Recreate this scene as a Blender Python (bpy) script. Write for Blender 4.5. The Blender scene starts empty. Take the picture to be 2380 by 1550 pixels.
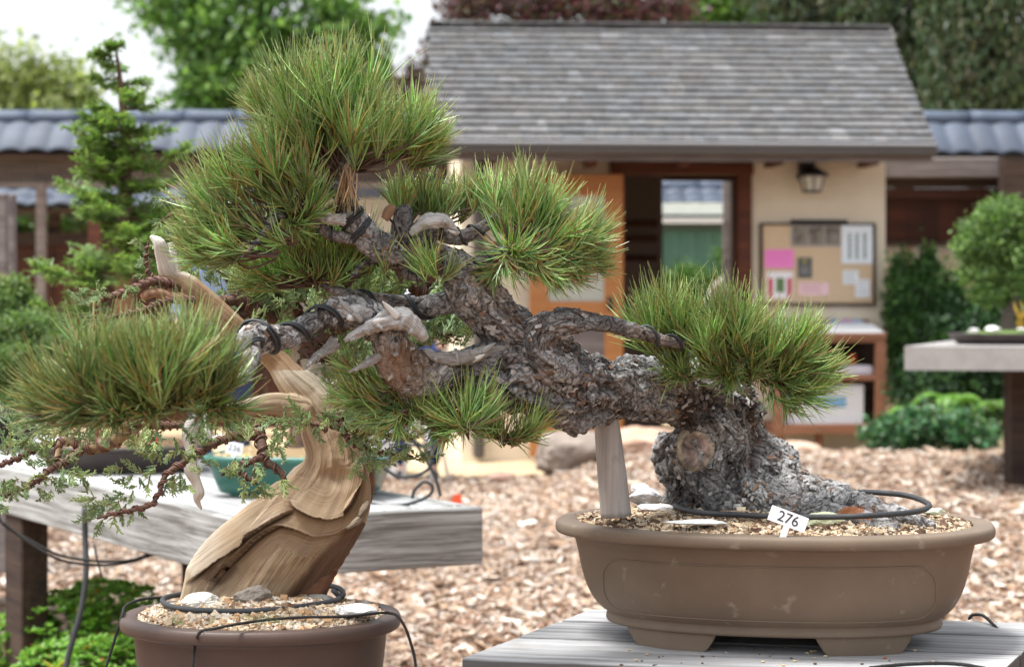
import bpy, math, random
import numpy as np
from mathutils import Matrix, Vector
random.seed(7)
RNG = np.random.default_rng(11)
scene = bpy.context.scene
COL = scene.collection
F = 4760.0      # focal length in reference pixels (2380 wide)
EYE = 1.25      # camera height
def P(x, y, D):
    return np.array([(x-1190.0)/F*D, D, EYE+(700.0-y)/F*D])
def R(d): return math.radians(d)
def A(*a): return np.array(a, dtype=float)
# ---------------------------------------------------------------- noise
def _hash(i, seed):
    i = i.astype(np.int64)
    h = (i[..., 0]*374761393 + i[..., 1]*668265263 + i[..., 2]*2147483647 + seed*974711) & 0xffffffff
    h = ((h ^ (h >> 13))*1274126177) & 0xffffffff
    h = ((h ^ (h >> 16))*2246822519) & 0xffffffff
    return ((h ^ (h >> 15)) & 0xffffff)/float(0xffffff)
def vnoise(p, seed=0):
    i = np.floor(p); f = p-i; f = f*f*(3-2*f)
    out = 0
    for dx in (0, 1):
        for dy in (0, 1):
            for dz in (0, 1):
                w = (f[:, 0] if dx else 1-f[:, 0])*(f[:, 1] if dy else 1-f[:, 1])*(f[:, 2] if dz else 1-f[:, 2])
                out = out+w*_hash(i+np.array([dx, dy, dz]), seed)
    return out*2-1
def fbm(p, seed=0, octv=4, gain=.5):
    a, s, o = 1.0, 0, 0
    for k in range(octv):
        o = o+a*vnoise(p*(2.03**k), seed+k*7); s += a; a *= gain
    return o/s
def worley(p, seed=0):
    i = np.floor(p)
    f1 = np.full(len(p), 9.); f2 = np.full(len(p), 9.); idr = np.zeros(len(p))
    for dx in (-1, 0, 1):
        for dy in (-1, 0, 1):
            for dz in (-1, 0, 1):
                c = i+np.array([dx, dy, dz])
                q = c+np.stack([_hash(c, seed), _hash(c, seed+1), _hash(c, seed+2)], 1)
                d = np.linalg.norm(p-q, axis=1); r = _hash(c, seed+5)
                m = d < f1
                f2 = np.where(m, f1, np.minimum(f2, d)); idr = np.where(m, r, idr); f1 = np.where(m, d, f1)
    return f1, f2, idr
def sstep(a, b, x):
    t = np.clip((x-a)/(b-a), 0, 1); return t*t*(3-2*t)
# ---------------------------------------------------------------- mesh builder
class MB:
    def __init__(s): s.v = []; s.q = []; s.t = []; s.c = []; s.g = []; s.n = 0
    def add(s, v, quads=None, tris=None, col=(1, 1, 1), gr=None):
        v = np.asarray(v, float).reshape(-1, 3)
        c = np.asarray(col, float)
        if c.ndim == 1: c = np.repeat(c[None, :3], len(v), 0)
        s.v.append(v); s.c.append(c[:, :3])
        s.g.append(np.zeros((len(v), 3)) if gr is None else gr)
        if quads is not None and len(quads): s.q.append(np.asarray(quads, np.int64).reshape(-1, 4)+s.n)
        if tris is not None and len(tris): s.t.append(np.asarray(tris, np.int64).reshape(-1, 3)+s.n)
        s.n += len(v); return s
    def arrays(s):
        v = np.concatenate(s.v); c = np.concatenate(s.c); g = np.concatenate(s.g)
        q = np.concatenate(s.q) if s.q else np.zeros((0, 4), np.int64)
        t = np.concatenate(s.t) if s.t else np.zeros((0, 3), np.int64)
        return v, q, t, c, g
    def mesh(s, name, smooth=False, org=None):
        v, q, t, c, g = s.arrays()
        if org is not None: v = v-org
        me = bpy.data.meshes.new(name)
        me.vertices.add(len(v)); me.vertices.foreach_set('co', v.astype(np.float32).ravel())
        nl = q.size+t.size; npoly = len(q)+len(t)
        me.loops.add(nl); me.polygons.add(npoly)
        me.loops.foreach_set('vertex_index', np.concatenate([q.ravel(), t.ravel()]).astype(np.int32))
        st = np.concatenate([np.arange(len(q))*4, len(q)*4+np.arange(len(t))*3]).astype(np.int32)
        me.polygons.foreach_set('loop_start', st)
        try: me.polygons.foreach_set('loop_total', np.concatenate([np.full(len(q), 4), np.full(len(t), 3)]).astype(np.int32))
        except Exception: pass
        me.polygons.foreach_set('use_smooth', np.full(npoly, bool(smooth)))
        at = me.color_attributes.new('Col', 'FLOAT_COLOR', 'POINT')
        at.data.foreach_set('color', np.concatenate([c, np.ones((len(c), 1))], 1).astype(np.float32).ravel())
        ga = me.attributes.new('grain', 'FLOAT_VECTOR', 'POINT')
        ga.data.foreach_set('vector', g.astype(np.float32).ravel())
        me.update(); me.validate(verbose=False)
        return me
    def build(s, name, mat, parent=None, smooth=False, M=None):
        v = np.concatenate(s.v)
        if M is None:
            org = np.array([(v[:, 0].min()+v[:, 0].max())/2, (v[:, 1].min()+v[:, 1].max())/2, v[:, 2].min()])
            me = s.mesh(name, smooth, org); MM = Matrix.Translation(org)
        else:
            me = s.mesh(name, smooth); MM = M
        o = bpy.data.objects.new(name, me); COL.objects.link(o)
        me.materials.append(mat)
        if parent is not None:
            o.parent = parent; o.matrix_parent_inverse = WM[parent.name].inverted()
        o.matrix_basis = MM
        WM[o.name] = MM.copy()
        return o
WM = {}
def tag(o, label, cat, group=None, kind=None):
    o['label'] = label; o['category'] = cat
    if group: o['group'] = group
    if kind: o['kind'] = kind
    return o
def thing(name, label, cat, loc=(0, 0, 0), group=None):
    o = bpy.data.objects.new(name, None); COL.objects.link(o)
    M = Matrix.Translation(Vector([float(a) for a in loc])); o.matrix_basis = M; WM[o.name] = M.copy()
    o.empty_display_size = .05
    return tag(o, label, cat, group)
def struct(o):
    o['kind'] = 'structure'; return o
# ---------------------------------------------------------------- shapes
BOXQ = [[0, 3, 2, 1], [4, 5, 6, 7], [0, 1, 5, 4], [1, 2, 6, 5], [2, 3, 7, 6], [3, 0, 4, 7]]
def box(mb, x0, x1, y0, y1, z0, z1, col=(1, 1, 1), bev=0):
    x0, x1 = min(x0, x1), max(x0, x1); y0, y1 = min(y0, y1), max(y0, y1); z0, z1 = min(z0, z1), max(z0, z1)
    if bev <= 0:
        v = [(x0, y0, z0), (x1, y0, z0), (x1, y1, z0), (x0, y1, z0), (x0, y0, z1), (x1, y0, z1), (x1, y1, z1), (x0, y1, z1)]
        mb.add(v, BOXQ, col=col); return
    b = min(bev, (x1-x0)/2.1, (y1-y0)/2.1, (z1-z0)/2.1)
    lay = []
    def ring(z, i):
        return [(x0+i, y0+b, z), (x0+b, y0+i, z), (x1-b, y0+i, z), (x1-i, y0+b, z), (x1-i, y1-b, z), (x1-b, y1-i, z), (x0+b, y1-i, z), (x0+i, y1-b, z)]
    v = ring(z0, b)+ring(z0+b, 0)+ring(z1-b, 0)+ring(z1, b)
    q = []
    for r in range(3):
        for k in range(8):
            q.append([r*8+k, r*8+(k+1) % 8, (r+1)*8+(k+1) % 8, (r+1)*8+k])
    top = 24; q += [[top+0, top+1, top+2, top+3], [top+0, top+3, top+4, top+7], [top+4, top+5, top+6, top+7]]
    q += [[3, 2, 1, 0], [7, 4, 3, 0], [7, 6, 5, 4]]
    mb.add(v, q, col=col)
def prism(mb, pts, z0, z1, col=(1, 1, 1), axis='z'):
    n = len(pts); pts = np.asarray(pts, float)
    def mk(h):
        if axis == 'z': return np.column_stack([pts, np.full(n, h)])
        return np.column_stack([pts[:, 0], np.full(n, h), pts[:, 1]])
    v = np.concatenate([mk(z0), mk(z1)])
    q = [[k, (k+1) % n, n+(k+1) % n, n+k] for k in range(n)]
    c0 = mk(z0).mean(0); c1 = mk(z1).mean(0)
    v = np.concatenate([v, [c0, c1]])
    t = [[(k+1) % n, k, 2*n] for k in range(n)]+[[n+k, n+(k+1) % n, 2*n+1] for k in range(n)]
    if axis != 'z': q = [a[::-1] for a in q]; t = [a[::-1] for a in t]
    mb.add(v, q, t, col=col)
def catmull(pts, step):
    pts = np.asarray(pts, float)
    if len(pts) == 2:
        n = max(2, int(np.linalg.norm((pts[1]-pts[0])[:3])/step)+1)
        return pts[0]+(pts[1]-pts[0])*np.linspace(0, 1, n)[:, None]
    P0 = np.concatenate([[2*pts[0]-pts[1]], pts, [2*pts[-1]-pts[-2]]])
    out = []
    for i in range(1, len(P0)-2):
        a, b, c, d = P0[i-1], P0[i], P0[i+1], P0[i+2]
        n = max(2, int(np.ceil(np.linalg.norm((c-b)[:3])/step)))
        t = (np.arange(n)/n)[:, None]
        out.append(.5*((2*b)+(-a+c)*t+(2*a-5*b+4*c-d)*t**2+(-a+3*b-3*c+d)*t**3))
    out.append(pts[-1][None]); return np.concatenate(out)
def frames(c, ref=None):
    T = np.gradient(c, axis=0); T /= np.linalg.norm(T, axis=1)[:, None]+1e-12
    if ref is None:
        n = len(c); U = np.zeros_like(c)
        a = np.array([0, 0, 1.]) if abs(T[0, 2]) < .9 else np.array([1., 0, 0])
        u = a-T[0]*a.dot(T[0]); u /= np.linalg.norm(u); U[0] = u
        for i in range(1, n):
            u = U[i-1]-T[i]*U[i-1].dot(T[i]); U[i] = u/(np.linalg.norm(u)+1e-12)
    else:
        U = ref-T*(T@ref)[:, None]; U /= np.linalg.norm(U, axis=1)[:, None]+1e-9
    V = np.cross(T, U)
    return T, U, V
def tube(pts, rad, n=8, step=.01, dr=1.0, ref=None, caps=True, twist=0.0):
    """pts (k,3), rad (k,), returns verts, quads, tris, s(len), theta ; dr scales depth axis (U)"""
    pr = np.column_stack([np.asarray(pts, float), np.asarray(rad, float)])
    c = catmull(pr, step); r = np.maximum(c[:, 3], 1e-5); c = c[:, :3]
    T, U, V = frames(c, ref)
    s = np.concatenate([[0], np.cumsum(np.linalg.norm(np.diff(c, axis=0), axis=1))])
    th = np.arange(n)/n*2*np.pi
    m = len(c)
    v = c[:, None]+r[:, None, None]*(dr*np.cos(th)[None, :, None]*U[:, None]+np.sin(th)[None, :, None]*V[:, None])
    v = v.reshape(-1, 3)
    i = np.arange(m-1)[:, None]*n; j = np.arange(n)[None]; k = (j+1) % n
    q = np.stack([i+j, i+k, i+n+k, i+n+j], -1).reshape(-1, 4)
    t = []
    if caps:
        v = np.concatenate([v, c[:1], c[-1:]])
        e = m*n
        t = [[(a+1) % n, a, e] for a in range(n)]+[[(m-1)*n+a, (m-1)*n+(a+1) % n, e+1] for a in range(n)]
    S = np.repeat(s, n); TH = np.tile(th, m)
    if caps: S = np.concatenate([S, [0, s[-1]]]); TH = np.concatenate([TH, [0, 0]])
    return v, q, t, S, TH
def addtube(mb, pts, rad, n=6, step=.02, col=(1, 1, 1), gr=None, **k):
    if np.isscalar(rad): rad = [rad]*len(pts)
    v, q, t, S, TH = tube(pts, rad, n, step, **k)
    g = np.column_stack([np.cos(TH), np.sin(TH), S])
    mb.add(v, q, t, col=col, gr=g)
def vertnormals(v, q, t):
    N = np.zeros_like(v)
    if len(q):
        n = np.cross(v[q[:, 2]]-v[q[:, 0]], v[q[:, 3]]-v[q[:, 1]])
        for k in range(4): np.add.at(N, q[:, k], n)
    if len(t):
        n = np.cross(v[t[:, 1]]-v[t[:, 0]], v[t[:, 2]]-v[t[:, 0]])
        for k in range(3): np.add.at(N, t[:, k], n)
    return N/(np.linalg.norm(N, axis=1)[:, None]+1e-12)
def px(path):
    """[(x,y,D,width_px)] -> pts, radii"""
    pts = [P(a[0], a[1], a[2]) for a in path]; rad = [a[3]/2/F*a[2] for a in path]
    return np.array(pts), np.array(rad)
ICO = None
def ico():
    global ICO
    if ICO is None:
        g = (1+5**.5)/2
        v = np.array([(-1, g, 0), (1, g, 0), (-1, -g, 0), (1, -g, 0), (0, -1, g), (0, 1, g), (0, -1, -g), (0, 1, -g), (g, 0, -1), (g, 0, 1), (-g, 0, -1), (-g, 0, 1)], float)
        v /= np.linalg.norm(v[0])
        f = [(0, 11, 5), (0, 5, 1), (0, 1, 7), (0, 7, 10), (0, 10, 11), (1, 5, 9), (5, 11, 4), (11, 10, 2), (10, 7, 6), (7, 1, 8), (3, 9, 4), (3, 4, 2), (3, 2, 6), (3, 6, 8), (3, 8, 9), (4, 9, 5), (2, 4, 11), (6, 2, 10), (8, 6, 7), (9, 8, 1)]
        ICO = (v, np.array(f))
    return ICO
def icosub(k):
    v, f = ico(); v = v.copy(); f = f.copy()
    for _ in range(k):
        cache = {}; vs = list(v); nf = []
        def mid(a, b):
            key = (min(a, b), max(a, b))
            if key not in cache:
                m = vs[a]+vs[b]; vs.append(m/np.linalg.norm(m)); cache[key] = len(vs)-1
            return cache[key]
        for a, b, c in f:
            x, y, z = mid(a, b), mid(b, c), mid(c, a); nf += [(a, x, z), (b, y, x), (c, z, y), (x, y, z)]
        v = np.array(vs); f = np.array(nf)
    return v, f
def rock(name, mat, c, size, seed, col, label=None, cat='stone', group=None, sub=4, parent=None, facet=.28, yaw=0):
    v, f = icosub(sub)
    # faceted rock: cut by random planes
    rg = np.random.default_rng(seed); d = v.copy(); r = np.ones(len(v))
    for k in range(14):
        n = rg.normal(size=3); n /= np.linalg.norm(n); h = rg.uniform(.62, .95)
        dd = d@n; r = np.minimum(r, np.where(dd > 1e-3, h/np.maximum(dd, 1e-3), 9))
    v = v*r[:, None]
    v = v+d*(facet*.35*fbm(d*2.2+seed, seed, 4))[:, None]+d*(.05*fbm(d*9+seed, seed, 3))[:, None]
    ca, sa = math.cos(yaw), math.sin(yaw)
    v = v*np.array(size)
    v = v@np.array([[ca, sa, 0], [-sa, ca, 0], [0, 0, 1]])
    v = v+np.array(c)
    mb = MB(); cc = np.array(col)*(1+.18*fbm(d*3, seed+3)[:, None])
    mb.add(v, None, f, col=cc)
    o = mb.build(name, mat, parent, smooth=True)
    if label: tag(o, label, cat, group)
    return o
# ---------------------------------------------------------------- materials
def newmat(name):
    m = bpy.data.materials.new(name); m.use_nodes = True
    nt = m.node_tree; b = nt.nodes['Principled BSDF']; return m, nt, b
def N(nt, typ, **kw):
    n = nt.nodes.new(typ)
    for k, v in kw.items():
        if k in n.inputs: n.inputs[k].default_value = v
        else: setattr(n, k, v)
    return n
def mat_simple(name, col, rough=.6, noise=.15, scale=20, bump=0., bscale=80, metallic=0., spec=.5, vcol=False, vs=(1, 1, 1), bdist=.002, dirt=None):
    m, nt, b = newmat(name); L = nt.links.new
    tc = N(nt, 'ShaderNodeTexCoord'); mp = N(nt, 'ShaderNodeMapping'); mp.inputs['Scale'].default_value = vs
    L(tc.outputs['Object'], mp.inputs['Vector'])
    nz = N(nt, 'ShaderNodeTexNoise', Scale=scale, Detail=5.0, Roughness=.6); L(mp.outputs[0], nz.inputs['Vector'])
    mr = N(nt, 'ShaderNodeMapRange'); mr.inputs[1].default_value = .25; mr.inputs[2].default_value = .75
    mr.inputs[3].default_value = 1-noise; mr.inputs[4].default_value = 1+noise; L(nz.outputs['Fac'], mr.inputs[0])
    vm = N(nt, 'ShaderNodeVectorMath', operation='SCALE')
    if vcol:
        at = N(nt, 'ShaderNodeAttribute', attribute_name='Col'); L(at.outputs['Color'], vm.inputs[0])
    else: vm.inputs[0].default_value = col[:3]
    L(mr.outputs[0], vm.inputs['Scale'])
    out = vm.outputs[0]
    if dirt:
        n2 = N(nt, 'ShaderNodeTexNoise', Scale=dirt[1], Detail=4.0); L(mp.outputs[0], n2.inputs['Vector'])
        r2 = N(nt, 'ShaderNodeMapRange'); r2.inputs[1].default_value = dirt[2]; r2.inputs[2].default_value = dirt[2]+.15; L(n2.outputs['Fac'], r2.inputs[0])
        mx = N(nt, 'ShaderNodeMix', data_type='RGBA'); L(r2.outputs[0], mx.inputs[0]); L(out, mx.inputs[6]); mx.inputs[7].default_value = (*dirt[0], 1)
        out = mx.outputs[2]
    L(out, b.inputs['Base Color'])
    b.inputs['Roughness'].default_value = rough; b.inputs['Metallic'].default_value = metallic
    b.inputs['Specular IOR Level'].default_value = spec
    if bump > 0:
        bn = N(nt, 'ShaderNodeTexNoise', Scale=bscale, Detail=5.0, Roughness=.65); L(mp.outputs[0], bn.inputs['Vector'])
        bp = N(nt, 'ShaderNodeBump', Strength=bump, Distance=bdist); L(bn.outputs['Fac'], bp.inputs['Height']); L(bp.outputs[0], b.inputs['Normal'])
    return m
def mat_leaf(name, rough=.5, trans=.35, noise=.2, scale=30):
    m, nt, b = newmat(name); L = nt.links.new
    at = N(nt, 'ShaderNodeAttribute', attribute_name='Col')
    L(at.outputs['Color'], b.inputs['Base Color']); b.inputs['Roughness'].default_value = rough
    b.inputs['Specular IOR Level'].default_value = .5
    if trans > 0:
        tr = N(nt, 'ShaderNodeBsdfTranslucent'); mx = N(nt, 'ShaderNodeMixShader'); mx.inputs[0].default_value = trans
        hs = N(nt, 'ShaderNodeVectorMath', operation='MULTIPLY'); hs.inputs[1].default_value = (1.1, 1.25, .6)
        L(at.outputs['Color'], hs.inputs[0]); L(hs.outputs[0], tr.inputs['Color'])
        L(b.outputs[0], mx.inputs[1]); L(tr.outputs[0], mx.inputs[2])
        L(mx.outputs[0], nt.nodes['Material Output'].inputs['Surface'])
    return m
def mat_wood(name, light, dark, rough=.8, fine=60, broad=4, contrast=1.0, bump=.6, stain=None, knots=False):
    """grain along object X"""
    m, nt, b = newmat(name); L = nt.links.new
    tc = N(nt, 'ShaderNodeTexCoord'); src = tc.outputs['Object']
    # per board offset through vertex colour
    at = N(nt, 'ShaderNodeAttribute', attribute_name='Col')
    wn = N(nt, 'ShaderNodeTexNoise', Scale=1.6, Detail=2.0); L(src, wn.inputs['Vector'])
    ws = N(nt, 'ShaderNodeVectorMath', operation='SCALE'); ws.inputs['Scale'].default_value = .045; L(wn.outputs['Color'], ws.inputs[0])
    ad = N(nt, 'ShaderNodeVectorMath', operation='ADD'); L(src, ad.inputs[0]); L(ws.outputs[0], ad.inputs[1])
    mp = N(nt, 'ShaderNodeMapping'); mp.inputs['Scale'].default_value = (1.2, fine, fine); L(ad.outputs[0], mp.inputs['Vector'])
    n1 = N(nt, 'ShaderNodeTexNoise', Scale=1.0, Detail=6.0, Roughness=.7); L(mp.outputs[0], n1.inputs['Vector'])
    mp2 = N(nt, 'ShaderNodeMapping'); mp2.inputs['Scale'].default_value = (3.5, fine*4, fine*4); L(ad.outputs[0], mp2.inputs['Vector'])
    n2 = N(nt, 'ShaderNodeTexNoise', Scale=1.0, Detail=3.0); L(mp2.outputs[0], n2.inputs['Vector'])
    mpb = N(nt, 'ShaderNodeMapping'); mpb.inputs['Scale'].default_value = (broad*.5, broad*2, broad*2); L(src, mpb.inputs['Vector'])
    n3 = N(nt, 'ShaderNodeTexNoise', Scale=1.0, Detail=5.0); L(mpb.outputs[0], n3.inputs['Vector'])
    ma = N(nt, 'ShaderNodeMath', operation='MULTIPLY_ADD'); L(n2.outputs['Fac'], ma.inputs[0]); ma.inputs[1].default_value = .35; L(n1.outputs['Fac'], ma.inputs[2])
    mb_ = N(nt, 'ShaderNodeMath', operation='MULTIPLY_ADD'); L(n3.outputs['Fac'], mb_.inputs[0]); mb_.inputs[1].default_value = .35; L(ma.outputs[0], mb_.inputs[2])
    rp = N(nt, 'ShaderNodeValToRGB'); L(mb_.outputs[0], rp.inputs[0])
    w = .16/contrast
    rp.color_ramp.elements[0].position = .85-w; rp.color_ramp.elements[0].color = (*dark, 1)
    rp.color_ramp.elements[1].position = .85+w; rp.color_ramp.elements[1].color = (*light, 1)
    vm = N(nt, 'ShaderNodeVectorMath', operation='MULTIPLY'); L(rp.outputs[0], vm.inputs[0]); L(at.outputs['Color'], vm.inputs[1])
    out = vm.outputs[0]
    if stain:
        ns = N(nt, 'ShaderNodeTexNoise', Scale=stain[1], Detail=6.0, Roughness=.7); L(src, ns.inputs['Vector'])
        mr = N(nt, 'ShaderNodeMapRange'); mr.inputs[1].default_value = stain[2]; mr.inputs[2].default_value = stain[2]+.2; mr.inputs[4].default_value = stain[3]; L(ns.outputs['Fac'], mr.inputs[0])
        mx = N(nt, 'ShaderNodeMix', data_type='RGBA'); L(mr.outputs[0], mx.inputs[0]); L(out, mx.inputs[6]); mx.inputs[7].default_value = (*stain[0], 1); out = mx.outputs[2]
    L(out, b.inputs['Base Color']); b.inputs['Roughness'].default_value = rough; b.inputs['Specular IOR Level'].default_value = .25
    bp = N(nt, 'ShaderNodeBump', Strength=bump, Distance=.002); L(ma.outputs[0], bp.inputs['Height']); L(bp.outputs[0], b.inputs['Normal'])
    return m
def mat_drift(name, lo=.40, hi=1.22, ck=(.10, .06, .035), bd=.0007, f2=52):
    """driftwood: colour from vertex colour, streaks follow the 'grain' attribute (x,y around, z along)"""
    m, nt, b = newmat(name); L = nt.links.new
    at = N(nt, 'ShaderNodeAttribute', attribute_name='Col'); ga = N(nt, 'ShaderNodeAttribute', attribute_name='grain')
    def streak(a, l, det):
        mp = N(nt, 'ShaderNodeMapping'); mp.inputs['Scale'].default_value = (a, a, l); L(ga.outputs['Vector'], mp.inputs['Vector'])
        n = N(nt, 'ShaderNodeTexNoise', Scale=1.0, Detail=det, Roughness=.65, Distortion=.35); L(mp.outputs[0], n.inputs['Vector']); return n
    n1 = streak(9, 6, 6.0); n2 = streak(f2, 16, 4.0); n3 = streak(3, 5, 3.0)
    ma = N(nt, 'ShaderNodeMath', operation='MULTIPLY_ADD'); L(n2.outputs['Fac'], ma.inputs[0]); ma.inputs[1].default_value = 1.0; n1s = N(nt, 'ShaderNodeMath', operation='MULTIPLY_ADD'); n1s.inputs[1].default_value = .6; n1s.inputs[2].default_value = .1; L(n1.outputs['Fac'], n1s.inputs[0]); L(n1s.outputs[0], ma.inputs[2])
    mr = N(nt, 'ShaderNodeMapRange'); mr.inputs[1].default_value = .62; mr.inputs[2].default_value = 1.15; mr.inputs[3].default_value = lo; mr.inputs[4].default_value = hi; L(ma.outputs[0], mr.inputs[0])
    vm = N(nt, 'ShaderNodeVectorMath', operation='SCALE'); L(at.outputs['Color'], vm.inputs[0]); L(mr.outputs[0], vm.inputs['Scale'])
    # dark checks
    r2 = N(nt, 'ShaderNodeMapRange'); r2.inputs[1].default_value = .34; r2.inputs[2].default_value = .42; L(n2.outputs['Fac'], r2.inputs[0])
    mx = N(nt, 'ShaderNodeMix', data_type='RGBA'); L(r2.outputs[0], mx.inputs[0]); mx.inputs[6].default_value = (*ck, 1); L(vm.outputs[0], mx.inputs[7])
    L(mx.outputs[2], b.inputs['Base Color']); b.inputs['Roughness'].default_value = .72; b.inputs['Specular IOR Level'].default_value = .3
    bp = N(nt, 'ShaderNodeBump', Strength=.8, Distance=bd); L(ma.outputs[0], bp.inputs['Height']); L(bp.outputs[0], b.inputs['Normal'])
    return m
def mat_bark(name, scale=90):
    m, nt, b = newmat(name); L = nt.links.new
    at = N(nt, 'ShaderNodeAttribute', attribute_name='Col'); tc = N(nt, 'ShaderNodeTexCoord')
    n1 = N(nt, 'ShaderNodeTexNoise', Scale=scale, Detail=6.0, Roughness=.7, Distortion=.6); L(tc.outputs['Object'], n1.inputs['Vector'])
    vo = N(nt, 'ShaderNodeTexVoronoi', Scale=scale*1.4); vo.feature = 'F1'; L(tc.outputs['Object'], vo.inputs['Vector'])
    mr = N(nt, 'ShaderNodeMapRange'); mr.inputs[1].default_value = .35; mr.inputs[2].default_value = .68; mr.inputs[3].default_value = .66; mr.inputs[4].default_value = 1.28; L(n1.outputs['Fac'], mr.inputs[0])
    vm = N(nt, 'ShaderNodeVectorMath', operation='SCALE'); L(at.outputs['Color'], vm.inputs[0]); L(mr.outputs[0], vm.inputs['Scale'])
    L(vm.outputs[0], b.inputs['Base Color']); b.inputs['Roughness'].default_value = .8; b.inputs['Specular IOR Level'].default_value = .25
    ma = N(nt, 'ShaderNodeMath', operation='MULTIPLY_ADD'); L(vo.outputs['Distance'], ma.inputs[0]); ma.inputs[1].default_value = .5; L(n1.outputs['Fac'], ma.inputs[2])
    bp = N(nt, 'ShaderNodeBump', Strength=.9, Distance=.004); L(ma.outputs[0], bp.inputs['Height']); L(bp.outputs[0], b.inputs['Normal'])
    return m
M_ = {}
M_['needle'] = mat_leaf('pine_needle', .34, .22)
M_['scale_leaf'] = mat_leaf('juniper_scale', .5, .2)
M_['leaf'] = mat_leaf('broad_leaf', .5, .4)
M_['gloss_leaf'] = mat_leaf('glossy_leaf', .28, .2)
M_['bark'] = mat_bark('pine_bark', 95)
M_['twigbark'] = mat_simple('twig_bark', (1, 1, 1), .8, .35, 120, .6, 200, vcol=True, spec=.2)
M_['drift'] = mat_drift('driftwood')
M_['jin'] = mat_drift('bleached_wood', .38, 1.20, (.20, .16, .13), .0003, 16)
M_['wire'] = mat_simple('wire', (.022, .026, .032), .5, .2, 60)
M_['copper'] = mat_simple('copper_wire', (.16, .075, .055), .5, .3, 90)
M_['hose'] = mat_simple('rubber_hose', (.03, .033, .037), .65, .25, 140, .3, 400)
M_['twine'] = mat_simple('twine', (.022, .021, .02), .9, .3, 300, .6, 500)
M_['pot_tan'] = mat_simple('tan_stoneware', (.168, .126, .090), .58, .28, 4, .2, 420, spec=.35, dirt=((.30, .26, .21), 30, .645))
M_['pot_brown'] = mat_simple('brown_stoneware', (.078, .050, .040), .5, .12, 12, .15, 500, spec=.45)
M_['pot_dark'] = mat_simple('dark_stoneware', (.062, .050, .048), .5, .12, 20, .1, 300)
M_['pot_green'] = mat_simple('green_glaze', (.028, .125, .095), .28, .22, 9, 0)
M_['pumice'] = mat_simple('gravel_grain', (1, 1, 1), .9, .2, 300, vcol=True, spec=.2)
M_['stone'] = mat_simple('pale_stone', (1, 1, 1), .8, .2, 45, .7, 130, vcol=True, spec=.3, bdist=.004)
M_['boulder'] = mat_simple('boulder', (1, 1, 1), .85, .35, 7, .8, 20, vcol=True, spec=.3, bdist=.03)
M_['bench_old'] = mat_wood('weathered_bench', (.52, .52, .53), (.25, .245, .245), .8, 30, 3, .9, .7, ((.27, .22, .15), 5, .62, .55))
M_['bench_side'] = mat_wood('weathered_beam', (.44, .45, .44), (.14, .135, .125), .85, 55, 3, 1.3, .8, ((.10, .085, .06), 6, .60, .7))
M_['bench_top'] = mat_wood('weathered_deck', (.47, .475, .485), (.25, .245, .24), .8, 50, 3, 1.0, .7, ((.24, .20, .14), 6, .58, .6))
M_['post'] = mat_wood('grey_post', (.46, .43, .40), (.26, .235, .215), .75, 26, 6, .8, .4, ((.2, .19, .17), 14, .6, .6))
M_['darkwood'] = mat_wood('dark_timber', (.072, .046, .034), (.028, .019, .016), .8, 16, 2, 1, .4)
M_['redwood'] = mat_wood('redwood_stain', (.13, .042, .022), (.06, .021, .013), .65, 12, 2, 1, .3)
M_['greywood'] = mat_wood('grey_timber', (.24, .21, .20), (.12, .10, .10), .8, 14, 2, 1, .3)
M_['orangewood'] = mat_wood('cedar_door', (.46, .205, .075), (.37, .15, .05), .5, 14, 2, .7, .15)
M_['cabinet'] = mat_wood('cabinet_wood', (.27, .125, .075), (.18, .08, .045), .55, 14, 2, .8, .2)
M_['stucco'] = mat_simple('cream_stucco', (.76, .67, .53), .9, .05, 6, .25, 120, spec=.2)
M_['shingle'] = mat_simple('cedar_shingle', (1, 1, 1), .9, .35, 9, .5, 60, vcol=True, spec=.15, bdist=.006)
M_['tile'] = mat_simple('blue_grey_tile', (1, 1, 1), .62, .2, 5, .2, 40, vcol=True)
M_['gutter'] = mat_simple('brown_gutter', (.075, .066, .06), .45, .1, 4)
M_['metal_grey'] = mat_simple('light_metal', (.55, .56, .58), .35, .1, 10, metallic=.3)
M_['cork'] = mat_simple('cork_board', (.66, .50, .33), .9, .12, 60)
M_['paper'] = mat_simple('paper', (1, 1, 1), .7, .04, 12, vcol=True)
M_['black'] = mat_simple('black_metal', (.02, .02, .02), .5, .1, 10)
M_['plainv'] = mat_simple('painted', (1, 1, 1), .6, .08, 6, vcol=True)
M_['cloth'] = mat_simple('cloth', (1, 1, 1), .9, .2, 14, .5, 30, vcol=True, spec=.15)
M_['skin'] = mat_simple('skin', (.50, .29, .20), .55, .08, 20)
M_['hair'] = mat_simple('hair', (1, 1, 1), .7, .3, 60, .5, 120, vcol=True)
M_['mulch'] = mat_simple('wood_chip', (1, 1, 1), .85, .3, 60, .4, 150, vcol=True, spec=.2)
M_['greenpaint'] = mat_simple('green_siding', (.085, .20, .155), .5, .12, 4)
M_['moss'] = mat_simple('moss', (.10, .16, .035), .95, .4, 60, .8, 120)
# glass (door pane)
m, nt, b = newmat('frosted_pane'); b.inputs['Base Color'].default_value = (.45, .47, .42, 1); b.inputs['Roughness'].default_value = .15; M_['pane'] = m
m, nt, b = newmat('clear_glass'); b.inputs['Base Color'].default_value = (.9, .92, .9, 1); b.inputs['Roughness'].default_value = .05; b.inputs['Transmission Weight'].default_value = .6; M_['lampglass'] = m
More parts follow.
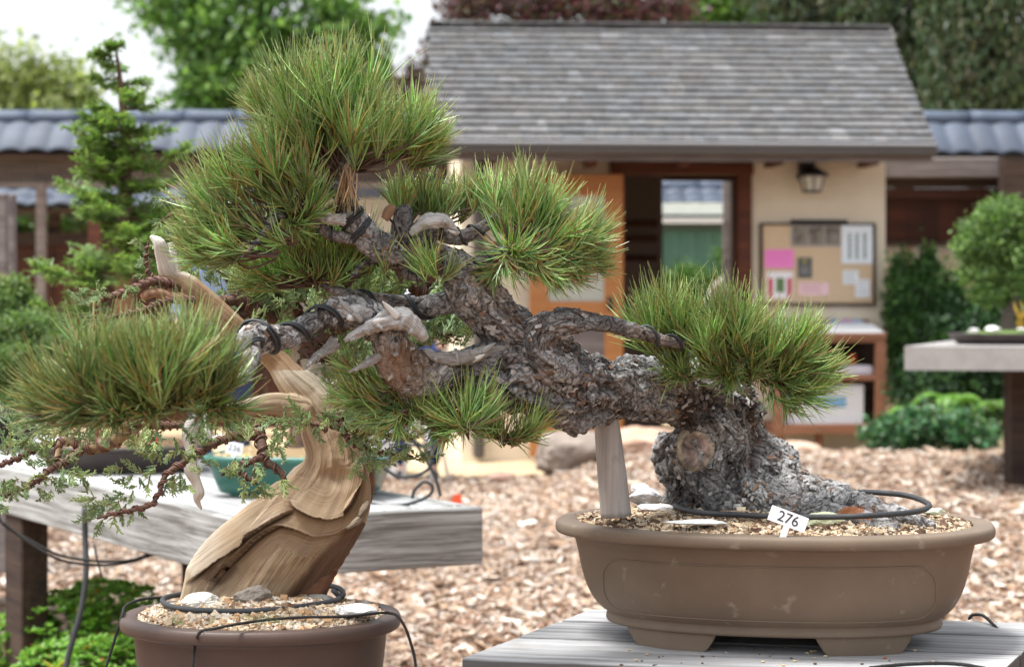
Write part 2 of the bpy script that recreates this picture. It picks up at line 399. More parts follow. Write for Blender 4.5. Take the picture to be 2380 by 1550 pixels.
# ---------------------------------------------------------------- world, sun, camera
def setup():
    w = bpy.data.worlds.new('World'); scene.world = w; w.use_nodes = True
    nt = w.node_tree; bg = nt.nodes['Background']; L = nt.links.new
    sk = nt.nodes.new('ShaderNodeTexSky'); sk.sky_type = 'NISHITA'; sk.sun_disc = False
    sk.sun_elevation = R(58); sk.sun_rotation = R(-35); sk.air_density = 1.0; sk.dust_density = 3.0; sk.ozone_density = 1.0
    hs = nt.nodes.new('ShaderNodeHueSaturation'); hs.inputs['Saturation'].default_value = .22; hs.inputs['Value'].default_value = 1.15
    L(sk.outputs[0], hs.inputs['Color']); L(hs.outputs[0], bg.inputs['Color']); bg.inputs['Strength'].default_value = .115
    ld = bpy.data.lights.new('sun', 'SUN'); ld.energy = 2.5; ld.angle = R(16); ld.color = (1, .985, .96)
    lo = bpy.data.objects.new('sun', ld); COL.objects.link(lo)
    # sun high, a little behind the camera's left shoulder
    el, az = R(58), R(-35)
    d = Vector((math.sin(az)*math.cos(el), -math.cos(az)*math.cos(el)*.32, math.sin(el))).normalized()
    lo.rotation_euler = d.to_track_quat('Z', 'Y').to_euler()
    sk.sun_elevation = math.asin(d.z); sk.sun_rotation = math.atan2(d.x, d.y)
    cd = bpy.data.cameras.new('camera'); co = bpy.data.objects.new('camera', cd); COL.objects.link(co)
    co.location = (0, 0, EYE); co.rotation_euler = (R(90), 0, 0)
    cd.sensor_width = 36; cd.lens = 36*F/2380; cd.shift_y = -75/2380; cd.clip_end = 1000; cd.clip_start = .1
    cd.dof.use_dof = True; cd.dof.focus_distance = 3.30; cd.dof.aperture_fstop = cd.lens/12.2; cd.dof.aperture_blades = 0
    scene.camera = co
    vs = scene.view_settings; vs.view_transform = 'Standard'; vs.look = 'None'; vs.exposure = 1.2; vs.gamma = 1
    scene.cycles.max_bounces = 6; scene.cycles.diffuse_bounces = 3; scene.cycles.glossy_bounces = 2; scene.cycles.transmission_bounces = 4; scene.cycles.transparent_max_bounces = 6
    scene.cycles.sample_clamp_indirect = 8
setup()
# ================================================================ ground
def gz(x, y):
    x = np.asarray(x, float); y = np.asarray(y, float)
    up = np.where(y < 13.2, np.exp(-((y-13.2)/3.6)**2), np.exp(-((y-13.2)/.9)**2))
    h = .27*up*sstep(-.3, 1.1, x)
    h = h+.10*sstep(15, 16, y)*sstep(-1.0, 1.0, x)
    q = np.column_stack([x.ravel()*.9, y.ravel()*.9, 0*x.ravel()])
    return h+(.025*fbm(q, 3, 4)).reshape(x.shape)
def ground():
    xs = np.concatenate([np.linspace(-150, -12, 14), np.linspace(-11, 11, 111), np.linspace(12, 150, 14)])
    ys = np.concatenate([np.linspace(-30, 3.8, 8), np.linspace(4, 22, 100), np.linspace(23, 60, 20), np.linspace(70, 300, 10)])
    X, Y = np.meshgrid(xs, ys); Z = gz(X, Y)
    n = len(xs); i = np.arange(len(ys)-1)[:, None]*n+np.arange(n-1)[None]
    q = np.stack([i, i+1, i+n+1, i+n], -1).reshape(-1, 4)
    # bark coloured soil under the chips, pale sand path beyond
    xx, yy = X.ravel(), Y.ravel()
    edge = 14.55+.25*fbm(np.column_stack([xx*1.3, yy*1.3, 0*xx]), 8)
    sand = sstep(-.06, .06, yy-edge)
    c = (1-sand)[:, None]*A(.22, .125, .075)+sand[:, None]*A(.60, .46, .29)
    far = sstep(20, 26, yy)[:, None]; c = c*(1-far)+far*A(.10, .12, .05)
    mb = MB(); mb.add(np.column_stack([xx, yy, Z.ravel()]), q, col=c)
    m = mat_simple('ground_soil', (1, 1, 1), .95, .25, 3, .6, 60, vcol=True, spec=.1, bdist=.02)
    o = mb.build('ground', m, smooth=True, M=Matrix.Identity(4)); struct(o)
ground()
def mulch():
    n = 140000; rg = np.random.default_rng(5)
    y = np.sqrt(rg.uniform(5.6**2, 14.7**2, n)); x = rg.uniform(-.36, .36, n)*y+rg.normal(0, .05, n)
    keep = (y < 14.5+.25*fbm(np.column_stack([x*1.3, y*1.3, 0*x]), 8)-.0*x)
    x, y = x[keep], y[keep]; n = len(x)
    z = gz(x, y)+rg.uniform(0, .022, n)
    Lh = rg.gamma(3., .0062, n).clip(.005, .09); W = (Lh*rg.uniform(.18, .5, n)).clip(.006, .024); T = rg.uniform(.0015, .005, n)
    yaw = rg.uniform(0, 2*np.pi, n); pit = rg.normal(0, .28, n); rol = rg.normal(0, .35, n)
    base = np.array([(-1, -.6, -1), (.7, -1, -1), (1, .5, -1), (-.8, 1, -1), (-1, -.5, 1), (.7, -.9, 1), (.9, .5, 1), (-.7, .9, 1)], float)
    v = base[None]*np.stack([Lh, W, T], 1)[:, None]*(1+rg.uniform(-.25, .25, (n, 8, 3)))
    v[..., 2] += (v[..., 0]**2)/Lh[:, None]*rg.normal(0, .25, n)[:, None]
    def rot(v, a, i, j):
        c, s = np.cos(a)[:, None], np.sin(a)[:, None]; p, q = v[..., i].copy(), v[..., j].copy()
        v[..., i] = c*p-s*q; v[..., j] = s*p+c*q
    rot(v, rol, 1, 2); rot(v, pit, 0, 2); rot(v, yaw, 0, 1)
    v += np.stack([x, y, z], 1)[:, None]
    q = (np.array(BOXQ)[None]+8*np.arange(n)[:, None, None]).reshape(-1, 4)
    pal = np.array([(.50, .375, .285), (.41, .28, .19), (.60, .49, .40), (.28, .17, .115), (.76, .69, .61), (.15, .09, .06), (.52, .38, .27), (.46, .385, .33)])
    k = rg.choice(8, n, p=[.22, .18, .18, .13, .10, .06, .07, .06])
    c = pal[k]*rg.uniform(.8, 1.2, (n, 1)); c = np.minimum(c, .85)
    patch = .88+.2*fbm(np.column_stack([x*.8, y*.8, 0*x]), 4)
    c = c*patch[:, None]*A(.93, .93, .93)
    mb = MB(); mb.add(v.reshape(-1, 3), q, col=np.repeat(c, 8, 0))
    o = mb.build('wood_chip_mulch', M_['mulch']); tag(o, 'tan and brown wood chip mulch covering the ground behind the benches', 'mulch', kind='stuff')
mulch()
# ================================================================ the little ticket house
W0 = P(1600, 700, 15.7); W0[2] = 0
bu = A(math.cos(R(4)), math.sin(R(4))); bn = A(math.sin(R(4)), -math.cos(R(4)))
MBm = Matrix.Translation(Vector((W0[0], W0[1], 0))) @ Matrix.Rotation(R(4), 4, 'Z')
def bl(x, y, off):
    kx = (x-1190)/F; D = (off+W0[:2]@bn)/(kx*bn[0]+bn[1])
    return ((kx*D-W0[0])*bu[0]+(D-W0[1])*bu[1], -off, EYE+(700-y)/F*D)
def bbox(mb, x0, y0, x1, y1, o0, o1, col=(1, 1, 1), bev=.004, zmin=None):
    """box whose front face (o0, metres proud of the wall) covers the picture rectangle, o1 = its back"""
    a = bl(x0, y0, o0); b = bl(x1, y1, o0)
    z1 = b[2] if zmin is None else zmin
    box(mb, a[0], b[0], -o0, -o1, z1, a[2], col, bev)
def bpart(name, mat, parent, items, smooth=False, **k):
    mb = MB()
    for it in items: bbox(mb, *it, **k)
    return mb.build(name, mat, parent, smooth, MBm)
GB = .06
house = thing('ticket_house', 'small cream stucco garden house with grey shingle roof and open doorway', 'building', (W0[0], W0[1], GB))
xl = bl(1072, 700, 0)[0]; xr = bl(2058, 700, 0)[0]
dl = bl(1452, 700, 0)[0]; dr_ = bl(1716, 700, 0)[0]
ztop = bl(1600, 352, 0)[2]+.06; zdt = bl(1600, 402, 0)[2]
def walls():
    mb = MB(); T = .14
    box(mb, xl, dl, 0, T, GB-.1, ztop); box(mb, dr_, xr, 0, T, GB-.1, ztop)
    box(mb, dl, dr_, 0, T, zdt, ztop)
    DB = 2.5                                    # depth of the house
    box(mb, xl, xl+T, T, DB, GB-.1, ztop); box(mb, xr-T, xr, T, DB, GB-.1, ztop)
    # back wall with the garden-side opening
    a = bl(1536, 700, -2.3)[0]; b = bl(1706, 700, -2.3)[0]; zt = bl(1600, 418, -2.3)[2]
    box(mb, xl+T, a, DB-T, DB, GB-.1, ztop); box(mb, b, xr-T, DB-T, DB, GB-.1, ztop); box(mb, a, b, DB-T, DB, zt, ztop)
    # gables
    rz = bl(1500, 64, -1.1)[2]-.12
    for x in (xl, xr-T):
        prism(mb, [(0, ztop), (DB, ztop), (DB/2, rz-.1)], x, x+T, axis='y')
    return mb
def gablefix():
    # prism(axis='y') extrudes along y: swap to x
    mb = MB(); T = .14; DB = 2.5; rz = bl(1500, 64, -1.1)[2]-.25
    for x in (xl, xr-T):
        v = [(x, 0, ztop), (x, DB, ztop), (x, DB/2, rz), (x+T, 0, ztop), (x+T, DB, ztop), (x+T, DB/2, rz)]
        mb.add(v, [[0, 3, 4, 1], [1, 4, 5, 2], [2, 5, 3, 0]], [[0, 1, 2], [3, 5, 4]])
    return mb
def walls2():
    mb = MB(); T = .14; DB = 2.5
    box(mb, xl, dl, 0, T, GB-.1, ztop); box(mb, dr_, xr, 0, T, GB-.1, ztop); box(mb, dl, dr_, 0, T, zdt, ztop)
    box(mb, xl, xl+T, T, DB-T, GB-.1, ztop); box(mb, xr-T, xr, T, DB-T, GB-.1, ztop)
    a = bl(1536, 700, -2.3)[0]; b = bl(1706, 700, -2.3)[0]; zt = bl(1600, 418, -2.3)[2]
    box(mb, xl, a, DB-T, DB, GB-.1, ztop); box(mb, b, xr, DB-T, DB, GB-.1, ztop); box(mb, a, b, DB-T, DB, zt, ztop)
    return mb
walls2().build('wall', M_['stucco'], house, False, MBm)
gablefix().build('gable', M_['stucco'], house, False, MBm)
mb = MB(); box(mb, xl+.14, xr-.14, .14, 2.36, GB-.1, GB); mb.build('floor_slab', mat_simple('floor_concrete', (.2, .18, .16), .8), house, False, MBm)
mb = MB(); box(mb, xl+.14, xr-.14, .14, 2.36, ztop-.05, ztop-.02); mb.build('ceiling_boards', M_['darkwood'], house, False, MBm)
# roof: slabs and individually laid shingles
def roof():
    eL, eR = bl(1008, 333, .78), bl(2170, 333, .78); rL, rR = bl(1001, 66, -1.15), bl(2066, 66, -1.15)
    z0, z1 = eL[2], rL[2]; y0, y1 = -.78, 1.15
    for side in (0, 1):
        sgn = 1 if side == 0 else -1
        ye = y0 if side == 0 else 2*y1-y0
        mb = MB()
        rs = np.array([y1-ye, 0]); slope = np.array([y1-ye, z1-z0]); Ls = np.linalg.norm(slope); d = slope/Ls; nrm = np.array([-d[1], d[0]])*(1 if side == 0 else -1)
        def pt(s, h, x): return (x, ye+d[0]*s+nrm[0]*h, z0+d[1]*s+nrm[1]*h)
        nrow = 17; rg = np.random.default_rng(3+side)
        for r in range(nrow):
            s0 = r*Ls/nrow; s1 = s0+Ls/nrow*1.75
            f = s0/Ls; xa = eL[0]*(1-f)+rL[0]*f; xb = eR[0]*(1-f)+rR[0]*f
            x = xa+rg.uniform(-.06, 0)
            while x < xb:
                w = rg.uniform(.06, .17); x2 = min(x+w, xb+.01)
                th = rg.uniform(.034, .038); dz = rg.uniform(0, .002); ds = rg.uniform(-.004, .004)
                v = [pt(s0+ds, .006, x), pt(s0+ds, .006, x2-.004), pt(s1, -.012, x2-.004), pt(s1, -.012, x),
                     pt(s0+ds, .006+th+dz, x), pt(s0+ds, .006+th+dz, x2-.004), pt(s1, .004, x2-.004), pt(s1, .004, x)]
                g = rg.uniform(.165, .20); g = g*(1.0+.18*(rg.random() < .2)+.35*(rg.random() < .03))
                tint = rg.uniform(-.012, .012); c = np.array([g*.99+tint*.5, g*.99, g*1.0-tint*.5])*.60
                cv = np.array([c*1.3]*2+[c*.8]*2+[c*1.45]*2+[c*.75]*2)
                mb.add(v, BOXQ if side == 0 else [a[::-1] for a in BOXQ], col=cv); mb.add([pt(s0+ds-.0015, .0, x), pt(s0+ds-.0015, .0, x2-.004), pt(s0+ds-.0015, .034+dz, x2-.004), pt(s0+ds-.0015, .034+dz, x)], [[0, 1, 2, 3]], col=c*.22); x = x2  # dark sheet before each butt paints the shade line under the course
        if side == 0: base = mb
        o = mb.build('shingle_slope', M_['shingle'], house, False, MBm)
        mb = MB(); v = []
        for (s, h) in ((0.02, .004), (Ls, .004), (Ls, -.05), (.02, -.05)):
            f = s/Ls; v += [pt(s, h, eL[0]*(1-f)+rL[0]*f+.02), pt(s, h, eR[0]*(1-f)+rR[0]*f-.02)]
        mb.add(v, [[0, 1, 3, 2], [2, 3, 5, 4], [4, 5, 7, 6], [6, 7, 1, 0], [0, 2, 4, 6], [1, 7, 5, 3]])
        mb.build('roof_deck', M_['darkwood'], house, False, MBm)
    mb = MB(); rg = np.random.default_rng(9); x = rL[0]-.02
    while x < rR[0]:
        w = rg.uniform(.13, .30); x2 = min(x+w, rR[0]+.03); h = rg.uniform(.0, .014); g = rg.uniform(.15, .28)*(1.9 if rg.random() < .3 else 1)
        for s in (-1, 1):
            v = []
            for xx in (x, x2-.004):
                v += [(xx, y1, z1+.035+h), (xx, y1+s*.13, z1-.065+h), (xx, y1+s*.13, z1-.09+h), (xx, y1, z1+.012+h)]
            mb.add(v, [[0, 1, 5, 4], [1, 2, 6, 5], [2, 3, 7, 6], [3, 0, 4, 7], [3, 2, 1, 0], [4, 5, 6, 7]], col=A(g*1.1, g*1.03, g*.98))
        x = x2
    mb.build('ridge_cap', M_['shingle'], house, False, MBm)
    # gutter under the eave
    mb = MB(); g0, g1 = eL[0]-.01, eR[0]+.02
    box(mb, g0, g1, y0-.055, y0+.03, z0-.075, z0-.010, bev=.012)
    box(mb, g0, g1, y0-.068, y0-.052, z0-.022, z0-.004, (2.6, 2.6, 2.7), bev=.004)
    mb.build('gutter', mat_simple('gutter_paint', (1, 1, 1), .4, .1, 3, vcol=False) if 0 else M_['gutter'], house, False, MBm)
    mb = MB(); box(mb, g0+.02, g1-.02, y0+.032, y0+.055, z0-.12, z0+.0); mb.build('fascia', M_['greywood'], house, False, MBm)
    mb = MB(); box(mb, g0+.02, g1-.02, y0-.05, y0+.0, z0+.002, z0+.018); mb.build('drip_strip', M_['metal_grey'], house, False, MBm)
roof()
for x in (1145, 1380, 1594, 1811, 2033):
    mb = MB(); bbox(mb, x-11, 360, x+11, 383, .40, 0, bev=.004); mb.build('rafter_end', M_['redwood'], house, False, MBm)
mb = MB(); bbox(mb, 1072, 356, 2058, 366, .12, -.0); mb.build('wall_plate', M_['redwood'], house, False, MBm)
mb = MB(); bbox(mb, 1100, 352, 1126, 1000, .10, .01, zmin=GB, bev=.02); 
a = bl(1112, 350, .1); mb.build('downpipe', M_['gutter'], house, False, MBm)
# door frame
mb = MB(); bbox(mb, 1420, 376, 1752, 406, .06, -.16); mb.build('lintel', M_['redwood'], house, False, MBm)
for xa, xb in ((1438, 1453), (1716, 1748)):
    mb = MB(); bbox(mb, xa, 406, xb, 1000, .05, -.16, zmin=GB); mb.build('door_jamb', M_['redwood'], house, False, MBm)
mb = MB(); bbox(mb, 1450, 404, 1540, 1000, -2.0, -2.04, zmin=GB); 
mb.build('inner_panel', mat_simple('inner_screen', (.22, .17, .14), .8), house, False, MBm)
for yy in (520, 555, 600, 760):
    mb = MB(); bbox(mb, 1450, yy-7, 1528, yy+7, -1.96, -2.0); mb.build('panel_rail', M_['redwood'], house, False, MBm)
mb = MB()
for xa, xb in ((1524, 1540), (1704, 1722)): bbox(mb, xa, 404, xb, 1000, -2.25, -2.40, zmin=GB)
bbox(mb, 1540, 404, 1704, 420, -2.25, -2.40); mb.build('back_door_frame', M_['redwood'], house, False, MBm)
# orange door leaf, slid/hinged open against the wall
door = None
mb = MB(); o0, o1 = .20, .155
bbox(mb, 1231, 405, 1275, 1018, o0, o1, zmin=GB+.02); bbox(mb, 1405, 405, 1449, 1018, o0, o1, zmin=GB+.02)
bbox(mb, 1275, 405, 1405, 456, o0-.002, o1+.002); bbox(mb, 1275, 700, 1405, 735, o0-.002, o1+.002); bbox(mb, 1275, 975, 1405, 1018, o0-.002, o1+.002, zmin=GB+.02)
door = mb.build('door', M_['orangewood'], house, False, MBm)
mb = MB(); bbox(mb, 1275, 456, 1405, 700, .185, .175, bev=0); mb.build('pane', M_['pane'], door, False, MBm)
mb = MB(); bbox(mb, 1275, 735, 1405, 975, .188, .172, bev=0); mb.build('lower_panel', M_['greywood'], door, False, MBm)
mb = MB(); bbox(mb, 1414, 690, 1424, 722, .235, .20, bev=.005); mb.build('handle', M_['black'], door, False, MBm)
# wall lantern
lamp = thing('wall_lantern', 'dark metal lantern with frosted glass mounted high on the cream wall', 'lamp', P(1885, 440, 15.6))
mb = MB(); bbox(mb, 1860, 372, 1896, 420, .10, .0, bev=.01); mb.build('mounting_box', M_['black'], lamp, False, MBm)
mb = MB(); a = bl(1887, 405, .17); r = .10
for (z0, z1, r0, r1) in ((a[2]-.005, a[2]+.05, .105, .03), (a[2]-.018, a[2]-.004, .108, .108)):
    v = [(a[0]+s*rr, a[1]+t*rr, z) for z, rr in ((z0, r0), (z1, r1)) for s, t in ((-1, -1), (1, -1), (1, 1), (-1, 1))]; mb.add(v, BOXQ)
box(mb, a[0]-.015, a[0]+.015, a[1]+.02, a[1]+.15, a[2]+.04, a[2]+.07); mb.build('hood', M_['black'], lamp, False, MBm)
mb = MB(); v = [(a[0]+s*rr, a[1]+t*rr, z) for z, rr in ((a[2]-.125, .055), (a[2]-.019, .075)) for s, t in ((-1, -1), (1, -1), (1, 1), (-1, 1))]; mb.add(v, BOXQ)
g = mb.build('glass', mat_simple('frosted_glass', (.62, .60, .52), .3, .1), lamp, False, MBm)
mb = MB()
for s, t in ((-1, -1), (1, -1), (1, 1), (-1, 1), (0, -1.02)):
    addtube(mb, [(a[0]+s*.057, a[1]+t*.057, a[2]-.13), (a[0]+s*.077, a[1]+t*.077, a[2]-.018)], .005, 4)
box(mb, a[0]-.06, a[0]+.06, a[1]-.06, a[1]+.06, a[2]-.14, a[2]-.127); mb.build('cage', M_['black'], lamp, False, MBm)
# bulletin board
board = thing('notice_board', 'cork notice board in a thin dark frame hung on the cream wall', 'notice board', P(1900, 705, 15.6))
mb = MB(); bbox(mb, 1772, 522, 2032, 706, .03, .0, bev=0); mb.build('cork_panel', M_['cork'], board, False, MBm)
mb = MB()
for it in ((1767, 519, 1773, 709), (2030, 519, 2036, 709)): bbox(mb, *it, .05, .0)
for it in ((1773, 518, 2030, 524), (1773, 704, 2030, 710)): bbox(mb, *it, .048, .0)
mb.build('frame', M_['darkwood'], board, False, MBm)
def sheet(name, label, x0, y0, x1, y1, col, off=.034, marks=(), cat='notice', th=.004):
    t = MB(); bbox(t, x0, y0, x1, y1, off, off-th, col, bev=0); o = t.build(name, M_['paper'], None, False, MBm); tag(o, label, cat)
    if marks and len(marks) < 6:
        for (a0, b0, a1, b1, c) in marks:
            m2 = MB(); bbox(m2, a0, b0, a1, b1, off+.0015, off+.0001, c, bev=0); m2.build('printed_patch', M_['paper'], o, False, MBm)
    elif marks:
        m2 = MB()
        for (a0, b0, a1, b1, c) in marks: bbox(m2, a0, b0, a1, b1, off+.0015, off+.0001, c, bev=0)
        m2.build('printing', M_['paper'], o, False, MBm)['kind'] = 'stuff'
    return o
rg = np.random.default_rng(2)
mk = [(1837, 511, 1970, 522, (.02, .02, .025))]
for (a0, a1) in ((1842, 1876), (1879, 1915), (1918, 1953)):
    mk.append((a0, 526, a1, 570, (.25, .22, .18)))
    for k in range(9):
        x = rg.uniform(a0, a1-12); y = rg.uniform(527, 560); c = rg.uniform(.1, .45); mk.append((x, y, x+rg.uniform(6, 11), y+rg.uniform(5, 10), (c, c*rg.uniform(.75, .95), c*rg.uniform(.6, .9))))
sheet('poster', 'wide poster with a black top strip and three photographs on the notice board', 1837, 511, 1970, 574, (.42, .38, .36), .036, mk, 'poster')
mk = []
for cx in (1975, 1992, 2010):
    for k in range(8): mk.append((cx-3.5, 543+k*7.6, cx+3.5, 548+k*7.6, (.05, .16, .10) if k % 2 else (.06, .07, .06)))
sheet('notice_card', 'white card with three columns of dark marks at the board top right', 1956, 523, 2028, 613, (.80, .86, .92), .042, mk, 'card')
sheet('pink_sheet', 'bright pink sheet of paper pinned at the left of the notice board', 1778, 580, 1845, 623, (.90, .26, .62), .037, [(1784, 588+k*7, 1838-(k % 3)*6, 590+k*7, (.80, .19, .54)) for k in range(4)], 'paper sheet')
sheet('dark_flyer', 'small dark grey flyer with a yellow spot at the centre of the board', 1854, 599, 1887, 646, (.10, .105, .11), .037, [(1864, 604, 1876, 612, (.35, .32, .08)), (1860, 618, 1880, 638, (.2, .2, .2))], 'flyer')
sheet('red_white_card', 'white card with two red stripes and a green strip on the board', 1782, 632, 1843, 694, (.86, .84, .87), .038, [(1786, 646, 1796, 692, (.55, .03, .06)), (1830, 646, 1840, 692, (.55, .03, .06)), (1804, 646, 1823, 680, (.12, .22, .08))], 'card')
sheet('pale_pink_strip', 'pale pink paper strip low on the notice board', 1857, 657, 1926, 686, (.90, .62, .66), .037, [(1862, 662+k*7, 1915-(k*11) % 17, 664.5+k*7, (.55, .33, .36)) for k in range(3)], 'paper strip')
sheet('white_note', 'upper of two small white notes on the right of the board', 1959, 628, 1996, 661, (.83, .86, .88), .037, [(1963, 633+k*7, 1991-(k*9) % 13, 635+k*7, (.45, .47, .5)) for k in range(4)], 'note')
sheet('white_note', 'lower of two small white notes on the right of the board', 1988, 649, 2022, 691, (.83, .85, .88), .043, [(1992, 655+k*8, 2017-(k*9) % 13, 657+k*8, (.45, .47, .5)) for k in range(4)], 'note')
# cabinet with sloping desk
cab = thing('display_cabinet', 'brown open cabinet with desk top and two shelves below the notice board', 'cabinet', P(1920, 1010, 15.4))
C0 = .62
mb = MB(); a, b = bl(1800, 780, C0), bl(2060, 780, C0); 
yb = 0-.02; zt = bl(1900, 775, C0)[2]; zbk = zt+.10
v = [(a[0], -C0, zt-.03), (b[0], -C0, zt-.03), (b[0], yb, zbk-.03), (a[0], yb, zbk-.03), (a[0], -C0, zt), (b[0], -C0, zt), (b[0], yb, zbk), (a[0], yb, zbk)]
mb.add(v, BOXQ); desk = mb.build('desk_top', M_['cabinet'], cab, False, MBm)
def deskp(u, w): return (a[0]+(b[0]-a[0])*u, -C0+(C0+yb)*w, zt+.10*w)
for xa, xb in ((1800, 1822), (2036, 2060)):
    mb = MB(); bbox(mb, xa, 790, xb, 1000, C0-.01, C0-.07); mb.build('post', M_['cabinet'], cab, False, MBm)
    mb = MB(); bbox(mb, xa, 790, xb-2, 1000, .12, .06); mb.build('post', M_['cabinet'], cab, False, MBm)
for (ya, yb2, nm) in ((782, 796, 'top_rail'), (872, 884, 'shelf'), (986, 1008, 'bottom_board')):
    mb = MB(); bbox(mb, 1802, ya, 2058, yb2, C0-.012-(0 if nm != 'shelf' else .01), .06); mb.build(nm, M_['cabinet'], cab, False, MBm)
for xa in (1815, 1904, 2030):
    mb = MB(); bbox(mb, xa-6, 1008, xa+8, 1045, C0-.2 if xa == 1904 else C0-.06, C0-.26 if xa == 1904 else C0-.12, zmin=GB-.08); mb.build('leg', M_['cabinet'], cab, False, MBm)
mb = MB(); bbox(mb, 1804, 790, 2054, 1004, .055, .04, bev=0); mb.build('back_panel', M_['darkwood'], cab, False, MBm)
def desksheet(name, label, u0, u1, w0, w1, col, lift, cat='paper', blobs=()):
    t = MB(); v = [deskp(u, w) for u, w in ((u0, w0), (u1, w0), (u1, w1), (u0, w1))]
    lo = [(p[0], p[1], p[2]+lift) for p in v]; hi = [(p[0], p[1], p[2]+lift+.004) for p in v]
    t.add(lo+hi, BOXQ, col=col); o = t.build(name, M_['paper'], None, False, MBm); tag(o, label, cat)
    if blobs:
        m2 = MB()
        for (p0, p1, q0, q1, c) in blobs:
            vv = [deskp(u, w) for u, w in ((p0, q0), (p1, q0), (p1, q1), (p0, q1))]; m2.add([(p[0], p[1], p[2]+lift+.0055) for p in vv], [[0, 1, 2, 3]], col=c)
        m2.build('printing', M_['paper'], o, False, MBm)
desksheet('paper_stack', 'white paper stack covering the right of the cabinet desk', .47, .985, .03, .62, (.86, .87, .88), .002)
desksheet('paper_stack', 'white paper stack covering the left of the cabinet desk', .02, .30, .05, .9, (.84, .85, .87), .002)
desksheet('map_leaflet', 'cyan and white leaflet between the two paper stacks on the desk', .32, .45, .04, .3, (.62, .75, .80), .003, 'leaflet', [(.34, .42, .08, .2, (.15, .45, .55))])
desksheet('picture_leaflet', 'blue and pink picture leaflet at the back right of the desk', .62, .93, .66, .97, (.45, .55, .70), .003, 'leaflet', [(.70, .84, .72, .88, (.75, .35, .55)), (.64, .69, .7, .9, (.2, .35, .55))])
desksheet('paper_pad', 'small pale pad at the back of the desk behind the papers', .42, .56, .66, .95, (.7, .68, .66), .02, 'pad')
mb = MB(); bbox(mb, 1942, 850, 2030, 872, C0-.1, .2, (.72, .70, .76), bev=.012); o = mb.build('paper_bundle', M_['paper'], None, False, MBm); tag(o, 'white bundle of papers on the upper shelf of the cabinet', 'papers')
mb = MB(); bbox(mb, 1976, 822, 1990, 872, .3, .24, (.75, .10, .03), bev=.004); o = mb.build('orange_packet', M_['paper'], None, False, MBm); tag(o, 'orange packet standing in the dark top shelf of the cabinet', 'packet')
mb = MB(); bbox(mb, 1826, 894, 2008, 986, C0-.08, .15, (.62, .64, .68), bev=.006); bx = mb.build('storage_box', M_['paper'], None, False, MBm); tag(bx, 'large white storage box with blue label at the bottom of the cabinet', 'box')
mb = MB(); bbox(mb, 1898, 922, 1966, 946, C0-.077, C0-.079, (.18, .36, .58), bev=0); mb.build('blue_label', M_['paper'], bx, False, MBm)
# ================================================================ tile roofed boundary wall
def tile_strip(mb, x0, x1, yA, zA, yB, zB, per=.215, amp=.028, courses=1, seed=0, col=(.062, .080, .115)):
    """wavy pantile slope from eave (yA,zA) to ridge (yB,zB)"""
    nx = int((x1-x0)/per*10)+1; xs = np.linspace(x0, x1, nx); rg = np.random.default_rng(seed)
    ph = (xs/per) % 1.0; wave = amp*(np.abs(np.sin(np.pi*ph))**.8)*1.0
    ys, zs, vs = [], [], []
    for c in range(courses):
        f0, f1 = c/courses, (c+1)/courses
        for f, lift in ((f0, -.005), (f0, .022), (f1, .004)):
            ys.append(yA+(yB-yA)*f); zs.append(zA+(zB-zA)*f+lift)
    k = len(ys); V = np.zeros((k, nx, 3))
    for i in range(k):
        V[i, :, 0] = xs; V[i, :, 1] = ys[i]; V[i, :, 2] = zs[i]+wave
    cid = np.floor(xs/per).astype(int); tone = rg.uniform(.88, 1.1, (courses, cid.max()-cid.min()+1)); warm = rg.uniform(0, 1, tone.shape)
    C = np.zeros((k, nx, 3))
    for i in range(k):
        tn = tone[i//3, cid-cid.min()][:, None]; wm = (warm[i//3, cid-cid.min()][:, None] > 1.1)
        C[i] = np.array(col)*tn*(1-wm)+wm*A(.17, .18, .19)*tn
    i = np.arange(k-1)[:, None]*nx+np.arange(nx-1)[None]
    q = np.stack([i, i+1, i+nx+1, i+nx], -1).reshape(-1, 4)
    mb.add(V.reshape(-1, 3), q, col=C.reshape(-1, 3))
def tiled_roof(parent, x0, x1, D, yr, ye, seed=0, courses=1, both=True):
    """ridge at picture height yr, eave at ye, eave at distance D"""
    Dr = D+.42; zr = EYE+(700-yr)/F*Dr; ze = EYE+(700-ye)/F*D
    mb = MB(); tile_strip(mb, x0, x1, D, ze, Dr, zr-.07, seed=seed, courses=courses)
    if both: tile_strip(mb, x0, x1, 2*Dr-D, ze, Dr, zr-.07, seed=seed+1, courses=courses)
    mb.build('tile_slope', M_['tile'], parent, True, Matrix.Identity(4))
    mb = MB(); n = int((x1-x0)/.45)
    rg = np.random.default_rng(seed)
    for k in range(n):
        xa = x0+(x1-x0)*k/n; xb = x0+(x1-x0)*(k+1)/n; g = rg.uniform(.85, 1.15)
        addtube(mb, [(xa, Dr, zr-.05), ((xa+xb)/2, Dr, zr-.052), (xb, Dr, zr-.05)], [.078, .074, .070], 12, .2, col=A(.07, .095, .14)*g)
    mb.build('ridge_tile', M_['tile'], parent, True, Matrix.Identity(4))
    mb = MB(); box(mb, x0, x1, Dr-.05, Dr+.05, zr-.16, zr-.09, (.11, .13, .17)); mb.build('ridge_base', M_['tile'], parent, False, Matrix.Identity(4))
    mb = MB(); box(mb, x0+.02, x1-.02, D+.05, 2*Dr-D-.05, ze-.06, ze-.02); mb.build('eave_board', M_['darkwood'], parent, False, Matrix.Identity(4))
    return Dr, zr, ze
IM = Matrix.Identity(4)
wl = thing('tiled_wall', 'long dark timber wall with blue grey tile roof left of the house', 'wall', (-3, 18.2, 0))
xA, xB = -6.2, -.60
Dr, zr, ze = tiled_roof(wl, xA, xB, 18.0, 262, 352, 1)
